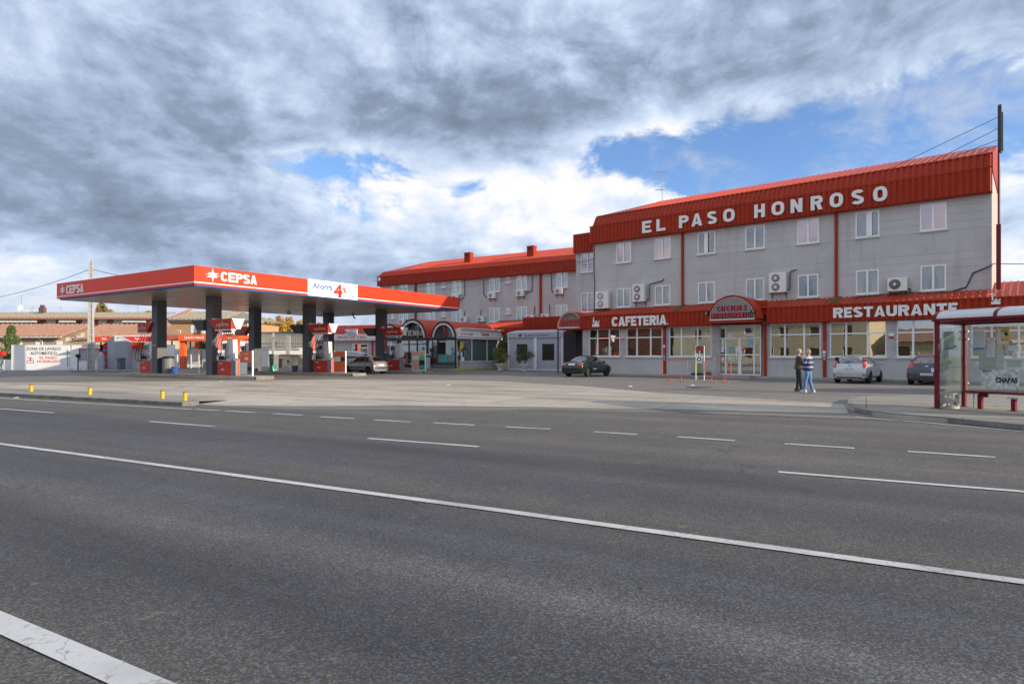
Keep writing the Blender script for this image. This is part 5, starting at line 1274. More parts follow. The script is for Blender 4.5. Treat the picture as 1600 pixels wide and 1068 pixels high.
r1 = cabinet(-1.9, 4.4, 'white framed cabinet with orange top panels on the sunlit front island end', [(.28, [(1, 0)]), (.42, [(1, 0)]), (.26, [(.62, 1), (.38, 6)]), (.24, [(.62, 1), (.38, 2)]), (.2, [(.62, 1), (.38, 6)])])
r2 = cabinet(-2.05, 11.85, 'orange cabinet with one white strip on the middle island end', [(.38, [(1, 0)]), (.32, [(.6, 1), (.4, 2)]), (.75, [(1, 0)])], w=1.1)
r3 = cabinet(-1.2, 19.2, 'pink and green panelled cabinet on the rear island end near the shop', [(.3, [(1, 5)]), (.36, [(.55, 1), (.45, 3)]), (.4, [(.55, 5), (.45, 2)]), (.34, [(.55, 5), (.45, 4)])], w=1.3)
text('CEPSA', 'panel_lettering', WHITE, r1, -.2, .25, 1.28, 1.36, -.058, '-y', .004, .01)
b = MB(); b.prism([(-.15, .98), (.2, .94), (.25, 1.08), (-.05, 1.12)], 'y', -.062, -.0575); b.build('panel_mark', WHITE, r1)

# ---- small movable things on the islands
def bucket(x, y, m, lab, r=.18, h=.34, z=.2):
    t = thing('bucket', lab, 'bucket', FC.w(x, y, z), 0, 'buckets by the pumps')
    b = MB(); b.lathe([(r*.8, 0), (r, h), (r*1.06, h), (r*1.06, h+.02), (r*.92, h+.02), (r*.75, .03)], n=16); b.build('body', m, t)
    b = MB(); b.tube([(-r, 0, h), (-r*.7, -.05, h*.75), (0, -.1-r, h*.55), (r*.7, -.05, h*.75), (r, 0, h)], .007, 5); b.build('handle', STEEL, t)
bucket(-9.75, 4.4, mat('bucket_blue', (.02, .09, .32), .4), 'blue plastic bucket on the front island between the two columns', r=.24, h=.44)
bucket(-6.9, 11.85, mat('bucket_dull_blue', (.07, .10, .22), .5), 'dull blue bucket on the middle island left of its right column', r=.24, h=.44)
def litter_bin(loc, lab, m, r=.2, h=.85, square=False, lid=BLACK):
    t = thing('litter_bin', lab, 'bin', loc, FC.ang, 'litter bins about the forecourt')
    b = MB()
    if square: b.prism([(-.26, 0), (.26, 0), (.30, h), (-.30, h)], 'y', -.22, .22)
    else: b.lathe([(r, 0), (r*1.05, .05), (r*1.05, h), (r*.9, h)], n=20)
    b.build('body', m, t, bev=.01)
    b = MB()
    if square: b.box(-.32, .32, -.25, .25, h, h+.06); b.box(-.16, .16, -.26, -.24, h-.25, h-.12)
    else: b.lathe([(r*1.08, h+.002), (r*1.08, h+.10), (r*.8, h+.16), (r*.1, h+.17)], n=20)
    b.build('lid', lid, t)
litter_bin(FC.w(-10.75, 4.5, .2), 'grey metal bin with black lid right of the left front column', mat('bin_grey', (.17, .18, .19), .5), r=.36, h=1.0)
litter_bin(FC.w(-12.35, 5.5, .2), 'dark slim bin behind the pump at the far left of the front island', mat('bin_dark', (.12, .13, .14), .5), r=.2, h=1.0)
litter_bin(FC.w(-10.4, 12.6, .2), 'dark tall bin right of the left middle column, beside the green can', mat('bin_slate', (.16, .17, .18), .5), square=True, h=1.25, lid=mat('bin_top', (.3, .31, .32), .5))
v = FS.w(-2.55, -1.0, .18); litter_bin((v.x, v.y, v.z), 'pale grey round bin with black lid in front of the shop glass', mat('bin_pale', (.5, .52, .53), .4), r=.30, h=1.05)
v = FC.w(-9.35, 11.7, .2)
t = thing('watering_can', 'bright green watering can on the middle island', 'watering can', v, FC.ang)
b = MB(); b.lathe([(.24, 0), (.26, .05), (.22, .42), (.24, .46), (.16, .47)], n=16); b.build('body', mat('can_green', (.02, .42, .25), .4), t)
b = MB(); b.tube([(.2, 0, .12), (.42, 0, .4), (.5, 0, .5)], .03, 8); b.tube([(-.2, 0, .4), (-.36, 0, .38), (-.34, 0, .15), (-.22, 0, .1)], .02, 6); b.build('spout_and_handle', mat('can_green', (.02, .42, .25)), t)
# folding chair near the front left column
v = FC.w(-8.0, 5.4, 0)
t = thing('garden_chair', 'lone dark chair standing behind the front island', 'chair', (v.x, v.y, 0), FC.ang+.5)
b = MB(); b.box(-.24, .24, -.22, .22, .44, .47); b.build('seat', mat('chair_dark', (.08, .09, .10), .6), t)
b = MB(); b.prism([(.20, .5), (.24, .5), (.38, 1.0), (.33, 1.0)], 'x', -.24, .24); b.build('backrest', mat('chair_dark', (.08, .09, .1)), t)
for sx in (-.22, .22):
    for sy in (-.2, .2): b = MB(); b.tube([(sx, sy, .44), (sx*1.15, sy*1.35, 0)], .015, 5); b.build('leg', STEEL, t)
for sx in (-.26, .26): b = MB(); b.tube([(sx, -.2, .46), (sx, -.22, .66), (sx, .3, .68)], .014, 5); b.build('arm', STEEL, t)
# small items in front of the shop
v = FS.w(-3.75, -1.1, .18)
t = thing('trolley', 'small red hand trolley with cylinder by the shop door', 'trolley', v, FS.ang)
b = MB(); b.lathe([(.16, 0), (.18, .04), (.17, .62), (.1, .72), (.05, .8)], n=14); b.build('cylinder', REDP, t)
b = MB(); b.tube([(-.15, .15, 0), (-.15, .2, 1.05), (.15, .2, 1.05), (.15, .15, 0)], .018, 5); b.cyl((-.2, .15, .08), (.2, .15, .08), .08, n=10); b.build('handle', BLACKM, t)
v = FS.w(-3.1, -1.3, .18)
t = thing('pavement_sign', 'leaning ice cream poster board in front of the shop glass', 'sign', v, FS.ang)
b = MB(); b.prism([(0, 0), (.04, 0), (.28, 1.35), (.24, 1.35)], 'x', 0, .78); b.build('frame', PVC, t)
b = MB(); b.prism([(-.006, .08), (-.001, .08), (.232, 1.28), (.226, 1.28)], 'x', .05, .73); b.build('poster', mat('poster_ice', (.25, .42, .62), .5, var=.6, scale=7), t)
b = MB()
for i in range(16):
    u = rnd.uniform(.1, .6); w_ = rnd.uniform(.15, 1.2); k = .006+w_*.178
    b.prism([(k-.028, w_), (k-.02, w_), (k, w_+.1), (k-.01, w_+.1)], 'x', u, u+.1, rnd.randint(0, 3))
b.build('poster_print', [WHITE, REDP, SC[0], mat('choco', (.15, .07, .03), .5)], t)
v = FS.w(.75, -.6, .18)
t = thing('yellow_stand', 'thin yellow stand in front of the tinted shop window', 'stand', v, FS.ang)
b = MB(); b.tube([(-.15, 0, 0), (0, 0, .5), (0, 0, 1.5)], .025, 5); b.tube([(.15, 0, 0), (0, 0, .5)], .025, 5); b.build('frame', YEL, t)
b = MB(); b.tube([(0, 0, .5), (0, .2, .9)], .025, 5); b.build('brace', YEL, t)
b = MB(); b.tube([(0, .1, 0), (.05, .12, .45), (-.04, .05, .9)], .06, 6); b.build('strap', BLACK, t)
# ================================================================== LEFT SIDE: wash area
WY = 60.0
def zpy(py, Y): return H+(553.5-py)*Y/990
def xpx(px, Y): return (px-800)/990*Y
ww = thing('painted_wall', 'long low white wall painted with grey and red lettering', 'wall', (0, WY, 0), 0)
xa, xb = xpx(17.6, WY), xpx(420, WY)
b = MB(); b.box(xa, xpx(108, WY), 0, .25, 0, 2.36); b.box(xpx(112, WY), xb-9, .0, .25, 0, 2.36); b.box(xpx(108, WY), xpx(112, WY), .08, .25, 0, 2.33); b.build('wall', WHITEW, ww)
b = MB(); b.box(xa-.02, xb-9, -.02, .27, 2.362, 2.40); b.build('coping', mat('coping_pale', (.72, .71, .68), .8), ww)
b = MB(); b.box(xpx(105.2, WY), xpx(106.3, WY), -.03, -.002, .35, 1.95); b.build('wall_slot', mat('slot_grey', (.25, .27, .28), .6), ww)
GL = mat('wall_lettering_grey', (.13, .15, .18), .7); RLt = mat('wall_lettering_red', (.72, .13, .10), .7)
text('ZONA DE LAVADO', 'wall_lettering', GL, ww, xpx(41, WY), xpx(95, WY), zpy(546.8, WY), zpy(542, WY), -.002, '-y', .006, .025)
text('AUTOMÁTICO', 'wall_lettering', GL, ww, xpx(47.5, WY), xpx(89, WY), zpy(554, WY), zpy(547.9, WY), -.002, '-y', .006, .025)
text('EL PASO', 'wall_lettering', RLt, ww, xpx(62, WY), xpx(89, WY), zpy(560.5, WY), zpy(556.5, WY), -.002, '-y', .006, .025)
text('HONROSO', 'wall_lettering', RLt, ww, xpx(58, WY), xpx(94, WY), zpy(566.2, WY), zpy(562.2, WY), -.002, '-y', .006, .025)
b = MB(); x0 = xpx(42.5, WY); z0 = zpy(567, WY)
for (a, c, d, e) in ((0, .0, .04, .22), (.0, .0, .62, .04), (.58, 0, .62, .22), (.0, .2, .2, .24), (.42, .2, .62, .24)): b.box(x0+a, x0+d, -.012, -.002, z0+c, z0+e)
b.box(x0+.24, x0+.40, -.014, -.002, z0+.18, z0+.44, 1); b.prism([(x0+.2, z0+.44), (x0+.46, z0+.44), (x0+.36, z0+.60)], 'y', -.014, -.002, 1)
b.box(x0+.02, x0+.2, -.012, -.002, z0+.46, z0+.49); b.box(x0+.46, x0+.66, -.012, -.002, z0+.36, z0+.39); b.box(x0+.08, x0+.11, -.012, -.002, z0+.46, z0+.58)
b.build('wall_emblem', [GL, RLt], ww)
# short low wall, hedge and cypress at far left
b = MB(); b.box(xpx(-60, WY+.4), xa-.3, WY+.4, WY+.6, 0, 1.0); o = b.build('garden_wall', WHITEW); tag(o, 'low white garden wall left of the painted wall', 'wall')
def shrub(name, lab, cat, loc, rad, n, size, mi, h0=0, trunk=.05):
    t = thing(name, lab, cat, loc)
    b = MB(); leaves(b, (0, 0, h0+rad[2]), rad, n, size, mi=mi, clump=max(30, n//40)); b.build('foliage', LGT, t)
    b = MB(); b.cyl((0, 0, 0), (0, 0, h0+rad[2]), trunk, trunk*.5, n=7); b.build('trunk', BARK, t); return t
BARK = mat('bark_grey', (.12, .09, .06), .95, var=.25, scale=6)
LGT = [mat('cypress_green', (.045, .085, .018), .7, var=.3, scale=4), mat('cypress_pale', (.085, .13, .025), .7, var=.3, scale=4), mat('autumn_gold', (.46, .27, .035), .7, var=.2, scale=3), mat('autumn_ochre', (.30, .19, .04), .7, var=.2, scale=3), mat('autumn_olive', (.17, .16, .04), .7, var=.2, scale=3)]  # second cypress green is a paler tone mixed in at random
# cypress: a column of clumped foliage
t = thing('cypress_tree', 'slim dark green cypress behind the left end of the painted wall', 'tree', (xpx(17.5, 62), 62, 0))
b = MB()
for i in range(4200):
    z = rnd.uniform(.15, 1)**.8*4.25; w_ = .85*min(1, (4.35-z)/1.6)**.6*(.8+.2*math.sin(z*5)); a = rnd.uniform(0, 6.28); r_ = w_*rnd.uniform(.55, 1.0)
    p = Vector((r_*math.cos(a), r_*math.sin(a), z)); s_ = rnd.uniform(.05, .10)
    b.add([p, p+Vector((s_*.5*rnd.uniform(-1, 1), s_*.5*rnd.uniform(-1, 1), s_*1.5)), p+Vector((s_*rnd.uniform(-1, 1), s_*rnd.uniform(-1, 1), s_*.7))], [(0, 1, 2)], 0 if rnd.random() < .6 else 1)
b.build('crown', LGT, t); b = MB(); b.cyl((0, 0, 0), (0, 0, 3.6), .09, .03, n=7); b.build('trunk', BARK, t)
shrub('garden_shrub', 'low light green shrub at the foot of the cypress', 'shrub', (xpx(13, 61), 61, 0), (1.0, .5, .75), 1200, .07, (0, 1, 1))
shrub('garden_shrub', 'dark green shrub cut by the left edge, left of the cypress', 'shrub', (xpx(3, 63), 63, 0), (.9, .6, 1.1), 1200, .08, (0, 0, 1))

# something red and green at the very left edge: a hose reel post
t = thing('hose_reel', 'red topped hose stand with coiled green hose at the left edge', 'hose reel', (xpx(2.0, 54), 54, 0))
b = MB(); b.box(-.3, .28, -.2, .2, 1.35, 1.75); b.build('hood', REDP, t, bev=.03)
b = MB(); b.box(-.06, .06, -.06, .06, 0, 1.35); b.build('post', WHITE, t)
b = MB()
for r_ in (.34, .27): b.tube([(r_*math.cos(i*.4)+.02, -.22, .95+r_*math.sin(i*.4)*1.2) for i in range(17)], .022, 5)
b.build('hose', mat('hose_green', (.10, .22, .16), .5), t); b = MB()
b.tube([(.3, -.2, .9), (.42, -.2, .3), (.2, -.2, .1), (-.1, -.25, .3)], .02, 5); b.build('hose', mat('hose_green', (.10, .22, .16), .5), t)

# lattice concrete pole with wires
PY = 56.0; pxx = xpx(142, PY)
t = thing('utility_pole', 'tall pale concrete pole with ladder-like recesses, left of the canopy', 'utility pole', (pxx, PY, 0), .25)
ph = zpy(407, PY)
b = MB()
def wd(z): return .27-.13*z/ph
for sx in (-1, 1):
    b.add([(sx*wd(0), -.14, 0), (sx*wd(0)-sx*.10, -.14, 0), (sx*wd(0)-sx*.10, .14, 0), (sx*wd(0), .14, 0), (sx*wd(ph), -.09, ph), (sx*wd(ph)-sx*.07, -.09, ph), (sx*wd(ph)-sx*.07, .09, ph), (sx*wd(ph), .09, ph)],
          [(0, 1, 2, 3), (4, 5, 6, 7), (0, 1, 5, 4), (1, 2, 6, 5), (2, 3, 7, 6), (3, 0, 4, 7)])
b.build('flange', CONCW, t)
b = MB(); b.add([(-.2, -.06, 0), (.2, -.06, 0), (.08, -.04, ph), (-.08, -.04, ph), (-.2, .07, 0), (.2, .07, 0), (.08, .07, ph), (-.08, .07, ph)], [(0, 1, 2, 3), (4, 5, 6, 7), (0, 1, 5, 4), (1, 2, 6, 5), (2, 3, 7, 6), (3, 0, 4, 7)]); b.build('web', mat('pole_web', (.37, .365, .35), .9), t)
z = .4
while z < ph-.3:
    b = MB(); w_ = wd(z)-.08; b.box(-w_, w_, -.10, .10, z, z+.10); b.build('rung', CONCW, t); z += .55
b = MB(); b.box(-.16, .16, -.06, .06, ph-1.05, ph-.98); b.cyl((-.16, 0, ph-.98), (-.16, 0, ph-.84), .04, n=8); b.cyl((.16, 0, ph-.98), (.16, 0, ph-.84), .04, n=8); b.build('insulator', STEEL, t)
def wire(name, lab, p, q, sag, r=.022, n=18):
    b = MB(); p = Vector(p); q = Vector(q)
    pts = [p.lerp(q, i/n)-Vector((0, 0, sag*4*(i/n)*(1-i/n))) for i in range(n+1)]
    b.tube(pts, r, 5); o = b.build(name, BLACKM); tag(o, lab, 'cable'); return o
hk = zpy(420, PY)
wire('overhead_cable', 'black overhead cable from the concrete pole down to the left', (pxx, PY, hk), (pxx-26, PY+10, 6.4), .9)
wire('overhead_cable', 'black overhead cable running from the pole behind the red canopy', (pxx, PY, hk), FC.w(-8, 24, 6.9), 1.2)
p0 = FR.w(-28, -1.3, 9.2); p1 = FM.w(XL+.1, YU-.1, 8.95)
wire('overhead_cable', 'long sagging cable crossing the rear wing to the hotel corner', p0, p1, .35, .02)
wire('overhead_cable', 'second thinner cable just under the long one on the rear wing', p0+Vector((0, 0, -.25)), p1+Vector((0, 0, -.1)), .75, .014)
wire('overhead_cable', 'cable leaving the right end of the hotel towards the right edge', FM.w(22.3, .9, 6.3), FM.w(34, 4, 6.5), .3, .02)
b = MB(); b.tube([FM.w(20.5, YU-.04, 4.95), FM.w(21.2, YU-.05, 5.15), FM.w(21.5, YU-.05, 5.9), FM.w(22.35, YU-.1, 6.25)], .035, 5)
b.tube([FM.w(15.9, -.1, 4.75), FM.w(16.1, .6, 4.85), FM.w(17.0, YU-.1, 4.98), FM.w(18.6, YU-.1, 5.02), FM.w(20.5, YU-.04, 4.95)], .025, 5); o = b.build('wall_cable', BLACK); tag(o, 'black cable looping along the wall foot to the right hotel corner', 'cable')
# grey gable shaped kiosk
t = thing('grey_kiosk', 'grey house shaped kiosk with pointed top and dark bin in front', 'kiosk', (xpx(187, 58), 58, 0), .18)
b = MB(); hh = zpy(525, 58)
A = [(-.84, -.45), (-.05, -.98), (.84, -.5), (.84, .5), (-.84, .5)]
n = 5; tops = [hh-.42, hh, hh-.47, hh-.47, hh-.42]
vs = [(x, y, .0) for x, y in A]+[(x, y, tops[i]) for i, (x, y) in enumerate(A)]
vs.append((0, .5, hh)); b.add(vs, [(0, 1, 6, 5), (1, 2, 7, 6), (2, 3, 8, 7), (3, 4, 9, 10, 8), (4, 0, 5, 9), (5, 6, 10, 9), (6, 7, 8, 10)])
b.build('body', mat('kiosk_grey', (.34, .36, .40), .5, var=.05), t)
b = MB(); b.box(-.05, .25, -.9, -.75, hh-.22, hh-.16); b.build('lamp', BLACK, t)
litter_bin((xpx(189.5, 56.3), 56.3, .15), 'dark blue grey bin standing against the grey kiosk', mat('bin_navy', (.09, .11, .16), .5), square=True, h=.95, lid=mat('bin_navy_lid', (.05, .06, .09), .5))
# small posts, air post
t = thing('service_post', 'short dark post with round head at the left of the concrete pole', 'post', (xpx(122, 56), 56, 0))
b = MB(); b.cyl((0, 0, 0), (0, 0, 1.35), .06, n=8); b.build('post', mat('post_blue_grey', (.12, .15, .2), .5), t); b = MB(); b.lathe([(.1, 0), (.2, .1), (.2, .25), (.08, .34)], (0, 0, 1.2), 12); b.build('head', BLACK, t)
t = thing('water_post', 'short pale pointed post right of the concrete pole', 'post', (xpx(158, 57), 57, 0))
b = MB(); b.lathe([(.30, 0), (.28, .9), (.22, 1.4), (.14, 1.62), (.03, 1.75)], n=14); b.build('body', mat('post_pale', (.40, .44, .48), .5), t)
t = thing('small_panel', 'low white framed panel standing in front of the white wall', 'panel', (xpx(118.5, 58.5), 58.5, 0)); b = MB(); b.box(-.45, .45, 0, .04, .15, .8); b.build('panel', WHITEW, t); b = MB(); b.box(-.4, -.35, 0, .05, 0, .15); b.box(.35, .4, 0, .05, 0, .15); b.build('leg', STEEL, t)
# red framed notice frames on the wall
t = thing('wall_window', 'red framed noticeboard on the shaded part of the white wall', 'noticeboard', (xpx(136, WY), WY-.06, 0))
b = MB(); x1 = 1.0; 
b.box(-.7, -.62, -.04, .04, .9, 2.0); b.box(-.7, 1.3, -.04, .04, 1.96, 2.03); b.box(1.22, 1.3, -.04, .04, 1.0, 1.96); b.box(.2, .28, -.04, .04, .9, 1.96); b.build('frame', REDP, t)
b = MB(); b.box(-.6, .18, -.01, .02, .95, 1.92); b.box(.30, 1.2, -.01, .02, 1.0, 1.92, 1); b.build('panel', [mat('panel_lilac', (.35, .34, .38), .5), mat('panel_pinkish', (.6, .45, .42), .5)], t)
# red and blue vertical brush roller
t = thing('brush_roller', 'upright red roller with blue bands beside the grey kiosk', 'wash brush', (xpx(167.5, 58.8), 58.8, 0))
b = MB()
zz = .15
for k in range(7):
    h_ = .42 if k % 2 == 0 else .17
    b.lathe([(.36, 0), (.36 if k % 2 == 0 else .38, .02), (.36 if k % 2 == 0 else .38, h_-.02), (.36, h_)], (0, 0, zz), 16, 0 if k % 2 == 0 else 1); zz += h_
b.lathe([(.36, 0), (.3, .14), (.12, .24)], (0, 0, zz), 16, 0); b.build('roller', [mat('brush_red', (.55, .03, .03), .8), mat('brush_blue', (.08, .25, .5), .8)], t)
b = MB(); b.box(-.48, -.40, -.3, .3, 0, 2.3); b.box(.42, .5, -.3, .3, 0, 2.3); b.box(-.48, .5, -.3, .3, 2.3, 2.38); b.build('frame', BLACKM, t)
b = MB(); b.box(-1.6, .6, -.5, .5, 2.6, 2.66); b.build('hood', mat('hood_grey', (.3, .28, .25), .7), t)

# wash bay with red band: Aire / Agua
def band(name, lab, px0, px1, Y, pt, pb, words, posts, depth=2.6, col=OR, white=True):
    x0, x1 = xpx(px0, Y), xpx(px1, Y); zb, zt_ = zpy(pb, Y), zpy(pt, Y)
    t = thing(name, lab, 'wash bay', (0, Y, 0))
    b = MB(); b.box(x0, x1, 0, .2, zb, zt_); b.box(x0, x0+.2, .2, depth, zb, zt_); b.box(x1-.2, x1, .2, depth, zb, zt_); b.build('band', col, t, bev=.02)
    b = MB(); b.box(x0+.2, x1-.2, .2, depth, zt_-.25, zt_-.15); b.build('roof', STEEL, t)
    for w_, a, c, h0, h1 in words: text(w_, 'band_lettering', WHITE, t, xpx(a, Y), xpx(c, Y), zpy(h1, Y), zpy(h0, Y), -.003, '-y', .01, .03)
    for p, w_, m_ in posts:
        b = MB(); x = xpx(p, Y); b.box(x-w_/2, x+w_/2, .25, .25+w_, 0, zb-.003); b.build('post', m_, t)
    return t
REDB = mat('band_red', (.72, .055, .03), .45)
wb1 = band('wash_bay', 'wash bay with a bright red band lettered in white, behind the grey kiosk', 147, 236, 59.3, 525.5, 533.5, [('Aire', 158.5, 166.5, 527.4, 530.6), ('Agua', 210, 219, 527.4, 531.2)], [(154.5, .12, STEEL), (231, .14, STEEL)], col=REDB)
b = MB(); b.box(xpx(202, 59.3), xpx(222, 59.3), .1, .4, zpy(544.5, 59.3), zpy(534.5, 59.3)); b.build('hanging_sign', REDB, wb1)
b = MB(); b.box(xpx(147, 59.3), xpx(169, 59.3), -.01, .1, zpy(534.6, 59.3), zpy(533.6, 59.3)); b.box(xpx(202, 59.3), xpx(228, 59.3), -.01, .09, zpy(534.4, 59.3), zpy(533.6, 59.3)); b.box(xpx(177, 59.3), xpx(232, 59.3), .0, .3, zpy(525.3, 59.3), zpy(523.8, 59.3)); b.build('white_edge', WHITE, wb1)
wb2 = band('wash_bay', 'wash bay portal in orange red with white lettering and thick posts', 278, 372, 67, 522.5, 532.5, [('Lavado manual', 288, 318, 525, 529), ('Agua', 353, 363, 526, 529)], [(282.5, .52, OR), (366, .58, OR)], col=OR, depth=5)
b = MB(); b.box(xpx(240, 69), xpx(279, 69), 2, 2.2, zpy(532, 69), zpy(523, 69)); b.build('band_rear', mat('band_dull', (.42, .10, .07), .5), wb2)
b = MB()
for p in (265, 294, 311): b.box(xpx(p, 69), xpx(p, 69)+.12, 2.3, 2.4, 0, zpy(532, 69))
b.build('rear_post', mat('post_dark', (.05, .06, .08), .5), wb2)
b = MB(); b.box(xpx(303, 71), xpx(312, 71), 4.2, 4.3, zpy(543, 71), zpy(534, 71)); b.build('hanging_sign', REDB, wb2)
# white framed glass screens of the wash bays
for k, (a, c, Y, lab) in enumerate(((201, 222, 60.6, 'white framed glass screen under the red lettered band'), (268, 277, 69, 'narrow white framed glass screen left of the orange portal'), (286, 323, 69, 'white framed glass screen under the orange portal, left of the front column'))):
    t = thing('glass_screen', lab, 'screen', (0, Y, 0), 0, 'glass screens of the wash bays')
    x0, x1 = xpx(a, Y), xpx(c, Y); n = max(1, round((c-a)/11)); zt_ = zpy(545, Y)
    b = MB(); b.box(x0, x1, 0, .08, zt_-.08, zt_); b.box(x0, x1, 0, .08, .25, .33)
    for i in range(n+1): xx = x0+(x1-x0)*i/n; b.box(xx-.04, xx+.04, -.01, .09, .0, zt_)
    b.build('frame', PVC, t)
    for i in range(n):
        b = MB(); b.box(x0+(x1-x0)*i/n+.04, x0+(x1-x0)*(i+1)/n-.04, .03, .04, .33, zt_-.08); b.build('pane', GLASSS, t)
b = MB(); b.box(xpx(286, 70.5), xpx(294, 70.5), 70.5, 70.6, .9, 2.1); o = b.build('vending_panel', mat('vend_red', (.45, .10, .12), .5)); tag(o, 'dull red panel seen behind the first glass pane of the orange portal', 'panel')
b = MB(); b.box(xpx(224, 73), xpx(332, 73), 73, 73.3, 0, zpy(545, 73)); o = b.build('boundary_wall', mat('wall_pale', (.55, .56, .56), .85)); tag(o, 'pale low boundary wall behind the wash bays', 'wall')
# island in front of kiosk
t = thing('service_island', 'long low concrete kerb island under the grey kiosk and pole', 'kerb island', (0, 0, 0))
xs = xpx(110, 53); xe = xpx(232, 53)
x = xs
while x < xe:
    b = MB(); b.prism([(53.0, 0), (53.06, .15), (57.6, .15), (57.6, 0)], 'x', x+.006, min(xe, x+1.6)-.006); b.build('kerb_block', KERBM, t, bev=.02); x += 1.6

# ================================================================== houses at the left
def tiled_roof(name, x0, x1, y0, z0, y1, z1, m, parent, pitch=.58):
    u = Vector((0, y1-y0, z1-z0)); b = MB(); b.corr((x0, y0, z0), (1, 0, 0), u, x1-x0, u.length, pitch=pitch, depth=.15, duty=.45, thick=.08, mi=0)
    n = int(u.length/.45)
    nn = Vector((1, 0, 0)).cross(u.normalized())
    for i in range(1, n):   # course steps
        p = Vector((x0, y0, z0))+u*(i/n)
        b.add([p+nn*.005, p+Vector((x1-x0, 0, 0))+nn*.005, p+Vector((x1-x0, 0, 0))+nn*.03, p+nn*.03], [(0, 1, 2, 3)])
    o = b.build(name, m, parent); return o
# long two storey terrace
t = thing('terrace_house', 'long brick terrace with pale panels and grey tiled roof at the back left', 'building', (0, 0, 0))
Y = 108; x0, x1 = xpx(-140, Y), xpx(245, Y); ze = zpy(496.8, Y)
b = MB(); ops = [(xpx(a, Y), xpx(c, Y), zpy(509, Y), zpy(497.6, Y)) for a, c in ((-60, -42), (73, 87), (129, 145), (154, 167), (178, 191))]
b.box(x0, x1, Y, Y+9, 0, ze-.01); b.build('wall', BRICK, t)
for (a, c, z0_, z1_) in ops: b = MB(); b.box(a, c, Y-.06, Y-.003, z0_-3, z1_-.1); b.build('white_panel', mat('panel_cream', (.72, .68, .60), .8), t)
for a, c in ((0, 63), (98, 123), (196, 232)):
    b = MB(); b.box(xpx(a-2, Y), xpx(c+2, Y), Y-.9, Y-.01, zpy(500.5, Y)-.02, zpy(500, Y)); b.box(xpx(a, Y), xpx(c, Y), Y-.95, Y-.7, zpy(503, Y)-.1, zpy(500.5, Y)-.03); b.build('balcony_front', mat('balcony_white', (.72, .69, .64), .8), t)
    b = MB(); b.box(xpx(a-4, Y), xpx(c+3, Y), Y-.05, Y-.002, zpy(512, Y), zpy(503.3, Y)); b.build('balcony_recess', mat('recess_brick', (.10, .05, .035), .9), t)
tiled_roof('roof', x0-.5, x1+.5, Y-1.2, ze-.05, Y+5, zpy(488.6, Y+5), TILEG, t)
b = MB(); b.box(x0-.5, x1+.5, Y+4.9, Y+5.2, zpy(488.6, Y+5)-.05, zpy(488.6, Y+5)+.12); b.build('roof_ridge', mat('ridge_red', (.42, .14, .08), .9), t)
b = MB(); b.box(x0-.5, x1+.5, Y-1.28, Y-1.16, ze-.28, ze-.07); b.build('gutter', mat('gutter_red', (.38, .14, .09), .7), t)
b = MB(); q = xpx(67.5, Y+4); b.box(q-.45, q+.45, Y+3.5, Y+4.2, 7.5, 9.75); b.box(q-.28, q+.28, Y+3.6, Y+4.1, 9.75, 10.2); b.build('chimney', mat('chimney_dark', (.12, .07, .07), .9), t)
for p, h_ in ((33.5, 3.2), (50, 1.0), (95, 1.1), (215, 1.2)):
    b = MB(); q = xpx(p, Y+5); b.cyl((q, Y+5, 8.6), (q, Y+5, 8.9+h_), .035, n=5); b.cyl((q-.5, Y+5, 8.7+h_), (q+.4, Y+5, 8.75+h_), .025, n=4); b.build('aerial', STEEL, t)
b = MB(); q = xpx(33.5, Y+4.6); b.lathe([(.08, 0), (.45, .1), (.55, .25)], (0, 0, 0), 14); o = b.build('dish', WHITE, t, loc=(q, Y+4.6, 9.7)); o.rotation_euler = (R(80), 0, 0)
# lower tiled house, two roofs
Y = 74
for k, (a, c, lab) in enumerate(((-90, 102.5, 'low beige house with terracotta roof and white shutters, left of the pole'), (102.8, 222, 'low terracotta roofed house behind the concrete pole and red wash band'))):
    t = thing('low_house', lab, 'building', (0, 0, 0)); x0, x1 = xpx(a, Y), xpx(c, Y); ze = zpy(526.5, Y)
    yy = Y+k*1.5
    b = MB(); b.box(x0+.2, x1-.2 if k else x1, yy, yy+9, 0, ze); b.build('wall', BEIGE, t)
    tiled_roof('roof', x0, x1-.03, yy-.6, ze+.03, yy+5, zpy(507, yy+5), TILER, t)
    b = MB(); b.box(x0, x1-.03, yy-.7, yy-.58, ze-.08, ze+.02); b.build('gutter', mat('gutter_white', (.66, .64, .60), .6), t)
    b = MB(); b.prism([(yy, ze), (yy+5, zpy(507, yy+5)-.1), (yy+9, ze)], 'x', x1-.3, x1-.08); b.build('gable', mat('gable_shade_brown', (.20, .14, .10), .9), t)  # dark brown puts the roof overhang's shade into the gable colour
    if k == 0:
        for p in (-5, 30, 60, 93):
            b = MB(); b.box(xpx(p-4.5, Y), xpx(p+4.5, Y), Y-.04, Y-.003, zpy(541, Y), zpy(532.5, Y)); b.build('window', WHITEW, t)
        b = MB(); q = xpx(67, Y); b.tube([(q-.2, Y-.5, ze-.05), (q, Y-.1, ze-.5), (q, Y-.08, .2)], .06, 6); b.build('downpipe', mat('gutter_white', (.66, .64, .6)), t)
t = thing('garden_shed', 'small brick shed with ragged tile edge in front of the terracotta roof', 'shed', (0, 0, 0)); Y = 68
x0, x1 = xpx(103, Y), xpx(150, Y)
b = MB(); b.prism([(x0, 0), (x1, 0), (x1, zpy(528.5, Y)), (x0+1.0, zpy(531, Y)), (x0, zpy(533, Y))], 'y', Y, Y+4); b.build('wall', BEIGE, t)
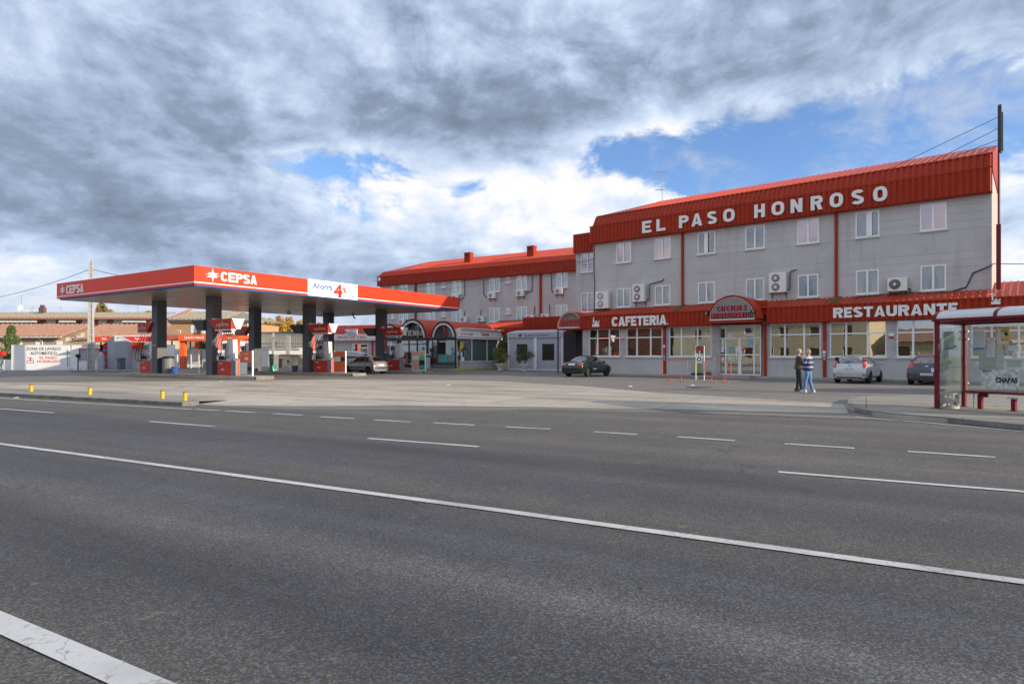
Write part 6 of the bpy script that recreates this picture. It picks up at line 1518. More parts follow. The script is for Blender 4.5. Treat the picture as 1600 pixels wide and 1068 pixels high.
for i in range(14):
    u = i/14; xx = x0+.9+(x1-x0-.9)*u; b = MB(); z_ = zpy(531.2-2.7*u, Y); b.lathe([(.0, 0), (.12, 0), (.12, .0)], (0, 0, 0), 6); b = MB(); b.cyl((xx, Y-.2, z_), (xx, Y+1.2, z_+.35), .12, n=8); b.build('roof_tile', TILER, t)
b = MB(); q = xpx(111.5, Y); b.box(q-.35, q+.35, Y+1, Y+1.6, 2.6, zpy(518.5, Y)); b.build('chimney', BEIGE, t)
b = MB(); b.add([(xpx(114, Y), Y+.5, zpy(523.5, Y)), (xpx(139, Y), Y+.5, zpy(528.8, Y)), (xpx(139, Y), Y+.5, zpy(530, Y)), (xpx(114, Y), Y+.5, zpy(529, Y))], [(0, 1, 2, 3)]); b.prism([(xpx(114, Y), zpy(529, Y)), (xpx(139, Y), zpy(530, Y)), (xpx(139, Y), zpy(528.8, Y)), (xpx(114, Y), zpy(523.5, Y))], 'y', Y+.52, Y+2); b.build('lean_to', mat('lean_pale', (.55, .57, .58), .7), t)
# right hand brick house with gable
t = thing('gabled_house', 'brick house with grey tiled roof and white gable wall behind the orange wash portal', 'building', (0, 0, 0)); Y = 92
x0, x1 = xpx(267, Y), xpx(402, Y); ze = zpy(503, Y); zr = zpy(487.5, Y+6)
b = MB(); b.box(x0, x1-1.3, Y, Y+12, 0, ze); b.build('wall', BRICK2, t)
b = MB(); b.box(x0-.1, x1-.8, Y-.3, Y+.4, ze+.001, ze+.28); b.build('cornice', mat('cornice_cream', (.72, .62, .40), .8), t)
b = MB(); u = Vector((0, 6.8, zr-ze-.2)); x2 = x1-4.5
tiled_roof('roof', x0-.2, x2, Y-.8, ze+.3, Y+6, zr, TILEG, t)
b = MB(); b.add([(x2, Y-.8, ze+.3), (x1, Y-.8, ze+.3), (x2, Y+6, zr)], [(0, 1, 2)]); b.add([(x1, Y-.8, ze+.3), (x1, Y+12, ze+.3), (x2, Y+6, zr)], [(0, 1, 2)]); b.build('roof_hip', TILEG, t)
b = MB(); b.prism([(Y-.3, 0), (Y-.3, ze+.3), (Y+6, zr+.25), (Y+12.3, ze+.3), (Y+12.3, 0)], 'x', x0-.32, x0-.02); b.build('gable_wall', mat('gable_grey', (.46, .46, .50), .85), t)
b = MB(); b.box(xpx(262, Y)-.05, x0-.33, Y+.4, Y+12, 0, ze-.2); b.build('gable_wall', mat('gable_grey', (.46, .46, .5)), t)
b = MB(); b.prism([(Y-.5, ze+.28), (Y+6, zr+.27), (Y+6, zr+.45), (Y-.7, ze+.46)], 'x', x0-.4, x0+.05); b.build('verge', mat('ridge_red', (.42, .14, .08)), t)
for (a, c, p, q) in ((273, 279, 520, 516), (281, 282.5, 521, 515), (298, 309, 520, 508), (315, 323, 521, 517), (371, 381, 522, 512), (386, 393, 510, 505)):
    b = MB(); b.box(xpx(a, Y), xpx(c, Y), Y-.05, Y-.003, zpy(p, Y), zpy(q, Y)); b.build('window', BLIND, t)
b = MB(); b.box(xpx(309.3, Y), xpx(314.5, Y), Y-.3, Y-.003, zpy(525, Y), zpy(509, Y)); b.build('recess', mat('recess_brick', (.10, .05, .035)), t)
t = thing('white_annex', 'white building with bluish glazing seen between the front pumps', 'building', (0, 0, 0)); Y = 80
b = MB(); x0, x1 = xpx(343, Y), xpx(372, Y); b.box(x0, x1, Y, Y+6, 0, zpy(514, Y)); b.build('wall', WHITEW, t)
b = MB(); b.box(x0+.4, x1-.8, Y-.05, Y-.003, zpy(519, Y), zpy(515.5, Y)); b.box(x0+.5, x1-.6, Y-.05, Y-.004, zpy(529, Y), zpy(521.5, Y)); b.build('window', GLASSD, t)
# hut and fenced yard behind
t = thing('stone_hut', 'tiny weathered stone hut by the white yard wall under the canopy', 'shed', (0, 0, 0)); Y = 70
x0, xm, x1 = xpx(431.5, Y), xpx(441.5, Y), xpx(465, Y)
b = MB(); b.prism([(x0, 0), (x1, 0), (x1, zpy(555.5, Y)), (xm-.2, zpy(555, Y)), (x0, zpy(560, Y))], 'y', Y, Y+3); b.build('wall', mat('hut_stone', (.55, .48, .34), .95, var=.25, scale=1.5, bump=.6, bscale=6, dirt=.5), t)
b = MB(); b.prism([(x0-.2, zpy(560, Y)), (xm-.2, zpy(555, Y)), (x1+.15, zpy(555.4, Y)), (x1+.15, zpy(554.2, Y)), (xm-.2, zpy(552.8, Y)), (x0-.1, zpy(558.5, Y))], 'y', Y-.15, Y+3.1); b.build('roof', TILEG, t)
b = MB(); b.box(xpx(436, Y), xpx(440.5, Y), Y-.04, Y-.003, 0, zpy(560, Y)); b.build('door', mat('hut_door', (.12, .10, .08), .8), t); b = MB(); b.box(xpx(448.5, Y), xpx(452, Y), Y-.04, Y-.004, zpy(566, Y), zpy(562, Y)); b.build('window', mat('hut_door', (.12, .10, .08), .8), t)
Y = 84
t = thing('yard_wall', 'tall cream industrial wall with white plinth behind the yard fence', 'wall', (0, 0, 0))
b = MB(); b.box(xpx(405, Y), xpx(478, Y), Y, Y+1, zpy(543, Y), zpy(521, Y)); b.build('wall', mat('yard_cream', (.80, .72, .52), .9, var=.1, scale=.5, streak=.2), t)
b = MB(); b.box(xpx(400, Y-8), xpx(480, Y-8), Y-8, Y-7.8, 0, zpy(543, Y-8)); b.build('white_plinth', WHITEW, t)
b = MB(); b.box(xpx(404, Y), xpx(479, Y), Y-.6, Y+1.2, zpy(520.9, Y), zpy(518.5, Y)); b.build('roof_edge', mat('roof_edge_dark', (.12, .13, .15), .6), t)
Y = 75.5
t = thing('yard_fence', 'tall steel bar fence with two rails on top of the white plinth', 'fence', (0, 0, 0))
b = MB()
for z_ in (zpy(542, Y), zpy(536.5, Y), zpy(521.5, Y)): b.box(xpx(405, Y), xpx(480, Y), Y, Y+.06, z_-.05, z_+.05)
b.build('rail', mat('fence_grey', (.20, .21, .23), .5), t)
p = 407.0
while p < 480:
    b = MB(); b.box(xpx(p, Y)-.03, xpx(p, Y)+.03, Y-.03, Y-.0, zpy(542, Y), zpy(521, Y)); b.build('bar', mat('fence_grey', (.2, .21, .23)), t); p += 2.75
for p in (426.3, 448, 451.5):
    b = MB(); b.box(xpx(p, Y-1)-.11, xpx(p, Y-1)+.11, Y-1, Y-.8, 0, zpy(520 if p < 430 else 524, Y-1)); b.build('post', mat('fence_post', (.35, .38, .36), .5), t)
b = MB(); b.tube([(xpx(414, Y-1.5), Y-1.5, zpy(541, Y)), (xpx(418, Y-1.5), Y-1.5, zpy(531, Y)), (xpx(425, Y-1.5), Y-1.5, zpy(529, Y)), (xpx(431, Y-1.5), Y-1.5, zpy(534, Y))], .05, 5); b.box(xpx(426, Y-1), xpx(448, Y-1), Y-1, Y-.9, zpy(529, Y), zpy(527.5, Y)); b.build('pipe', STEEL, t)
t = thing('service_post', 'thin dark post with box left of the middle front column', 'post', FC.w(-6.2, 12.6, .2)); b = MB(); b.cyl((0, 0, 0), (0, 0, 1.5), .05, n=6); b.build('post', mat('post_green', (.06, .09, .09), .5), t); b = MB(); b.box(-.12, .16, -.1, .1, 1.2, 1.5); b.box(-.08, .1, -.1, .1, 1.5, 1.62); b.build('head', BLACK, t)

# trees beyond
def broad_tree(lab, cat, px, Y, top, base, w_px, mi, n, name='tree', size=.16):
    x = xpx(px, Y); zt_ = zpy(top, Y); zb = zpy(base, Y); w_ = w_px/2*Y/990
    t = thing(name, lab, cat, (x, Y, 0), 0, 'trees beyond the yard'); hgt = (zt_-zb)/2
    b = MB(); leaves(b, (0, 0, zb+hgt), (w_, w_*.8, hgt*1.02), n, size, mi=mi, clump=46); b.build('crown', LGT, t)
    b = MB(); b.cyl((0, 0, 0), (0, 0, zb+hgt), .22, .08, n=7)
    for i in range(7):
        a = rnd.uniform(0, 6.3); z_ = zb+rnd.uniform(-.1, .6)*hgt; b.cyl((0, 0, z_), (w_*.6*math.cos(a), w_*.6*math.sin(a), z_+hgt*.7), .07, .02, n=5)
    b.build('trunk', BARK, t); return t
broad_tree('large olive and gold poplar rising above the terrace roof right of the pole', 'tree', 159, 135, 474, 500, 17, (4, 4, 2), 3600)
broad_tree('small golden tree beside the larger poplar above the terrace roof', 'tree', 173, 137, 484, 500, 15, (2, 3, 4), 1800)
broad_tree('golden tree just showing over the terrace left of the first column', 'tree', 233, 135, 486, 500, 14, (2, 3), 1500)
for i, (p, tp, w_, lab) in enumerate(((418, 498, 24, 'golden poplar leftmost of the row seen under the canopy'), (436, 495, 24, 'tall golden poplar, second of the row seen under the canopy'), (452, 496, 20, 'golden poplar in the middle of the row, right of the tallest'), (470, 500, 20, 'lower golden poplar just left of the middle right column'), (498, 505, 14, 'ochre poplar between the two middle columns'), (539, 509, 7, 'narrow golden treetop above the office roof'), (568, 511, 8, 'small golden treetop above the red office fascia'))):
    broad_tree(lab, 'tree', p, 118+i*2, tp, 531, w_, (2, 2, 3) if i != 4 else (3, 2), 3600 if w_ > 15 else 1500, name='poplar_tree', size=.17)
broad_tree('green tree in the gap between the middle columns above the pump', 'tree', 497, 90, 524, 548, 17, (0, 1), 3000)
broad_tree('green hedge-like tree behind the orange wash portal', 'tree', 322, 88, 533, 546, 26, (0, 1), 2500)
# low distant blocks that close the horizon behind the lot on the left
b = MB(); b.box(-170, -40, 150, 160, 0, 5.2); b.box(-40, 60, 165, 175, 0, 5); o = b.build('distant_buildings', mat('far_wall', (.40, .36, .30), .9, var=.3, scale=.05)); tag(o, 'pale distant buildings low behind the yard', 'building')
# small white building at the far right edge beyond the hotel
t = thing('grey_tower', 'small grey building corner beyond the right end of the hotel', 'building', (0, 0, 0)); Y = 60
b = MB(); b.box(xpx(1556, Y), xpx(1568, Y), Y, Y+6, 0, zpy(441, Y)); b.build('wall', mat('tower_wall', (.50, .50, .48), .8), t)
b = MB()
for i in range(9): b.box(xpx(1558, Y), xpx(1567, Y), Y-.05, Y-.003, zpy(441+2+i*1.5, Y), zpy(441+1.3+i*1.5, Y))
b.build('louvre', mat('louvre', (.2, .21, .22), .6), t)

# ---- buildings across the road behind the viewer, seen in the hotel windows
def opp(s0, s1, tt, h, m, lab, roofm):
    fr = Frame(*rd((s0+s1)/2, tt), -.873, .488); w_ = (s1-s0)/2
    t = thing('roadside_house', lab, 'building', fr.w(0, 0, 0), fr.ang)
    ops_ = []
    x = -w_+2.2
    while x < w_-2: 
        for z_ in ([1.0, 4.1] if h > 5 else [1.0]): ops_.append((x, x+1.3, z_, z_+1.5))
        x += 4.6
    b = MB(); b.wall(-w_, w_, 0, h, 0, .4, ops_); b.box(-w_, w_, .41, 9, 0, h); b.build('wall', m, t)
    for o_ in ops_: b = MB(); b.box(o_[0], o_[1], .2, .25, o_[2], o_[3]); b.build('window', mat('shutter_brown', (.12, .09, .06), .6), t)
    b = MB(); b.prism([(-.5, h), (4.5, h+1.8), (9.5, h)], 'x', -w_-.3, w_+.3); b.build('roof', roofm, t)
opp(-34, -20, -12, 6.6, mat('ochre_wall', (.58, .50, .32), .9, streak=.2), 'ochre house on the near side of the road, reflected in the cafe windows', TILER)
opp(-52, -35, -12, 6.4, CREAM, 'cream house on the near side of the road, reflected in the cafe windows', TILEG)
opp(-74, -54, -12, 6.8, mat('brick_dark', (.20, .09, .05), .9, var=.2, scale=2), 'red brick house on the near side of the road, reflected in the cafe windows', TILER)
opp(-18, -4, -13, 3.2, mat('stone_wall_yellow', (.55, .47, .28), .9, streak=.3), 'low yellow stone shed on the near side of the road', TILER)
# ================================================================== VEHICLES
def eval_mesh(ob):
    dg = bpy.context.evaluated_depsgraph_get(); dg.update(); return bpy.data.meshes.new_from_object(ob.evaluated_get(dg))
def car_paint(name, rgb, metal=.3, rough=.28): return mat(name, rgb, rough, metal, var=.03, coat=.8, dirt=.06)
TAIL = mat('tail_red', (.45, .015, .02), .12, coat=1); LAMP = mat('lamp_clear', (.65, .66, .66), .08, coat=1); AMB = mat('lamp_amber', (.75, .25, .02), .15)
TRIM = mat('trim_black', (.03, .03, .032), .5); PLATE = mat('plate_white', (.72, .72, .70), .4); RIM = mat('rim_silver', (.42, .43, .44), .35, .5); RIMD = mat('rim_dark', (.07, .07, .07), .5)
HIDE = mat('car_inside', (.012, .012, .013), .9)
def make_car(name, label, cat, loc, heading, paint, L, W, st, wheels, wr, wins, rearwin, tails, plate, group='cars parked on the lot', front=None, rim=RIM, extras=None, lower=None, belt_trim=None, roofw=.60):
    """st: (x, ztop, zbelt or None, width factor, roof half width) from rear to front"""
    hw = W/2; zb = .20
    vs = []; fs = []
    for (x, zt_, zbelt, wf, rw) in st:
        w_ = hw*wf
        if zbelt is None: zbelt = zt_-.10; rw = w_*.88
        pts = [(0, zb), (w_*.80, zb), (w_*.975, zb+.09), (w_, .50 if zt_ > .75 else (zb+zt_)/2), (w_*.985, zbelt), (rw, zt_-.045), (rw*.72, zt_), (0, zt_+.018)]
        ring = [(x, y, z) for y, z in pts]+[(x, -y, z) for y, z in pts[1:-1]][::-1]
        vs.append(ring)
    n = len(vs[0]); V = [p for r_ in vs for p in r_]
    for k in range(len(vs)-1):
        for i in range(n): fs.append((k*n+i, k*n+(i+1) % n, (k+1)*n+(i+1) % n, (k+1)*n+i))
    fs.append(tuple(range(n))); fs.append(tuple((len(vs)-1)*n+i for i in range(n))[::-1])
    me = bpy.data.meshes.new('body'); me.from_pydata(V, [], fs); me.materials.append(paint); me.materials.append(HIDE)
    bm = bmesh.new(); bm.from_mesh(me); bmesh.ops.recalc_face_normals(bm, faces=bm.faces); bm.to_mesh(me); bm.free()
    ob = bpy.data.objects.new('body', me); C.objects.link(ob)
    md = ob.modifiers.new('s', 'SUBSURF'); md.levels = 2; md.render_levels = 2
    cut = MB()
    for x in wheels:
        for s in (-1, 1): cut.cyl((x, s*(hw-.24), wr), (x, s*(hw+.2), wr), wr+.045, n=28, mi=1)
    cme = cut.mesh('cut', [paint, HIDE]); cob = bpy.data.objects.new('cut', cme); C.objects.link(cob)
    bl = ob.modifiers.new('b', 'BOOLEAN'); bl.operation = 'DIFFERENCE'; bl.object = cob; bl.solver = 'EXACT'
    try: bl.material_mode = 'INDEX'
    except Exception: pass
    m2 = eval_mesh(ob); bpy.data.objects.remove(ob); bpy.data.objects.remove(cob)
    for p in m2.polygons: p.use_smooth = True
    t = thing(name, label, cat, loc, math.atan2(heading[1], heading[0]), group)
    body = bpy.data.objects.new('body', m2); C.objects.link(body); body.parent = t
    if lower:
        for p in m2.polygons:
            if p.center.z < lower[0] and p.material_index == 0: p.material_index = 2
        m2.materials.append(lower[1])
    bv = BVHTree.FromPolygons([v.co for v in m2.vertices], [tuple(p.vertices) for p in m2.polygons])
    def decal(nm, corners, mode, m, off=.005, nx=8, nz=5, parent=t, thick=.004):
        """corners (bottom rear, bottom front, top front, top rear) of a patch laid on the body; mode L/R/rear/front"""
        b = MB(); g = []
        for j in range(nz+1):
            row = []
            for i in range(nx+1):
                u, v = i/nx, j/nz
                a = [corners[0][k]*(1-u)+corners[1][k]*u for k in (0, 1)]; c = [corners[3][k]*(1-u)+corners[2][k]*u for k in (0, 1)]
                p = [a[k]*(1-v)+c[k]*v for k in (0, 1)]
                if mode in 'LR': s = 1 if mode == 'L' else -1; o_ = Vector((p[0], s*2.5, p[1])); d = Vector((0, -s, 0))
                elif mode == 'rear': o_ = Vector((-6, p[0], p[1])); d = Vector((1, 0, 0))
                else: o_ = Vector((6, p[0], p[1])); d = Vector((-1, 0, 0))
                h = bv.ray_cast(o_, d)
                if h[0] is None: h = (o_+d*(2.5-hw if mode in 'LR' else 6-L/2), -d)
                row.append(h[0]-d*off)
            g.append(row)
        vs_ = [p for r_ in g for p in r_]; nn = nx+1
        b.add(vs_, [(j*nn+i, j*nn+i+1, (j+1)*nn+i+1, (j+1)*nn+i) for j in range(nz) for i in range(nx)])
        o = b.build(nm, m, parent, smooth=True); return o
    for wv in wins:
        for s in 'LR': decal('side_window', wv, s, GLASSC_CAR)
    decal('rear_window', rearwin, 'rear', GLASSC_CAR, nx=10)
    if front: decal('windscreen', front, 'front', GLASSC_CAR, nx=10)
    for tl in tails:
        m_ = tl[1]
        for s in (1, -1):
            c = [(p[0]*s, p[1]) for p in tl[0]]
            decal('tail_light' if m_ is TAIL else 'lamp', c, 'rear', m_, off=.012)
    if plate: 
        decal('number_plate', [(-.26, plate), (.26, plate), (.26, plate+.11), (-.26, plate+.11)], 'rear', PLATE, off=.018, nx=2, nz=1)
    for s in (1, -1):
        c = [(s*.48, .55), (s*.74, .57), (s*.72, .70), (s*.46, .68)]
        decal('headlight', c, 'front', LAMP, off=.010)
    if extras:
        for e in extras: decal(*e)
    # wheels
    for x in wheels:
        for s in (1, -1):
            y = s*(hw-.12)
            b = MB(); pr = [(wr*.62, -.10), (wr*.92, -.105), (wr, -.07), (wr, .07), (wr*.92, .105), (wr*.62, .10)]
            b.lathe(pr, n=28); w = b.build('wheel', RUBBER, t, smooth=False, loc=(x, y, wr)); w.rotation_euler = (R(90), 0, 0)
            b = MB(); fz = -s
            b.lathe([(wr*.62, .06*fz), (wr*.60, .088*fz), (wr*.52, .07*fz), (wr*.2, .085*fz), (.03, .09*fz)], n=24)
            b.build('rim', rim, w)
            b = MB()
            for k in range(7):
                a = k*2*math.pi/7; ca, sa = math.cos(a), math.sin(a)
                P = lambda r_, o_: (r_*ca-o_*sa, r_*sa+o_*ca, .0885*fz)
                b.add([P(wr*.26, -.02), P(wr*.5, -.045), P(wr*.5, .045), P(wr*.26, .02)], [(0, 1, 2, 3)])
            b.build('wheel_slot', HIDE, w)
    return t, decal, bv
GLASSC_CAR = glass_mat('car_window', (.06, .07, .07), refl=.20, opac=.55, col=(.012, .014, .015))
def mirror(t, x, y, z, m):
    for s in (1, -1):
        b = MB(); b.box(x-.05, x+.06, s*y if s > 0 else s*y-.18, s*y+.18 if s > 0 else s*y, z-.06, z+.07); b.build('wing_mirror', m, t, bev=.03)
def handle(t, decal, xs, z, m):
    for x in xs:
        for s in 'LR': decal('door_handle', [(x-.07, z), (x+.07, z), (x+.07, z+.035), (x-.07, z+.035)], s, m, .02, 2, 1)
def seam(t, decal, lines):
    for (x0, z0, x1, z1) in lines:
        for s in 'LR': decal('door_seam', [(x0-.006, z0), (x0+.006, z0), (x1+.006, z1), (x1-.006, z1)], s, HIDE, .003, 1, 8)

def hatch_st(L, Hh, tail=.0):
    r_ = -L/2
    return [(r_, .60, None, .80, 0), (r_+.05, .80, None, .92, 0), (r_+.12, .99, .90, .955, .62), (r_+.24, 1.20, .93, .97, .60), (r_+.42, Hh-.06, .94, .985, .57), (r_+.9, Hh, .94, 1.0, .58), (r_+1.6, Hh+.01, .93, 1.0, .58),
            (r_+2.15, Hh-.05, .92, 1.0, .58), (r_+2.5, Hh-.24, .91, 1.0, .60), (r_+2.86, 1.02, .90, .99, .66), (r_+3.2, .95, None, .97, 0), (L/2-.35, .85, None, .93, 0), (L/2-.08, .70, None, .84, 0), (L/2, .50, None, .72, 0)]
# silver hatchback, parked nose in
silver = car_paint('paint_silver', (.46, .47, .48), .55)
pos = gp(1328, 598.5)
inw = (.66, .75)
c1 = Vector((pos.x, pos.y, 0))+Vector((inw[0], inw[1], 0)).normalized()*1.75
t, dc, _ = make_car('parked_car', 'silver small hatchback parked nose-in by the restaurant windows beside the two men', 'car', (c1.x, c1.y, 0), inw, silver, 3.9, 1.69, hatch_st(3.9, 1.45), (-1.18, 1.27), .30,
    [[(-1.05, .98), (-.30, .97), (-.28, 1.34), (-.98, 1.35)], [(-.22, .97), (.72, .96), (.32, 1.32), (-.20, 1.345)], [(-1.45, 1.02), (-1.13, .99), (-1.06, 1.34), (-1.30, 1.32)]],
    [(-.58, 1.02), (.58, 1.02), (.50, 1.34), (-.50, 1.34)],
    [([(.62, .80), (.79, .80), (.66, 1.33), (.57, 1.33)], TAIL), ([(.62, .40), (.74, .40), (.74, .47), (.62, .47)], TAIL)], .72,
    front=[(-.62, 1.02), (.62, 1.02), (.5, 1.34), (-.5, 1.34)],
    extras=[('tailgate_seam', [(-.60, .66), (.60, .66), (.60, .667), (-.60, .667)], 'rear', HIDE, .006, 8, 1), ('brake_light', [(-.14, 1.365), (.14, 1.365), (.14, 1.395), (-.14, 1.395)], 'rear', TAIL, .02, 2, 1),
            ('bumper_shadow', [(-.60, .26), (.60, .26), (.6, .33), (-.6, .33)], 'rear', TRIM, .006, 8, 1), ('badge', [(-.06, .90), (.06, .90), (.06, .94), (-.06, .94)], 'rear', mat('badge', (.08, .12, .3), .3), .01, 2, 1), ('rear_wiper', [(-.02, 1.03), (.3, 1.05), (.3, 1.065), (-.02, 1.045)], 'rear', TRIM, .02, 3, 1)])
mirror(t, .62, .84, 1.0, silver); handle(t, dc, (-.45, ), .86, silver); seam(t, dc, [(-.26, .35, -.26, .95), (.80, .35, .82, .93), (-.98, .55, -1.08, .95)])
def plate_text(t, s, x, z, y=.2, w=.22):
    b = text(s, 'plate_lettering', TRIM, t, -w, w, z, z+.07, 0, '-y', .002, .0)
    b.rotation_euler = (0, 0, R(-90)); b.location = (x, 0, 0)
plate_text(t, '6425 FNC', -2.0, .74)
# dark grey hatchback next to it
dgrey = car_paint('paint_slate', (.045, .052, .075), .5)
pos = gp(1449, 601.5)
c2 = Vector((pos.x, pos.y, 0))+Vector((inw[0], inw[1], 0)).normalized()*1.85
t, dc, _ = make_car('parked_car', 'dark slate hatchback with an orange rear window sticker, half hidden by the bus shelter', 'car', (c2.x, c2.y, 0), inw, dgrey, 4.2, 1.77, hatch_st(4.2, 1.47), (-1.28, 1.35), .315,
    [[(-1.15, .99), (-.35, .98), (-.33, 1.35), (-1.05, 1.36)], [(-.27, .98), (.70, .97), (.30, 1.33), (-.25, 1.355)], [(-1.62, 1.06), (-1.23, 1.01), (-1.14, 1.35), (-1.40, 1.32)]],
    [(-.60, 1.06), (.60, 1.06), (.52, 1.35), (-.52, 1.35)],
    [([(.56, .84), (.83, .80), (.70, 1.22), (.62, 1.16)], TAIL), ([(.55, .38), (.74, .38), (.74, .43), (.55, .43)], TAIL)], .47,
    front=[(-.62, 1.02), (.62, 1.02), (.5, 1.34), (-.5, 1.34)],
    extras=[('brake_light', [(-.25, 1.375), (.25, 1.375), (.25, 1.405), (-.25, 1.405)], 'rear', TAIL, .02, 2, 1), ('window_sticker', [(.28, 1.055), (.53, 1.05), (.53, 1.11), (.3, 1.12)], 'rear', AMB, .010, 2, 1),
            ('tailgate_seam', [(-.60, .64), (.60, .64), (.60, .65), (-.60, .65)], 'rear', HIDE, .006, 8, 1), ('bumper_trim', [(-.62, .26), (.62, .26), (.62, .36), (-.62, .36)], 'rear', TRIM, .006, 8, 1), ('badge', [(-.06, .90), (.06, .90), (.06, .94), (-.06, .94)], 'rear', ALU, .01, 2, 1)])
mirror(t, .60, .88, 1.02, dgrey); handle(t, dc, (-.5, .3), .86, dgrey); seam(t, dc, [(-.3, .35, -.3, .95), (.80, .35, .82, .93)])
plate_text(t, '2653 BCG', -2.145, .49)
# dark green saloon in front of the marquee
green = car_paint('paint_green', (.004, .016, .014), .3, .22)
hd = (.60, .80)
st = [(-2.15, .58, None, .80, 0), (-2.11, .80, None, .93, 0), (-2.02, .97, None, .96, 0), (-1.60, 1.00, None, .98, 0), (-1.32, 1.05, .93, .985, .66), (-.95, 1.30, .93, 1.0, .57), (-.60, 1.39, .93, 1.0, .55), (-.1, 1.42, .92, 1.0, .56), (.35, 1.38, .91, 1.0, .56),
      (.75, 1.18, .90, .99, .60), (1.08, .98, .88, .98, .66), (1.4, .90, None, .97, 0), (1.85, .80, None, .93, 0), (2.08, .66, None, .84, 0), (2.15, .48, None, .7, 0)]
p0 = gp(903, 588.2)
c3 = Vector((p0.x, p0.y, 0))+Vector((hd[0], hd[1], 0)).normalized()*1.30
t, dc, _ = make_car('parked_car', 'dark green four door saloon parked in front of the grey marquee', 'car', (c3.x, c3.y, 0), hd, green, 4.3, 1.70, st, (-1.28, 1.27), .30,
    [[(-.95, .96), (-.27, .96), (-.25, 1.27), (-.72, 1.26)], [(-.20, .96), (.72, .95), (.30, 1.26), (-.18, 1.27)], [(-1.25, .985), (-1.02, .965), (-.80, 1.235), (-.98, 1.15)]],
    [(-.60, 1.02), (.60, 1.02), (.46, 1.32), (-.46, 1.32)],
    [([(.44, .76), (.78, .76), (.76, .90), (.44, .91)], TAIL), ([(.66, .87), (.78, .87), (.75, .91), (.66, .91)], AMB)], .78,
    front=[(-.62, 1.0), (.62, 1.0), (.46, 1.32), (-.46, 1.32)],
    extras=[('bumper_line', [(-.72, .60), (.72, .60), (.72, .615), (-.72, .615)], 'rear', TRIM, .008, 8, 1)], rim=RIM)
mirror(t, .55, .84, .98, green); handle(t, dc, (-.42, .42), .84, TRIM); seam(t, dc, [(-.24, .35, -.23, .95), (.80, .35, .76, .93), (-.98, .6, -1.05, .95)])
for s in 'LR': dc('side_strip', [(-.9, .52), (.85, .52), (.85, .56), (-.9, .56)], s, TRIM, .012, 6, 1)
dc('side_scratch', [(-.62, .50), (-.15, .53), (-.2, .57), (-.6, .55)], 'R', mat('scratch', (.5, .52, .5), .5), .016, 2, 1)
for x_ in (.3,):
    b = MB(); b.cyl((x_, 0, 1.40), (x_-.25, 0, 1.62), .006, n=4); b.build('car_aerial', BLACK, t)
# grey old hatchback beside the middle island
grey = car_paint('paint_grey', (.21, .22, .24), .4, .4)
st = [(-1.85, .62, None, .84, 0), (-1.80, .84, None, .94, 0), (-1.70, .95, None, .96, 0), (-1.55, 1.05, .92, .97, .60), (-1.25, 1.30, .92, .98, .56), (-1.05, 1.36, .92, .99, .55), (-.4, 1.38, .92, 1.0, .55), (.1, 1.37, .91, 1.0, .55), (.35, 1.30, .90, 1.0, .56),
      (.75, 1.02, .88, .98, .62), (1.0, .90, None, .97, 0), (1.5, .80, None, .94, 0), (1.78, .68, None, .86, 0), (1.85, .5, None, .75, 0)]
g0 = FC.w(-3.75, 15.9); hdg = (-.80, .60)
t, dc, _ = make_car('parked_car', 'old grey hatchback standing between the pump islands under the canopy', 'car', (g0.x, g0.y, 0), hdg, grey, 3.7, 1.58, st, (-1.18, 1.22), .28,
    [[(-.75, .95), (-.22, .95), (-.20, 1.27), (-.68, 1.27)], [(-.15, .95), (.66, .94), (.28, 1.25), (-.13, 1.27)], [(-1.20, .97), (-.83, .95), (-.75, 1.26), (-1.03, 1.24)]],
    [(-.54, .98), (.54, .98), (.44, 1.29), (-.44, 1.29)],
    [([(.50, .68), (.72, .68), (.72, .80), (.50, .80)], TAIL)], .62, front=[(-.55, .98), (.55, .98), (.45, 1.3), (-.45, 1.3)],
    extras=[('bumper', [(-.74, .40), (.74, .40), (.74, .54), (-.74, .54)], 'rear', TRIM, .03, 8, 2), ('lamp_amber', [(.72, .66), (.755, .66), (.755, .80), (.72, .80)], 'rear', AMB, .02, 1, 1)], rim=RIM)
mirror(t, .48, .78, .96, TRIM); handle(t, dc, (-.35, .35), .82, TRIM); seam(t, dc, [(-.19, .35, -.18, .94), (.72, .35, .66, .93), (-.8, .5, -.79, .95)])
for s in 'LR': dc('side_strip', [(-1.6, .50), (1.6, .50), (1.6, .56), (-1.6, .56)], s, TRIM, .010, 10, 1)
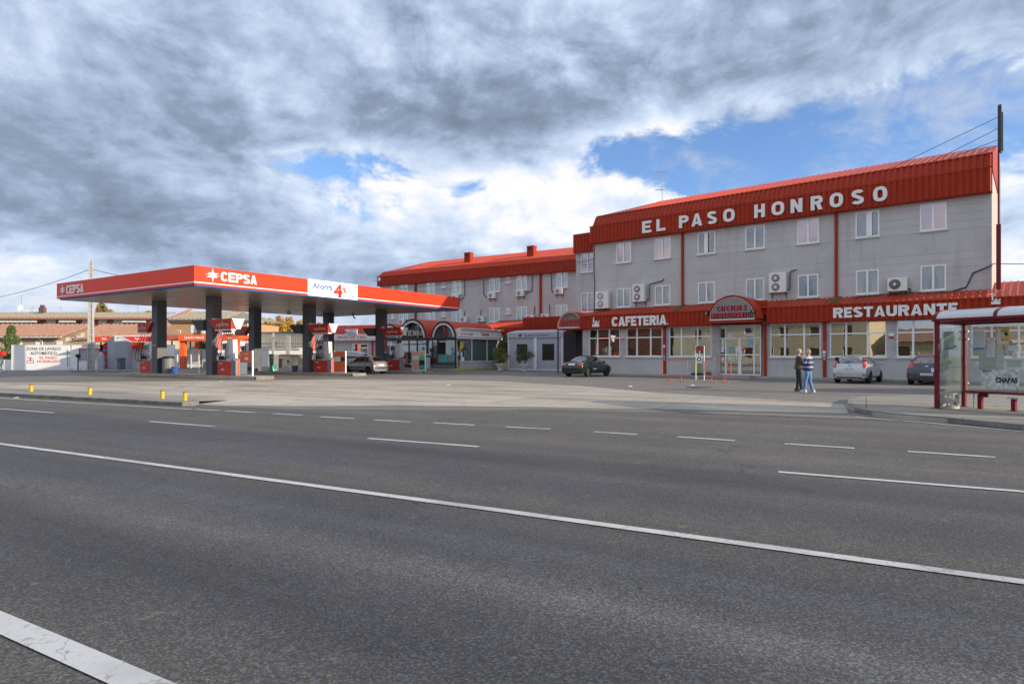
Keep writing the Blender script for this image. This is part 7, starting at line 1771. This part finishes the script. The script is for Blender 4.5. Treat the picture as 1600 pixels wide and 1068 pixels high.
# white pickup with a hard top behind it
wp = car_paint('paint_white', (.66, .65, .60), .0, .4); wp2 = car_paint('paint_bright_white', (.76, .77, .78), .0, .4)
st = [(-2.4, .9, None, .9, 0), (-2.36, 1.10, .98, .97, .70), (-2.30, 1.70, 1.05, .98, .68), (-2.1, 1.78, 1.05, .99, .68), (-1.0, 1.80, 1.05, 1.0, .66), (-.2, 1.78, 1.05, 1.0, .66), (.35, 1.72, 1.04, 1.0, .64), (.75, 1.50, 1.02, 1.0, .66), (1.15, 1.12, 1.0, .99, .7), (1.5, 1.05, None, .98, 0), (2.2, .98, None, .94, 0), (2.4, .85, None, .88, 0)]
g0 = at(560, 61)
t, dc, _ = make_car('parked_pickup', 'white pickup with a hard top standing behind the grey hatchback', 'pickup', (g0.x, g0.y, 0), (.72, .70), wp2, 4.8, 1.72, st, (-1.45, 1.5), .34,
    [[(-.05, 1.10), (.85, 1.09), (.50, 1.58), (-.03, 1.62)], [(-2.05, 1.12), (-.35, 1.12), (-.35, 1.62), (-1.95, 1.62)]],
    [(-.66, 1.12), (.66, 1.12), (.56, 1.64), (-.56, 1.64)], [([(.70, .72), (.82, .72), (.82, .98), (.70, .98)], TAIL)], None, front=[(-.6, 1.15), (.6, 1.15), (.5, 1.55), (-.5, 1.55)], rim=RIMD, lower=(.42, TRIM))
dc('tailgate', [(-.66, .52), (.66, .52), (.66, 1.04), (-.66, 1.04)], 'rear', wp, .02, 6, 4)
# dark car far left behind pickup: nothing visible; white van at right seen through the shelter
st = [(-2.5, 1.2, None, .92, 0), (-2.45, 1.9, 1.15, .97, .80), (-2.3, 2.15, 1.2, .98, .74), (-1.0, 2.2, 1.2, 1.0, .74), (.6, 2.18, 1.2, 1.0, .72), (1.2, 1.9, 1.15, 1.0, .70), (1.75, 1.35, 1.1, .98, .74), (2.2, 1.05, None, .95, 0), (2.5, .8, None, .85, 0)]
g0 = Vector((19.4, 22.5, 0))
t, dc, _ = make_car('parked_van', 'white van parked behind the bus shelter at the right edge', 'van', (g0.x+1.4, g0.y+1.6, 0), inw, wp2, 5.0, 1.85, st, (-1.6, 1.6), .34,
    [[(.3, 1.25), (1.35, 1.22), (1.0, 1.85), (.3, 1.95)]], [(-.62, 1.25), (.62, 1.25), (.56, 1.95), (-.56, 1.95)], [([(.76, .80), (.86, .80), (.86, 1.5), (.76, 1.5)], TAIL), ([(.6, .45), (.85, .45), (.85, .6), (.6, .6)], TAIL)], .62,
    front=[(-.6, 1.2), (.6, 1.2), (.5, 1.8), (-.5, 1.8)], lower=(.45, TRIM))

# ================================================================== PEOPLE
def skin_mesh(joints, edges, m, subdiv=1, name='body'):
    me = bpy.data.meshes.new(name); me.from_pydata([j[0] for j in joints], edges, [])
    ob = bpy.data.objects.new(name, me); C.objects.link(ob)
    md = ob.modifiers.new('skin', 'SKIN'); md.use_smooth_shade = True; md.branch_smoothing = .4
    me.skin_vertices.new() if not me.skin_vertices else None
    sv = me.skin_vertices[0].data
    for i, j in enumerate(joints):
        r_ = j[1]; sv[i].radius = r_ if isinstance(r_, tuple) else (r_, r_); sv[i].use_root = (i == 0)
    sb = ob.modifiers.new('sub', 'SUBSURF'); sb.levels = subdiv; sb.render_levels = subdiv
    out = eval_mesh(ob); bpy.data.objects.remove(ob)
    out.materials.clear(); out.materials.append(m)
    for p in out.polygons: p.use_smooth = True; p.material_index = 0
    return out
def part_mesh(me, name, parent):
    o = bpy.data.objects.new(name, me); C.objects.link(o); o.parent = parent; return o
SKIN = mat('skin', (.50, .27, .18), .5, var=.08, scale=12)
def person(label, loc, face_dir, h, top_m, leg_m, hair_m, arms, legs, lean=0.0, top_name='jacket', belly=.0, shoe=TRIM, bald=False):
    """local frame: facing +y, x to the person's right side is +x"""
    t = thing('person', label, 'person', loc, math.atan2(face_dir[1], face_dir[0])-math.pi/2, 'two men talking on the lot')
    k = h/1.75
    P = lambda x, y, z: (x*k, y*k, z*k)
    J = []; E_ = []
    def j(x, y, z, r_, parent=None):
        J.append((P(x, y, z), (r_*k if not isinstance(r_, tuple) else (r_[0]*k, r_[1]*k)))); i = len(J)-1
        if parent is not None: E_.append((parent, i))
        return i
    pel = j(0, 0, .95, (.145, .11)); wa = j(0, .01+belly*.3, 1.10, (.135, .11+belly), pel); ch = j(0, .0, 1.30, (.155, .115), wa); nk0 = j(0, -.01, 1.45, (.10, .08), ch); nk = j(0, .0, 1.52, .055, nk0); j(0, .012, 1.60, .050, nk)
    sh = {}
    for s, (el, wr_, hd2) in zip((-1, 1), arms):
        a = j(s*.175, -.01, 1.41, .060, nk0); b_ = j(el[0], el[1], el[2], .042, a); c = j(wr_[0], wr_[1], wr_[2], .030, b_); d = j(hd2[0], hd2[1], hd2[2], (.032, .022), c)
        dv = Vector(hd2)-Vector(wr_); dv.normalize(); sd = dv.cross(Vector((0, 0, 1))); sd = sd.normalized() if sd.length > .1 else Vector((1, 0, 0))
        for q in range(4):
            o_ = Vector(hd2)+sd*(q-1.5)*.019+dv*.03; f1 = j(*o_, .009, d); o2 = o_+dv*(.035-.005*abs(q-1.3))+Vector((0, 0, -.014)); j(*o2, .008, f1)
        o_ = Vector(hd2)-dv*.01+sd*.035+Vector((0, 0, .01)); f1 = j(*o_, .010, d); o2 = o_+dv*.03; j(*o2, .009, f1)
        sh[s] = (a, b_, c)
    for s, (kn, an) in zip((-1, 1), legs):
        hp = j(s*.09, 0, .88, .088, pel); k_ = j(kn[0], kn[1], kn[2], .058, hp); an_ = j(an[0], an[1], an[2], .040, k_); j(an[0]+s*.02, an[1]+.12, .035, .035, an_)
    bme = skin_mesh(J, E_, SKIN, 1)
    bm = bmesh.new(); bm.from_mesh(bme)
    r = bmesh.ops.create_uvsphere(bm, u_segments=20, v_segments=16, radius=1)
    for v in r['verts']:
        x, y, z = v.co; jaw_ = max(0, -z)
        sx_ = .077*(1-.30*jaw_**1.6); sy_ = .100*(1-.12*jaw_); yy = y*sy_+.012+.016*jaw_
        if y > .75 and -.45 < z < .12 and abs(x) < .22: yy += .022*(1-abs(x)/.22)*(.6+.4*(-z))
        v.co = Vector((x*sx_, yy, z*.122+1.648))*k
    for s_ in (-1, 1):
        q = bmesh.ops.create_uvsphere(bm, u_segments=8, v_segments=6, radius=1)
        for v in q['verts']: v.co = Vector((v.co.x*.010+s_*.078, v.co.y*.018+.0, v.co.z*.032+1.645))*k
    bm.to_mesh(bme); bm.free()
    for p in bme.polygons: p.use_smooth = True; p.material_index = 0
    part_mesh(bme, 'body', t)
    # clothes: chains of their own a little fuller than the body
    def cloth(jj, ee, name, m): return part_mesh(skin_mesh([(P(*p), tuple(v*k for v in (r if isinstance(r, tuple) else (r, r)))) for p, r in jj], ee, m, 1, name), name, t)
    TJ = [((0, .01, 1.10), (.165, .135+belly)), ((0, .005, .94), (.170, .140)), ((0, .0, .84), (.165, .135)), ((0, 0, 1.28), (.175, .135)), ((0, -.01, 1.43), (.120, .095)), ((0, -.005, 1.49), (.07, .07))]
    TE = [(0, 1), (1, 2), (0, 3), (3, 4), (4, 5)]
    for s, (el, wr_, hd2) in zip((-1, 1), arms):
        i = len(TJ); TJ += [((s*.185, -.01, 1.40), .078), (el, .066), ((wr_[0]*.92+el[0]*.08, wr_[1]*.92+el[1]*.08, wr_[2]*.92+el[2]*.08), .052)]; TE += [(4, i), (i, i+1), (i+1, i+2)]
    cloth(TJ, TE, top_name, top_m)
    cloth([((0, 0, 1.0), (.145, .115)), ((0, .0, .90), (.165, .130)), ((0, .0, .82), (.150, .12))], [(0, 1), (1, 2)], 'trousers', leg_m)
    for s, (kn, an) in zip((-1, 1), legs):
        cloth([((s*.075, .0, .93), (.095, .115)), ((s*.09, 0, .78), (.100, .11)), (kn, .078), ((an[0], an[1], an[2]+.02), .066), ((an[0], an[1]+.01, .05), .070)], [(0, 1), (1, 2), (2, 3), (3, 4)], 'trouser_leg', leg_m)
    for s, (kn, an) in zip((-1, 1), legs):
        b = MB(); x, y = an[0]*k+s*.012, an[1]*k
        b.prism([(y-.09, 0), (y+.19, 0), (y+.19, .05), (y+.12, .085), (y+.0, .12), (y-.09, .11)], 'x', x-.048, x+.048); b.build('shoe', shoe, t, bev=.02)
    b = MB()
    hc = Vector(P(0, .004, 1.652)); n = 900 if not bald else 420
    for i in range(n):
        a = rnd.uniform(0, 6.28); e = rnd.uniform(-.5, 1.5) if not bald else rnd.uniform(-.5, .45)
        v = Vector((math.cos(a)*math.cos(e), math.sin(a)*math.cos(e), math.sin(e)))
        if v.y > (.30 if e < .75 else .62) or (v.y > -.1 and e < 0): continue
        p = hc+Vector((v.x*.081, v.y*.104, v.z*.126))*k*1.0
        tn = v.orthogonal().normalized()*.018; bn = v.cross(tn).normalized()*.018
        b.add([p+tn, p+bn, p-tn, p-bn+v*.006], [(0, 1, 2, 3)])
    b.build('hair', hair_m, t)
    b = MB()
    for s in (-1, 1): b.lathe([(.001, -.006), (.008, 0), (.001, .006)], P(s*.030, .103, 1.665), 8)
    b.build('eyes', DARK, t)
    b = MB(); q = P(0, .112, 1.590); b.box(q[0]-.025, q[0]+.025, q[1]-.01, q[1]+.006, q[2]-.004, q[2]+.004); b.build('mouth', mat('lips', (.3, .1, .08), .5), t)
    return t
def stripes_mat():
    m = bpy.data.materials.new('striped_knit'); m.use_nodes = True; t = m.node_tree; t.nodes.clear(); N = NT(t)
    tc = N.n('ShaderNodeTexCoord').outputs['Object']; z = N.n('ShaderNodeSeparateXYZ', {0: tc}).outputs[2]
    f = N.math('FRACT', N.math('MULTIPLY', z, 5.6)); r = N.n('ShaderNodeValToRGB', {0: f}); r.color_ramp.interpolation = 'CONSTANT'; e = r.color_ramp.elements
    e[0].position = 0; e[0].color = (.02, .035, .10, 1); e[1].position = .42; e[1].color = (.45, .47, .52, 1)
    q = e.new(.62); q.color = (.10, .16, .32, 1); q = e.new(.80); q.color = (.03, .05, .13, 1)
    b = N.n('ShaderNodeBsdfPrincipled', {'Base Color': r.outputs[0], 'Roughness': .9}); o = N.n('ShaderNodeOutputMaterial'); t.links.new(b.outputs[0], o.inputs[0]); return m
g = gp(1248, 611.5)
person('older balding man in a dark olive jacket and black trousers facing right', (g.x, g.y, 0), (.95, -.1), 1.70, mat('jacket_olive', (.055, .05, .032), .85, var=.2, scale=10), mat('trousers_black', (.018, .02, .028), .85), mat('hair_grey', (.42, .40, .38), .9),
       [((-.27, .06, 1.16), (-.10, .22, 1.14), (-.03, .28, 1.15)), ((.27, .08, 1.16), (.10, .25, 1.17), (.02, .30, 1.18))], [((-.10, .02, .50), (-.11, -.03, .08)), ((.11, .03, .50), (.13, .06, .08))], belly=.025, bald=True, shoe=mat('shoe_brown', (.08, .04, .03), .5))
g = gp(1263, 613)
person('grey haired man in a blue and white striped pullover and jeans, turned away', (g.x, g.y, 0), (-.55, .8), 1.66, stripes_mat(), mat('jeans_blue', (.085, .20, .38), .85, var=.15, scale=8), mat('hair_silver', (.50, .48, .45), .9),
       [((-.25, .02, 1.16), (-.16, .20, 1.10), (-.12, .27, 1.10)), ((.25, -.02, 1.15), (.23, .10, .95), (.22, .16, .90))], [((-.10, .06, .50), (-.12, .10, .08)), ((.10, .0, .50), (.13, -.10, .08))], belly=.03, top_name='pullover', shoe=mat('trainer_white', (.5, .52, .56), .6))

# ================================================================== BUS SHELTER
bs = thing('bus_shelter', 'maroon framed glass bus shelter with curved translucent roof and posted papers', 'bus shelter', FB.w(0, 0, .11), FB.ang)
SLn = 4.05; SD = 1.20; ZP = 2.22
for x in (0, SLn):
    for y in (0, SD):
        b = MB(); b.box(x-.045, x+.045, y-.045, y+.045, 0, ZP); b.box(x-.13, x+.13, y-.10, y+.10, 0, .012); b.build('post', MAROON, bs, bev=.008)
b = MB()
b.box(-.06, SLn+.06, -.14, -.06, ZP-.02, ZP+.05); b.box(-.06, SLn+.06, SD+.04, SD+.12, ZP-.02, ZP+.05); b.box(0.046, SLn-.046, -.03, .03, ZP-.08, ZP-.021); b.box(0.046, SLn-.046, SD-.03, SD+.03, ZP-.08, ZP-.021)
b.box(-.03, .03, .046, SD-.046, ZP-.08, ZP-.02)
b.build('roof_rail', MAROON, bs, bev=.01)
def arc(x0, x1, lift, m, nm, th=.04):
    b = MB(); n = 16; vs = []
    for i in range(n+1):
        a = math.pi*i/n; y = SD/2-(SD/2+.12)*math.cos(a); z = ZP+.05+.24*math.sin(a)**.8+lift
        for x in (x0, x1):
            vs.append((x, y, z)); vs.append((x, y, z-th))
    for i in range(n):
        q = 4*i; b_ = [(q, q+4, q+6, q+2), (q+1, q+3, q+7, q+5), (q, q+1, q+5, q+4), (q+2, q+6, q+7, q+3)]
        b.f += b_; b.m += [0]*4
    b.v = vs; b.f += [(0, 2, 3, 1), (4*n, 4*n+1, 4*n+3, 4*n+2)]; b.m += [0]*2
    return b.build(nm, m, bs, smooth=False)
POLY = glass_mat('polycarbonate', (.9, .92, .93), refl=.10, rough=.15, opac=.62, col=(.66, .68, .70))
paper(.95, 1.28, 1.05, 1.22, PAP, lines=3) if False else None
for i in range(4): arc(-.03+i*1.35, .05+i*1.35, .012, MAROON, 'roof_rib', .07)
for i in range(3): arc(.052+i*1.35, 1.318+i*1.35, 0, POLY, 'roof_sheet', .012)
b = MB(); b.box(1.95, 2.12, .1, .22, ZP-.16, ZP-.085); b.build('lamp', MAROON, bs)
# side glass and its poster
b = MB(); b.box(-.006, .006, .07, SD-.07, .42, 2.12); b.build('side_pane', GLASSS, bs)
POSTER = mat('poster_bleached', (.46, .56, .51), .6, var=.08, scale=2)
b = MB(); b.prism([(.20, .72), (SD-.10, .70), (SD-.09, 1.98), (.22, 2.0)], 'x', -.014, -.008); b.build('side_poster', POSTER, bs)
b = MB()
b.prism([(.30, 1.55), (.36, 1.50), (SD-.18, 1.88), (SD-.18, 1.98)], 'x', -.018, -.0145); b.prism([(.50, 1.30), (.62, 1.32), (.64, 1.66), (.52, 1.62)], 'x', -.018, -.0145)
b.build('poster_tape', mat('tape_pale', (.80, .84, .80), .5), bs)
b = MB()
for i in range(26):
    y, z = rnd.uniform(.55, 1.0), rnd.uniform(1.02, 1.3); a = rnd.uniform(0, 3.1); l_ = rnd.uniform(.02, .08)
    b.cyl((-.02, y, z), (-.02, y+l_*math.cos(a), z+l_*math.sin(a)), .004, n=4)
for i in range(5): b.cyl((-.02, .45+i*.03, 1.42+.006*i), (-.02, .52+i*.02, 1.46), .004, n=4)
b.build('graffiti', mat('marker_ink', (.04, .05, .05), .6), bs)
# back glass in three sheets
for i in range(3):
    x0 = .08+i*1.33; b = MB(); b.box(x0, x0+1.29, SD-.006, SD+.006, .42, 2.10); b.build('back_pane', GLASSS, bs)
b = MB(); b.box(.05, SLn-.05, SD-.012, SD+.012, 1.02, 1.045); b.build('back_rail', ALU, bs)
for x in (.065, 1.39, 2.72):
    for z in (.6, 1.75, 1.95): b = MB(); b.box(x-.02, x+.04, SD-.03, SD+.03, z, z+.05); b.build('glass_clip', ALU, bs)
def paper(x0, x1, z0, z1, m, nm='notice', y=SD-.012, lines=0, bar=None, ink=None):
    b = MB(); b.box(x0, x1, y-.004, y, z0, z1); o = b.build(nm, m, bs)
    if lines:
        b = MB()
        for i in range(lines):
            z = z1-(z1-z0)*(i+1)/(lines+1); q = x0+(x1-x0)*.08
            while q < x1-(x1-x0)*.12:
                l_ = rnd.uniform(.02, .07); b.box(q, min(q+l_, x1-.02), y-.006, y-.0045, z-.006, z+.006); q += l_+.02
        b.build('print', ink or mat('print_grey', (.25, .27, .3), .7), o)
    if bar: b = MB(); b.box(x0, x1, y-.0065, y-.0042, z0, z0+.04); b.build('bar', bar, o)
    return o
PAP = mat('paper', (.74, .77, .82), .7, var=.03); PAPG = mat('paper_green', (.55, .68, .64), .6, var=.15, scale=5)
paper(.22, .50, 1.50, 1.98, PAP, lines=9, bar=mat('bar_blue', (.08, .3, .65), .5))
paper(.54, .72, 1.30, 1.80, PAP, lines=10)
pz = glass_mat('poster_clear_green', (.7, .8, .77), refl=.05, opac=.7, col=(.52, .62, .58), dirt=.1)
o = paper(.36, .92, .98, 1.50, pz, y=SD-.008); paper(.98, 1.30, 1.05, 1.24, pz, y=SD-.008, lines=3); paper(1.02, 1.24, 1.46, 1.58, PAP, y=SD-.009, lines=1); paper(1.38, 2.3, 1.05, 1.85, pz, y=SD-.008, lines=6)
o = paper(.74, 1.04, 1.62, 2.06, mat('poster_yellow', (.68, .50, .12), .6), lines=3, y=SD-.014, ink=mat('ink_dark', (.03, .03, .03), .6))
b = MB(); b.box(.77, .86, SD-.021, SD-.0185, 1.70, 2.03); b.box(.88, .94, SD-.021, SD-.0185, 1.80, 1.90); b.box(.78, 1.02, SD-.021, SD-.0185, 1.64, 1.70); b.build('print', PAP, o)
b = MB(); b.prism([(.93, 1.86), (1.02, 1.84), (.99, 1.92), (.95, 1.93)], 'y', SD-.022, SD-.0185); b.build('print_mark', BLACK, o)
paper(1.10, 1.22, 1.25, 1.42, PAP, lines=2); paper(.28, .36, 1.10, 1.2, PAP); paper(.16, .22, 1.55, 1.62, PAP)
paper(1.36, 1.8, .85, 1.9, PAP, lines=8, y=SD-.016); paper(1.42, 1.7, 1.85, 1.98, PAP, lines=1, y=SD-.022)
o = paper(.42, 1.24, .50, 1.0, mat('poster_chapas', (.55, .60, .62), .6, var=.5, scale=9), lines=12, y=SD-.014, ink=mat('ink_pale', (.8, .82, .82), .6))
text('CHAPAS', 'poster_lettering', mat('ink_dark', (.03, .03, .03)), bs, .74, 1.22, .66, .80, SD-.022, '-y', .002, .05)
text('CLOCK', 'poster_lettering', mat('ink_dark', (.03, .03, .03)), bs, .46, .66, .93, .98, SD-.022, '-y', .002, .03)
b = MB(); b.box(-.055, -.046, -.04, .04, 1.25, 1.30); b.build('orange_mark', AMB, bs)
b = MB(); b.box(-.09, -.0465, -.09, .05, .92, 1.02); b.build('post_label', PAP, bs)
# bench
bn = thing('bench', 'long maroon tube bench inside the bus shelter', 'bench', FB.w(.28, SD-.42, .11), FB.ang)
b = MB(); b.box(.0, 3.2, -.13, .13, .40, .455); b.build('seat', MAROON, bn, bev=.025)
for x in (.32, 2.6):
    b = MB(); b.box(x-.05, x+.05, -.05, .05, 0, .37); b.box(x-.03, x+.17, -.03, .03, .30, .399); b.build('leg', MAROON, bn, bev=.01)
for x in (1.05, 1.95):
    b = MB(); b.box(x-.045, x+.045, -.05, .05, 0, .30); b.box(x-.12, x+.12, -.08, .08, .301, .33, 1); b.box(x-.12, x+.12, -.1, .1, 0, .012); b.build('leg', [MAROON, STEEL], bn)
b = MB(); b.cyl((.12, .1, 0), (.12, .1, .39), .015, n=6); b.build('rod', mat('rod_green', (.2, .32, .30), .5), bn)
# two stacked white plastic crates by the front post
for k in range(2):
    v = FB.w(.10, .30, .11+k*.20)
    t = thing('plastic_crate', ('lower weathered white crate at the foot of the shelter post', 'upper weathered white crate stacked on another at the shelter post')[k], 'crate', v, FB.ang-.1+k*.12, 'white crates at the shelter')
    CR = mat('crate_white', (.46, .44, .40), .7, dirt=.3, var=.1)
    b = MB()
    for sx in (-.19, .16): b.box(sx, sx+.03, -.15, .15, 0, .195)
    for sz in (0, .14): b.box(-.16, .16, -.15, -.12, sz, sz+.055); b.box(-.16, .16, .12, .15, sz, sz+.055)
    for sx in (-.08, .05): b.box(sx, sx+.03, -.149, -.121, .055, .14)
    b.box(-.16, .16, -.12, .12, 0, .02); b.build('crate_body', CR, t, bev=.006)
    b = MB(); b.box(.192, .195, -.06, .06, .08, .16); b.build('grip', TRIM, t)

# ================================================================== railings, sign board, bin by the entrance
REDR = mat('rail_red', (.62, .10, .08), .5, dirt=.15)
def railing(px0, px1, py, lab):
    a = gp(px0, py+.5); c = gp(px1, py+1.5); d = c-a; L = d.length
    t = thing('railing', lab, 'railing', (a.x, a.y, 0), math.atan2(d.y, d.x), 'red tube railings in front of the hotel')
    b = MB(); b.tube([(.12, 0, .28), (0, 0, .36), (0, 0, 1.10), (.10, 0, 1.16), (L-.1, 0, 1.16), (L, 0, 1.10), (L, 0, .36), (L-.12, 0, .28), (.12, 0, .28)], .022, 7); b.build('frame', REDR, t)
    for x in (L*.27, L*.77): b = MB(); b.cyl((x, 0, .02), (x, 0, .28), .02, n=7); b.box(x-.2, x+.2, -.14, .14, 0, .02); b.build('foot', REDR, t)
railing(1034, 1074, 594.0, 'red tube railing in front of the cafe windows, left of the sign board')
railing(1101, 1142, 595.2, 'red tube railing in front of the entrance doors, right of the sign board')
g = gp(1093.5, 593.5)
t = thing('sign_board', 'upright menu board on two white posts between the red railings', 'sign', (g.x, g.y, 0), FM.ang)
for x in (-.26, .24): b = MB(); b.box(x, x+.035, -.02, .02, 0, 1.98); b.build('post', PVC, t)
b = MB(); b.box(-.22, .24, -.02, .02, 1.55, 1.96); b.build('board', [mat('board_dark', (.08, .06, .06), .5)], t)
b = MB(); b.box(-.2, .22, -.024, -.021, 1.80, 1.86); b.box(-.2, .22, -.024, -.021, 1.66, 1.72); b.build('board_stripe', REDP, t)
b = MB(); b.box(-.03, .03, -.03, .0, 1.35, 1.7); b.prism([(-.24, 1.0), (.12, .98), (.20, 1.4), (-.20, 1.42)], 'y', -.05, -.02); b.build('panel', WHITE, t)
b = MB(); b.cyl((-.02, -.06, 1.2), (-.02, -.051, 1.2), .13, n=16); b.build('round_mark', mat('mark_dark', (.08, .1, .12), .4), t)
b = MB(); b.cyl((-.02, -.066, 1.2), (-.02, -.061, 1.2), .07, n=12); b.build('round_centre', WHITE, t)
g = FM.w(6.6, -.55, .10)
t = thing('ash_stand', 'yellow green tapered stand on a black base behind the menu board', 'bin', g)
b = MB(); b.lathe([(.13, .13), (.18, .5), (.22, .9), (.20, .92)], n=16); b.build('body', mat('lime_plastic', (.38, .44, .03), .5), t)
b = MB(); b.lathe([(.42, 0), (.42, .10), (.3, .14), (.12, .15)], n=18); b.build('base', BLACK, t)
g = FM.w(7.35, -.5, .10); b = MB(); b.lathe([(.15, 0), (.19, .1), (.15, .22), (.05, .25)], n=12); o = b.build('doorstop_ball', mat('ball_brown', (.14, .10, .08), .7), loc=g); tag(o, 'small brown ball-like doorstop left of the entrance doors', 'doorstop')
# litter on the lot
b = MB()
for px, py in ((1082, 602.5), (985, 604), (24, 622), (150, 626), (1090, 590), (700, 602), (345, 596)):
    g = gp(px, py); s_ = .10; b.add([(g.x-s_, g.y, .012), (g.x+s_, g.y-.03, .014), (g.x+s_*.8, g.y+.08, .05), (g.x-s_*.7, g.y+.07, .03)], [(0, 1, 2, 3)])
o = b.build('litter', mat('paper_scrap', (.7, .7, .68), .8)); tag(o, 'small pale paper scraps scattered on the ground', 'litter'); o['kind'] = 'stuff'
# dark manhole cover / patches
for px, py, r_, lab in ((1092, 605, .55, 'dark round manhole cover in the lot in front of the cafe'), (702, 585, .7, 'dark drain cover near the shop')):
    g = gp(px, py); b = MB(); b.lathe([(r_, .0), (r_, .012), (r_*.9, .014)], n=24); o = b.build('manhole_cover', mat('manhole', (.05, .05, .048), .6), loc=(g.x, g.y, 0)); tag(o, lab, 'manhole')
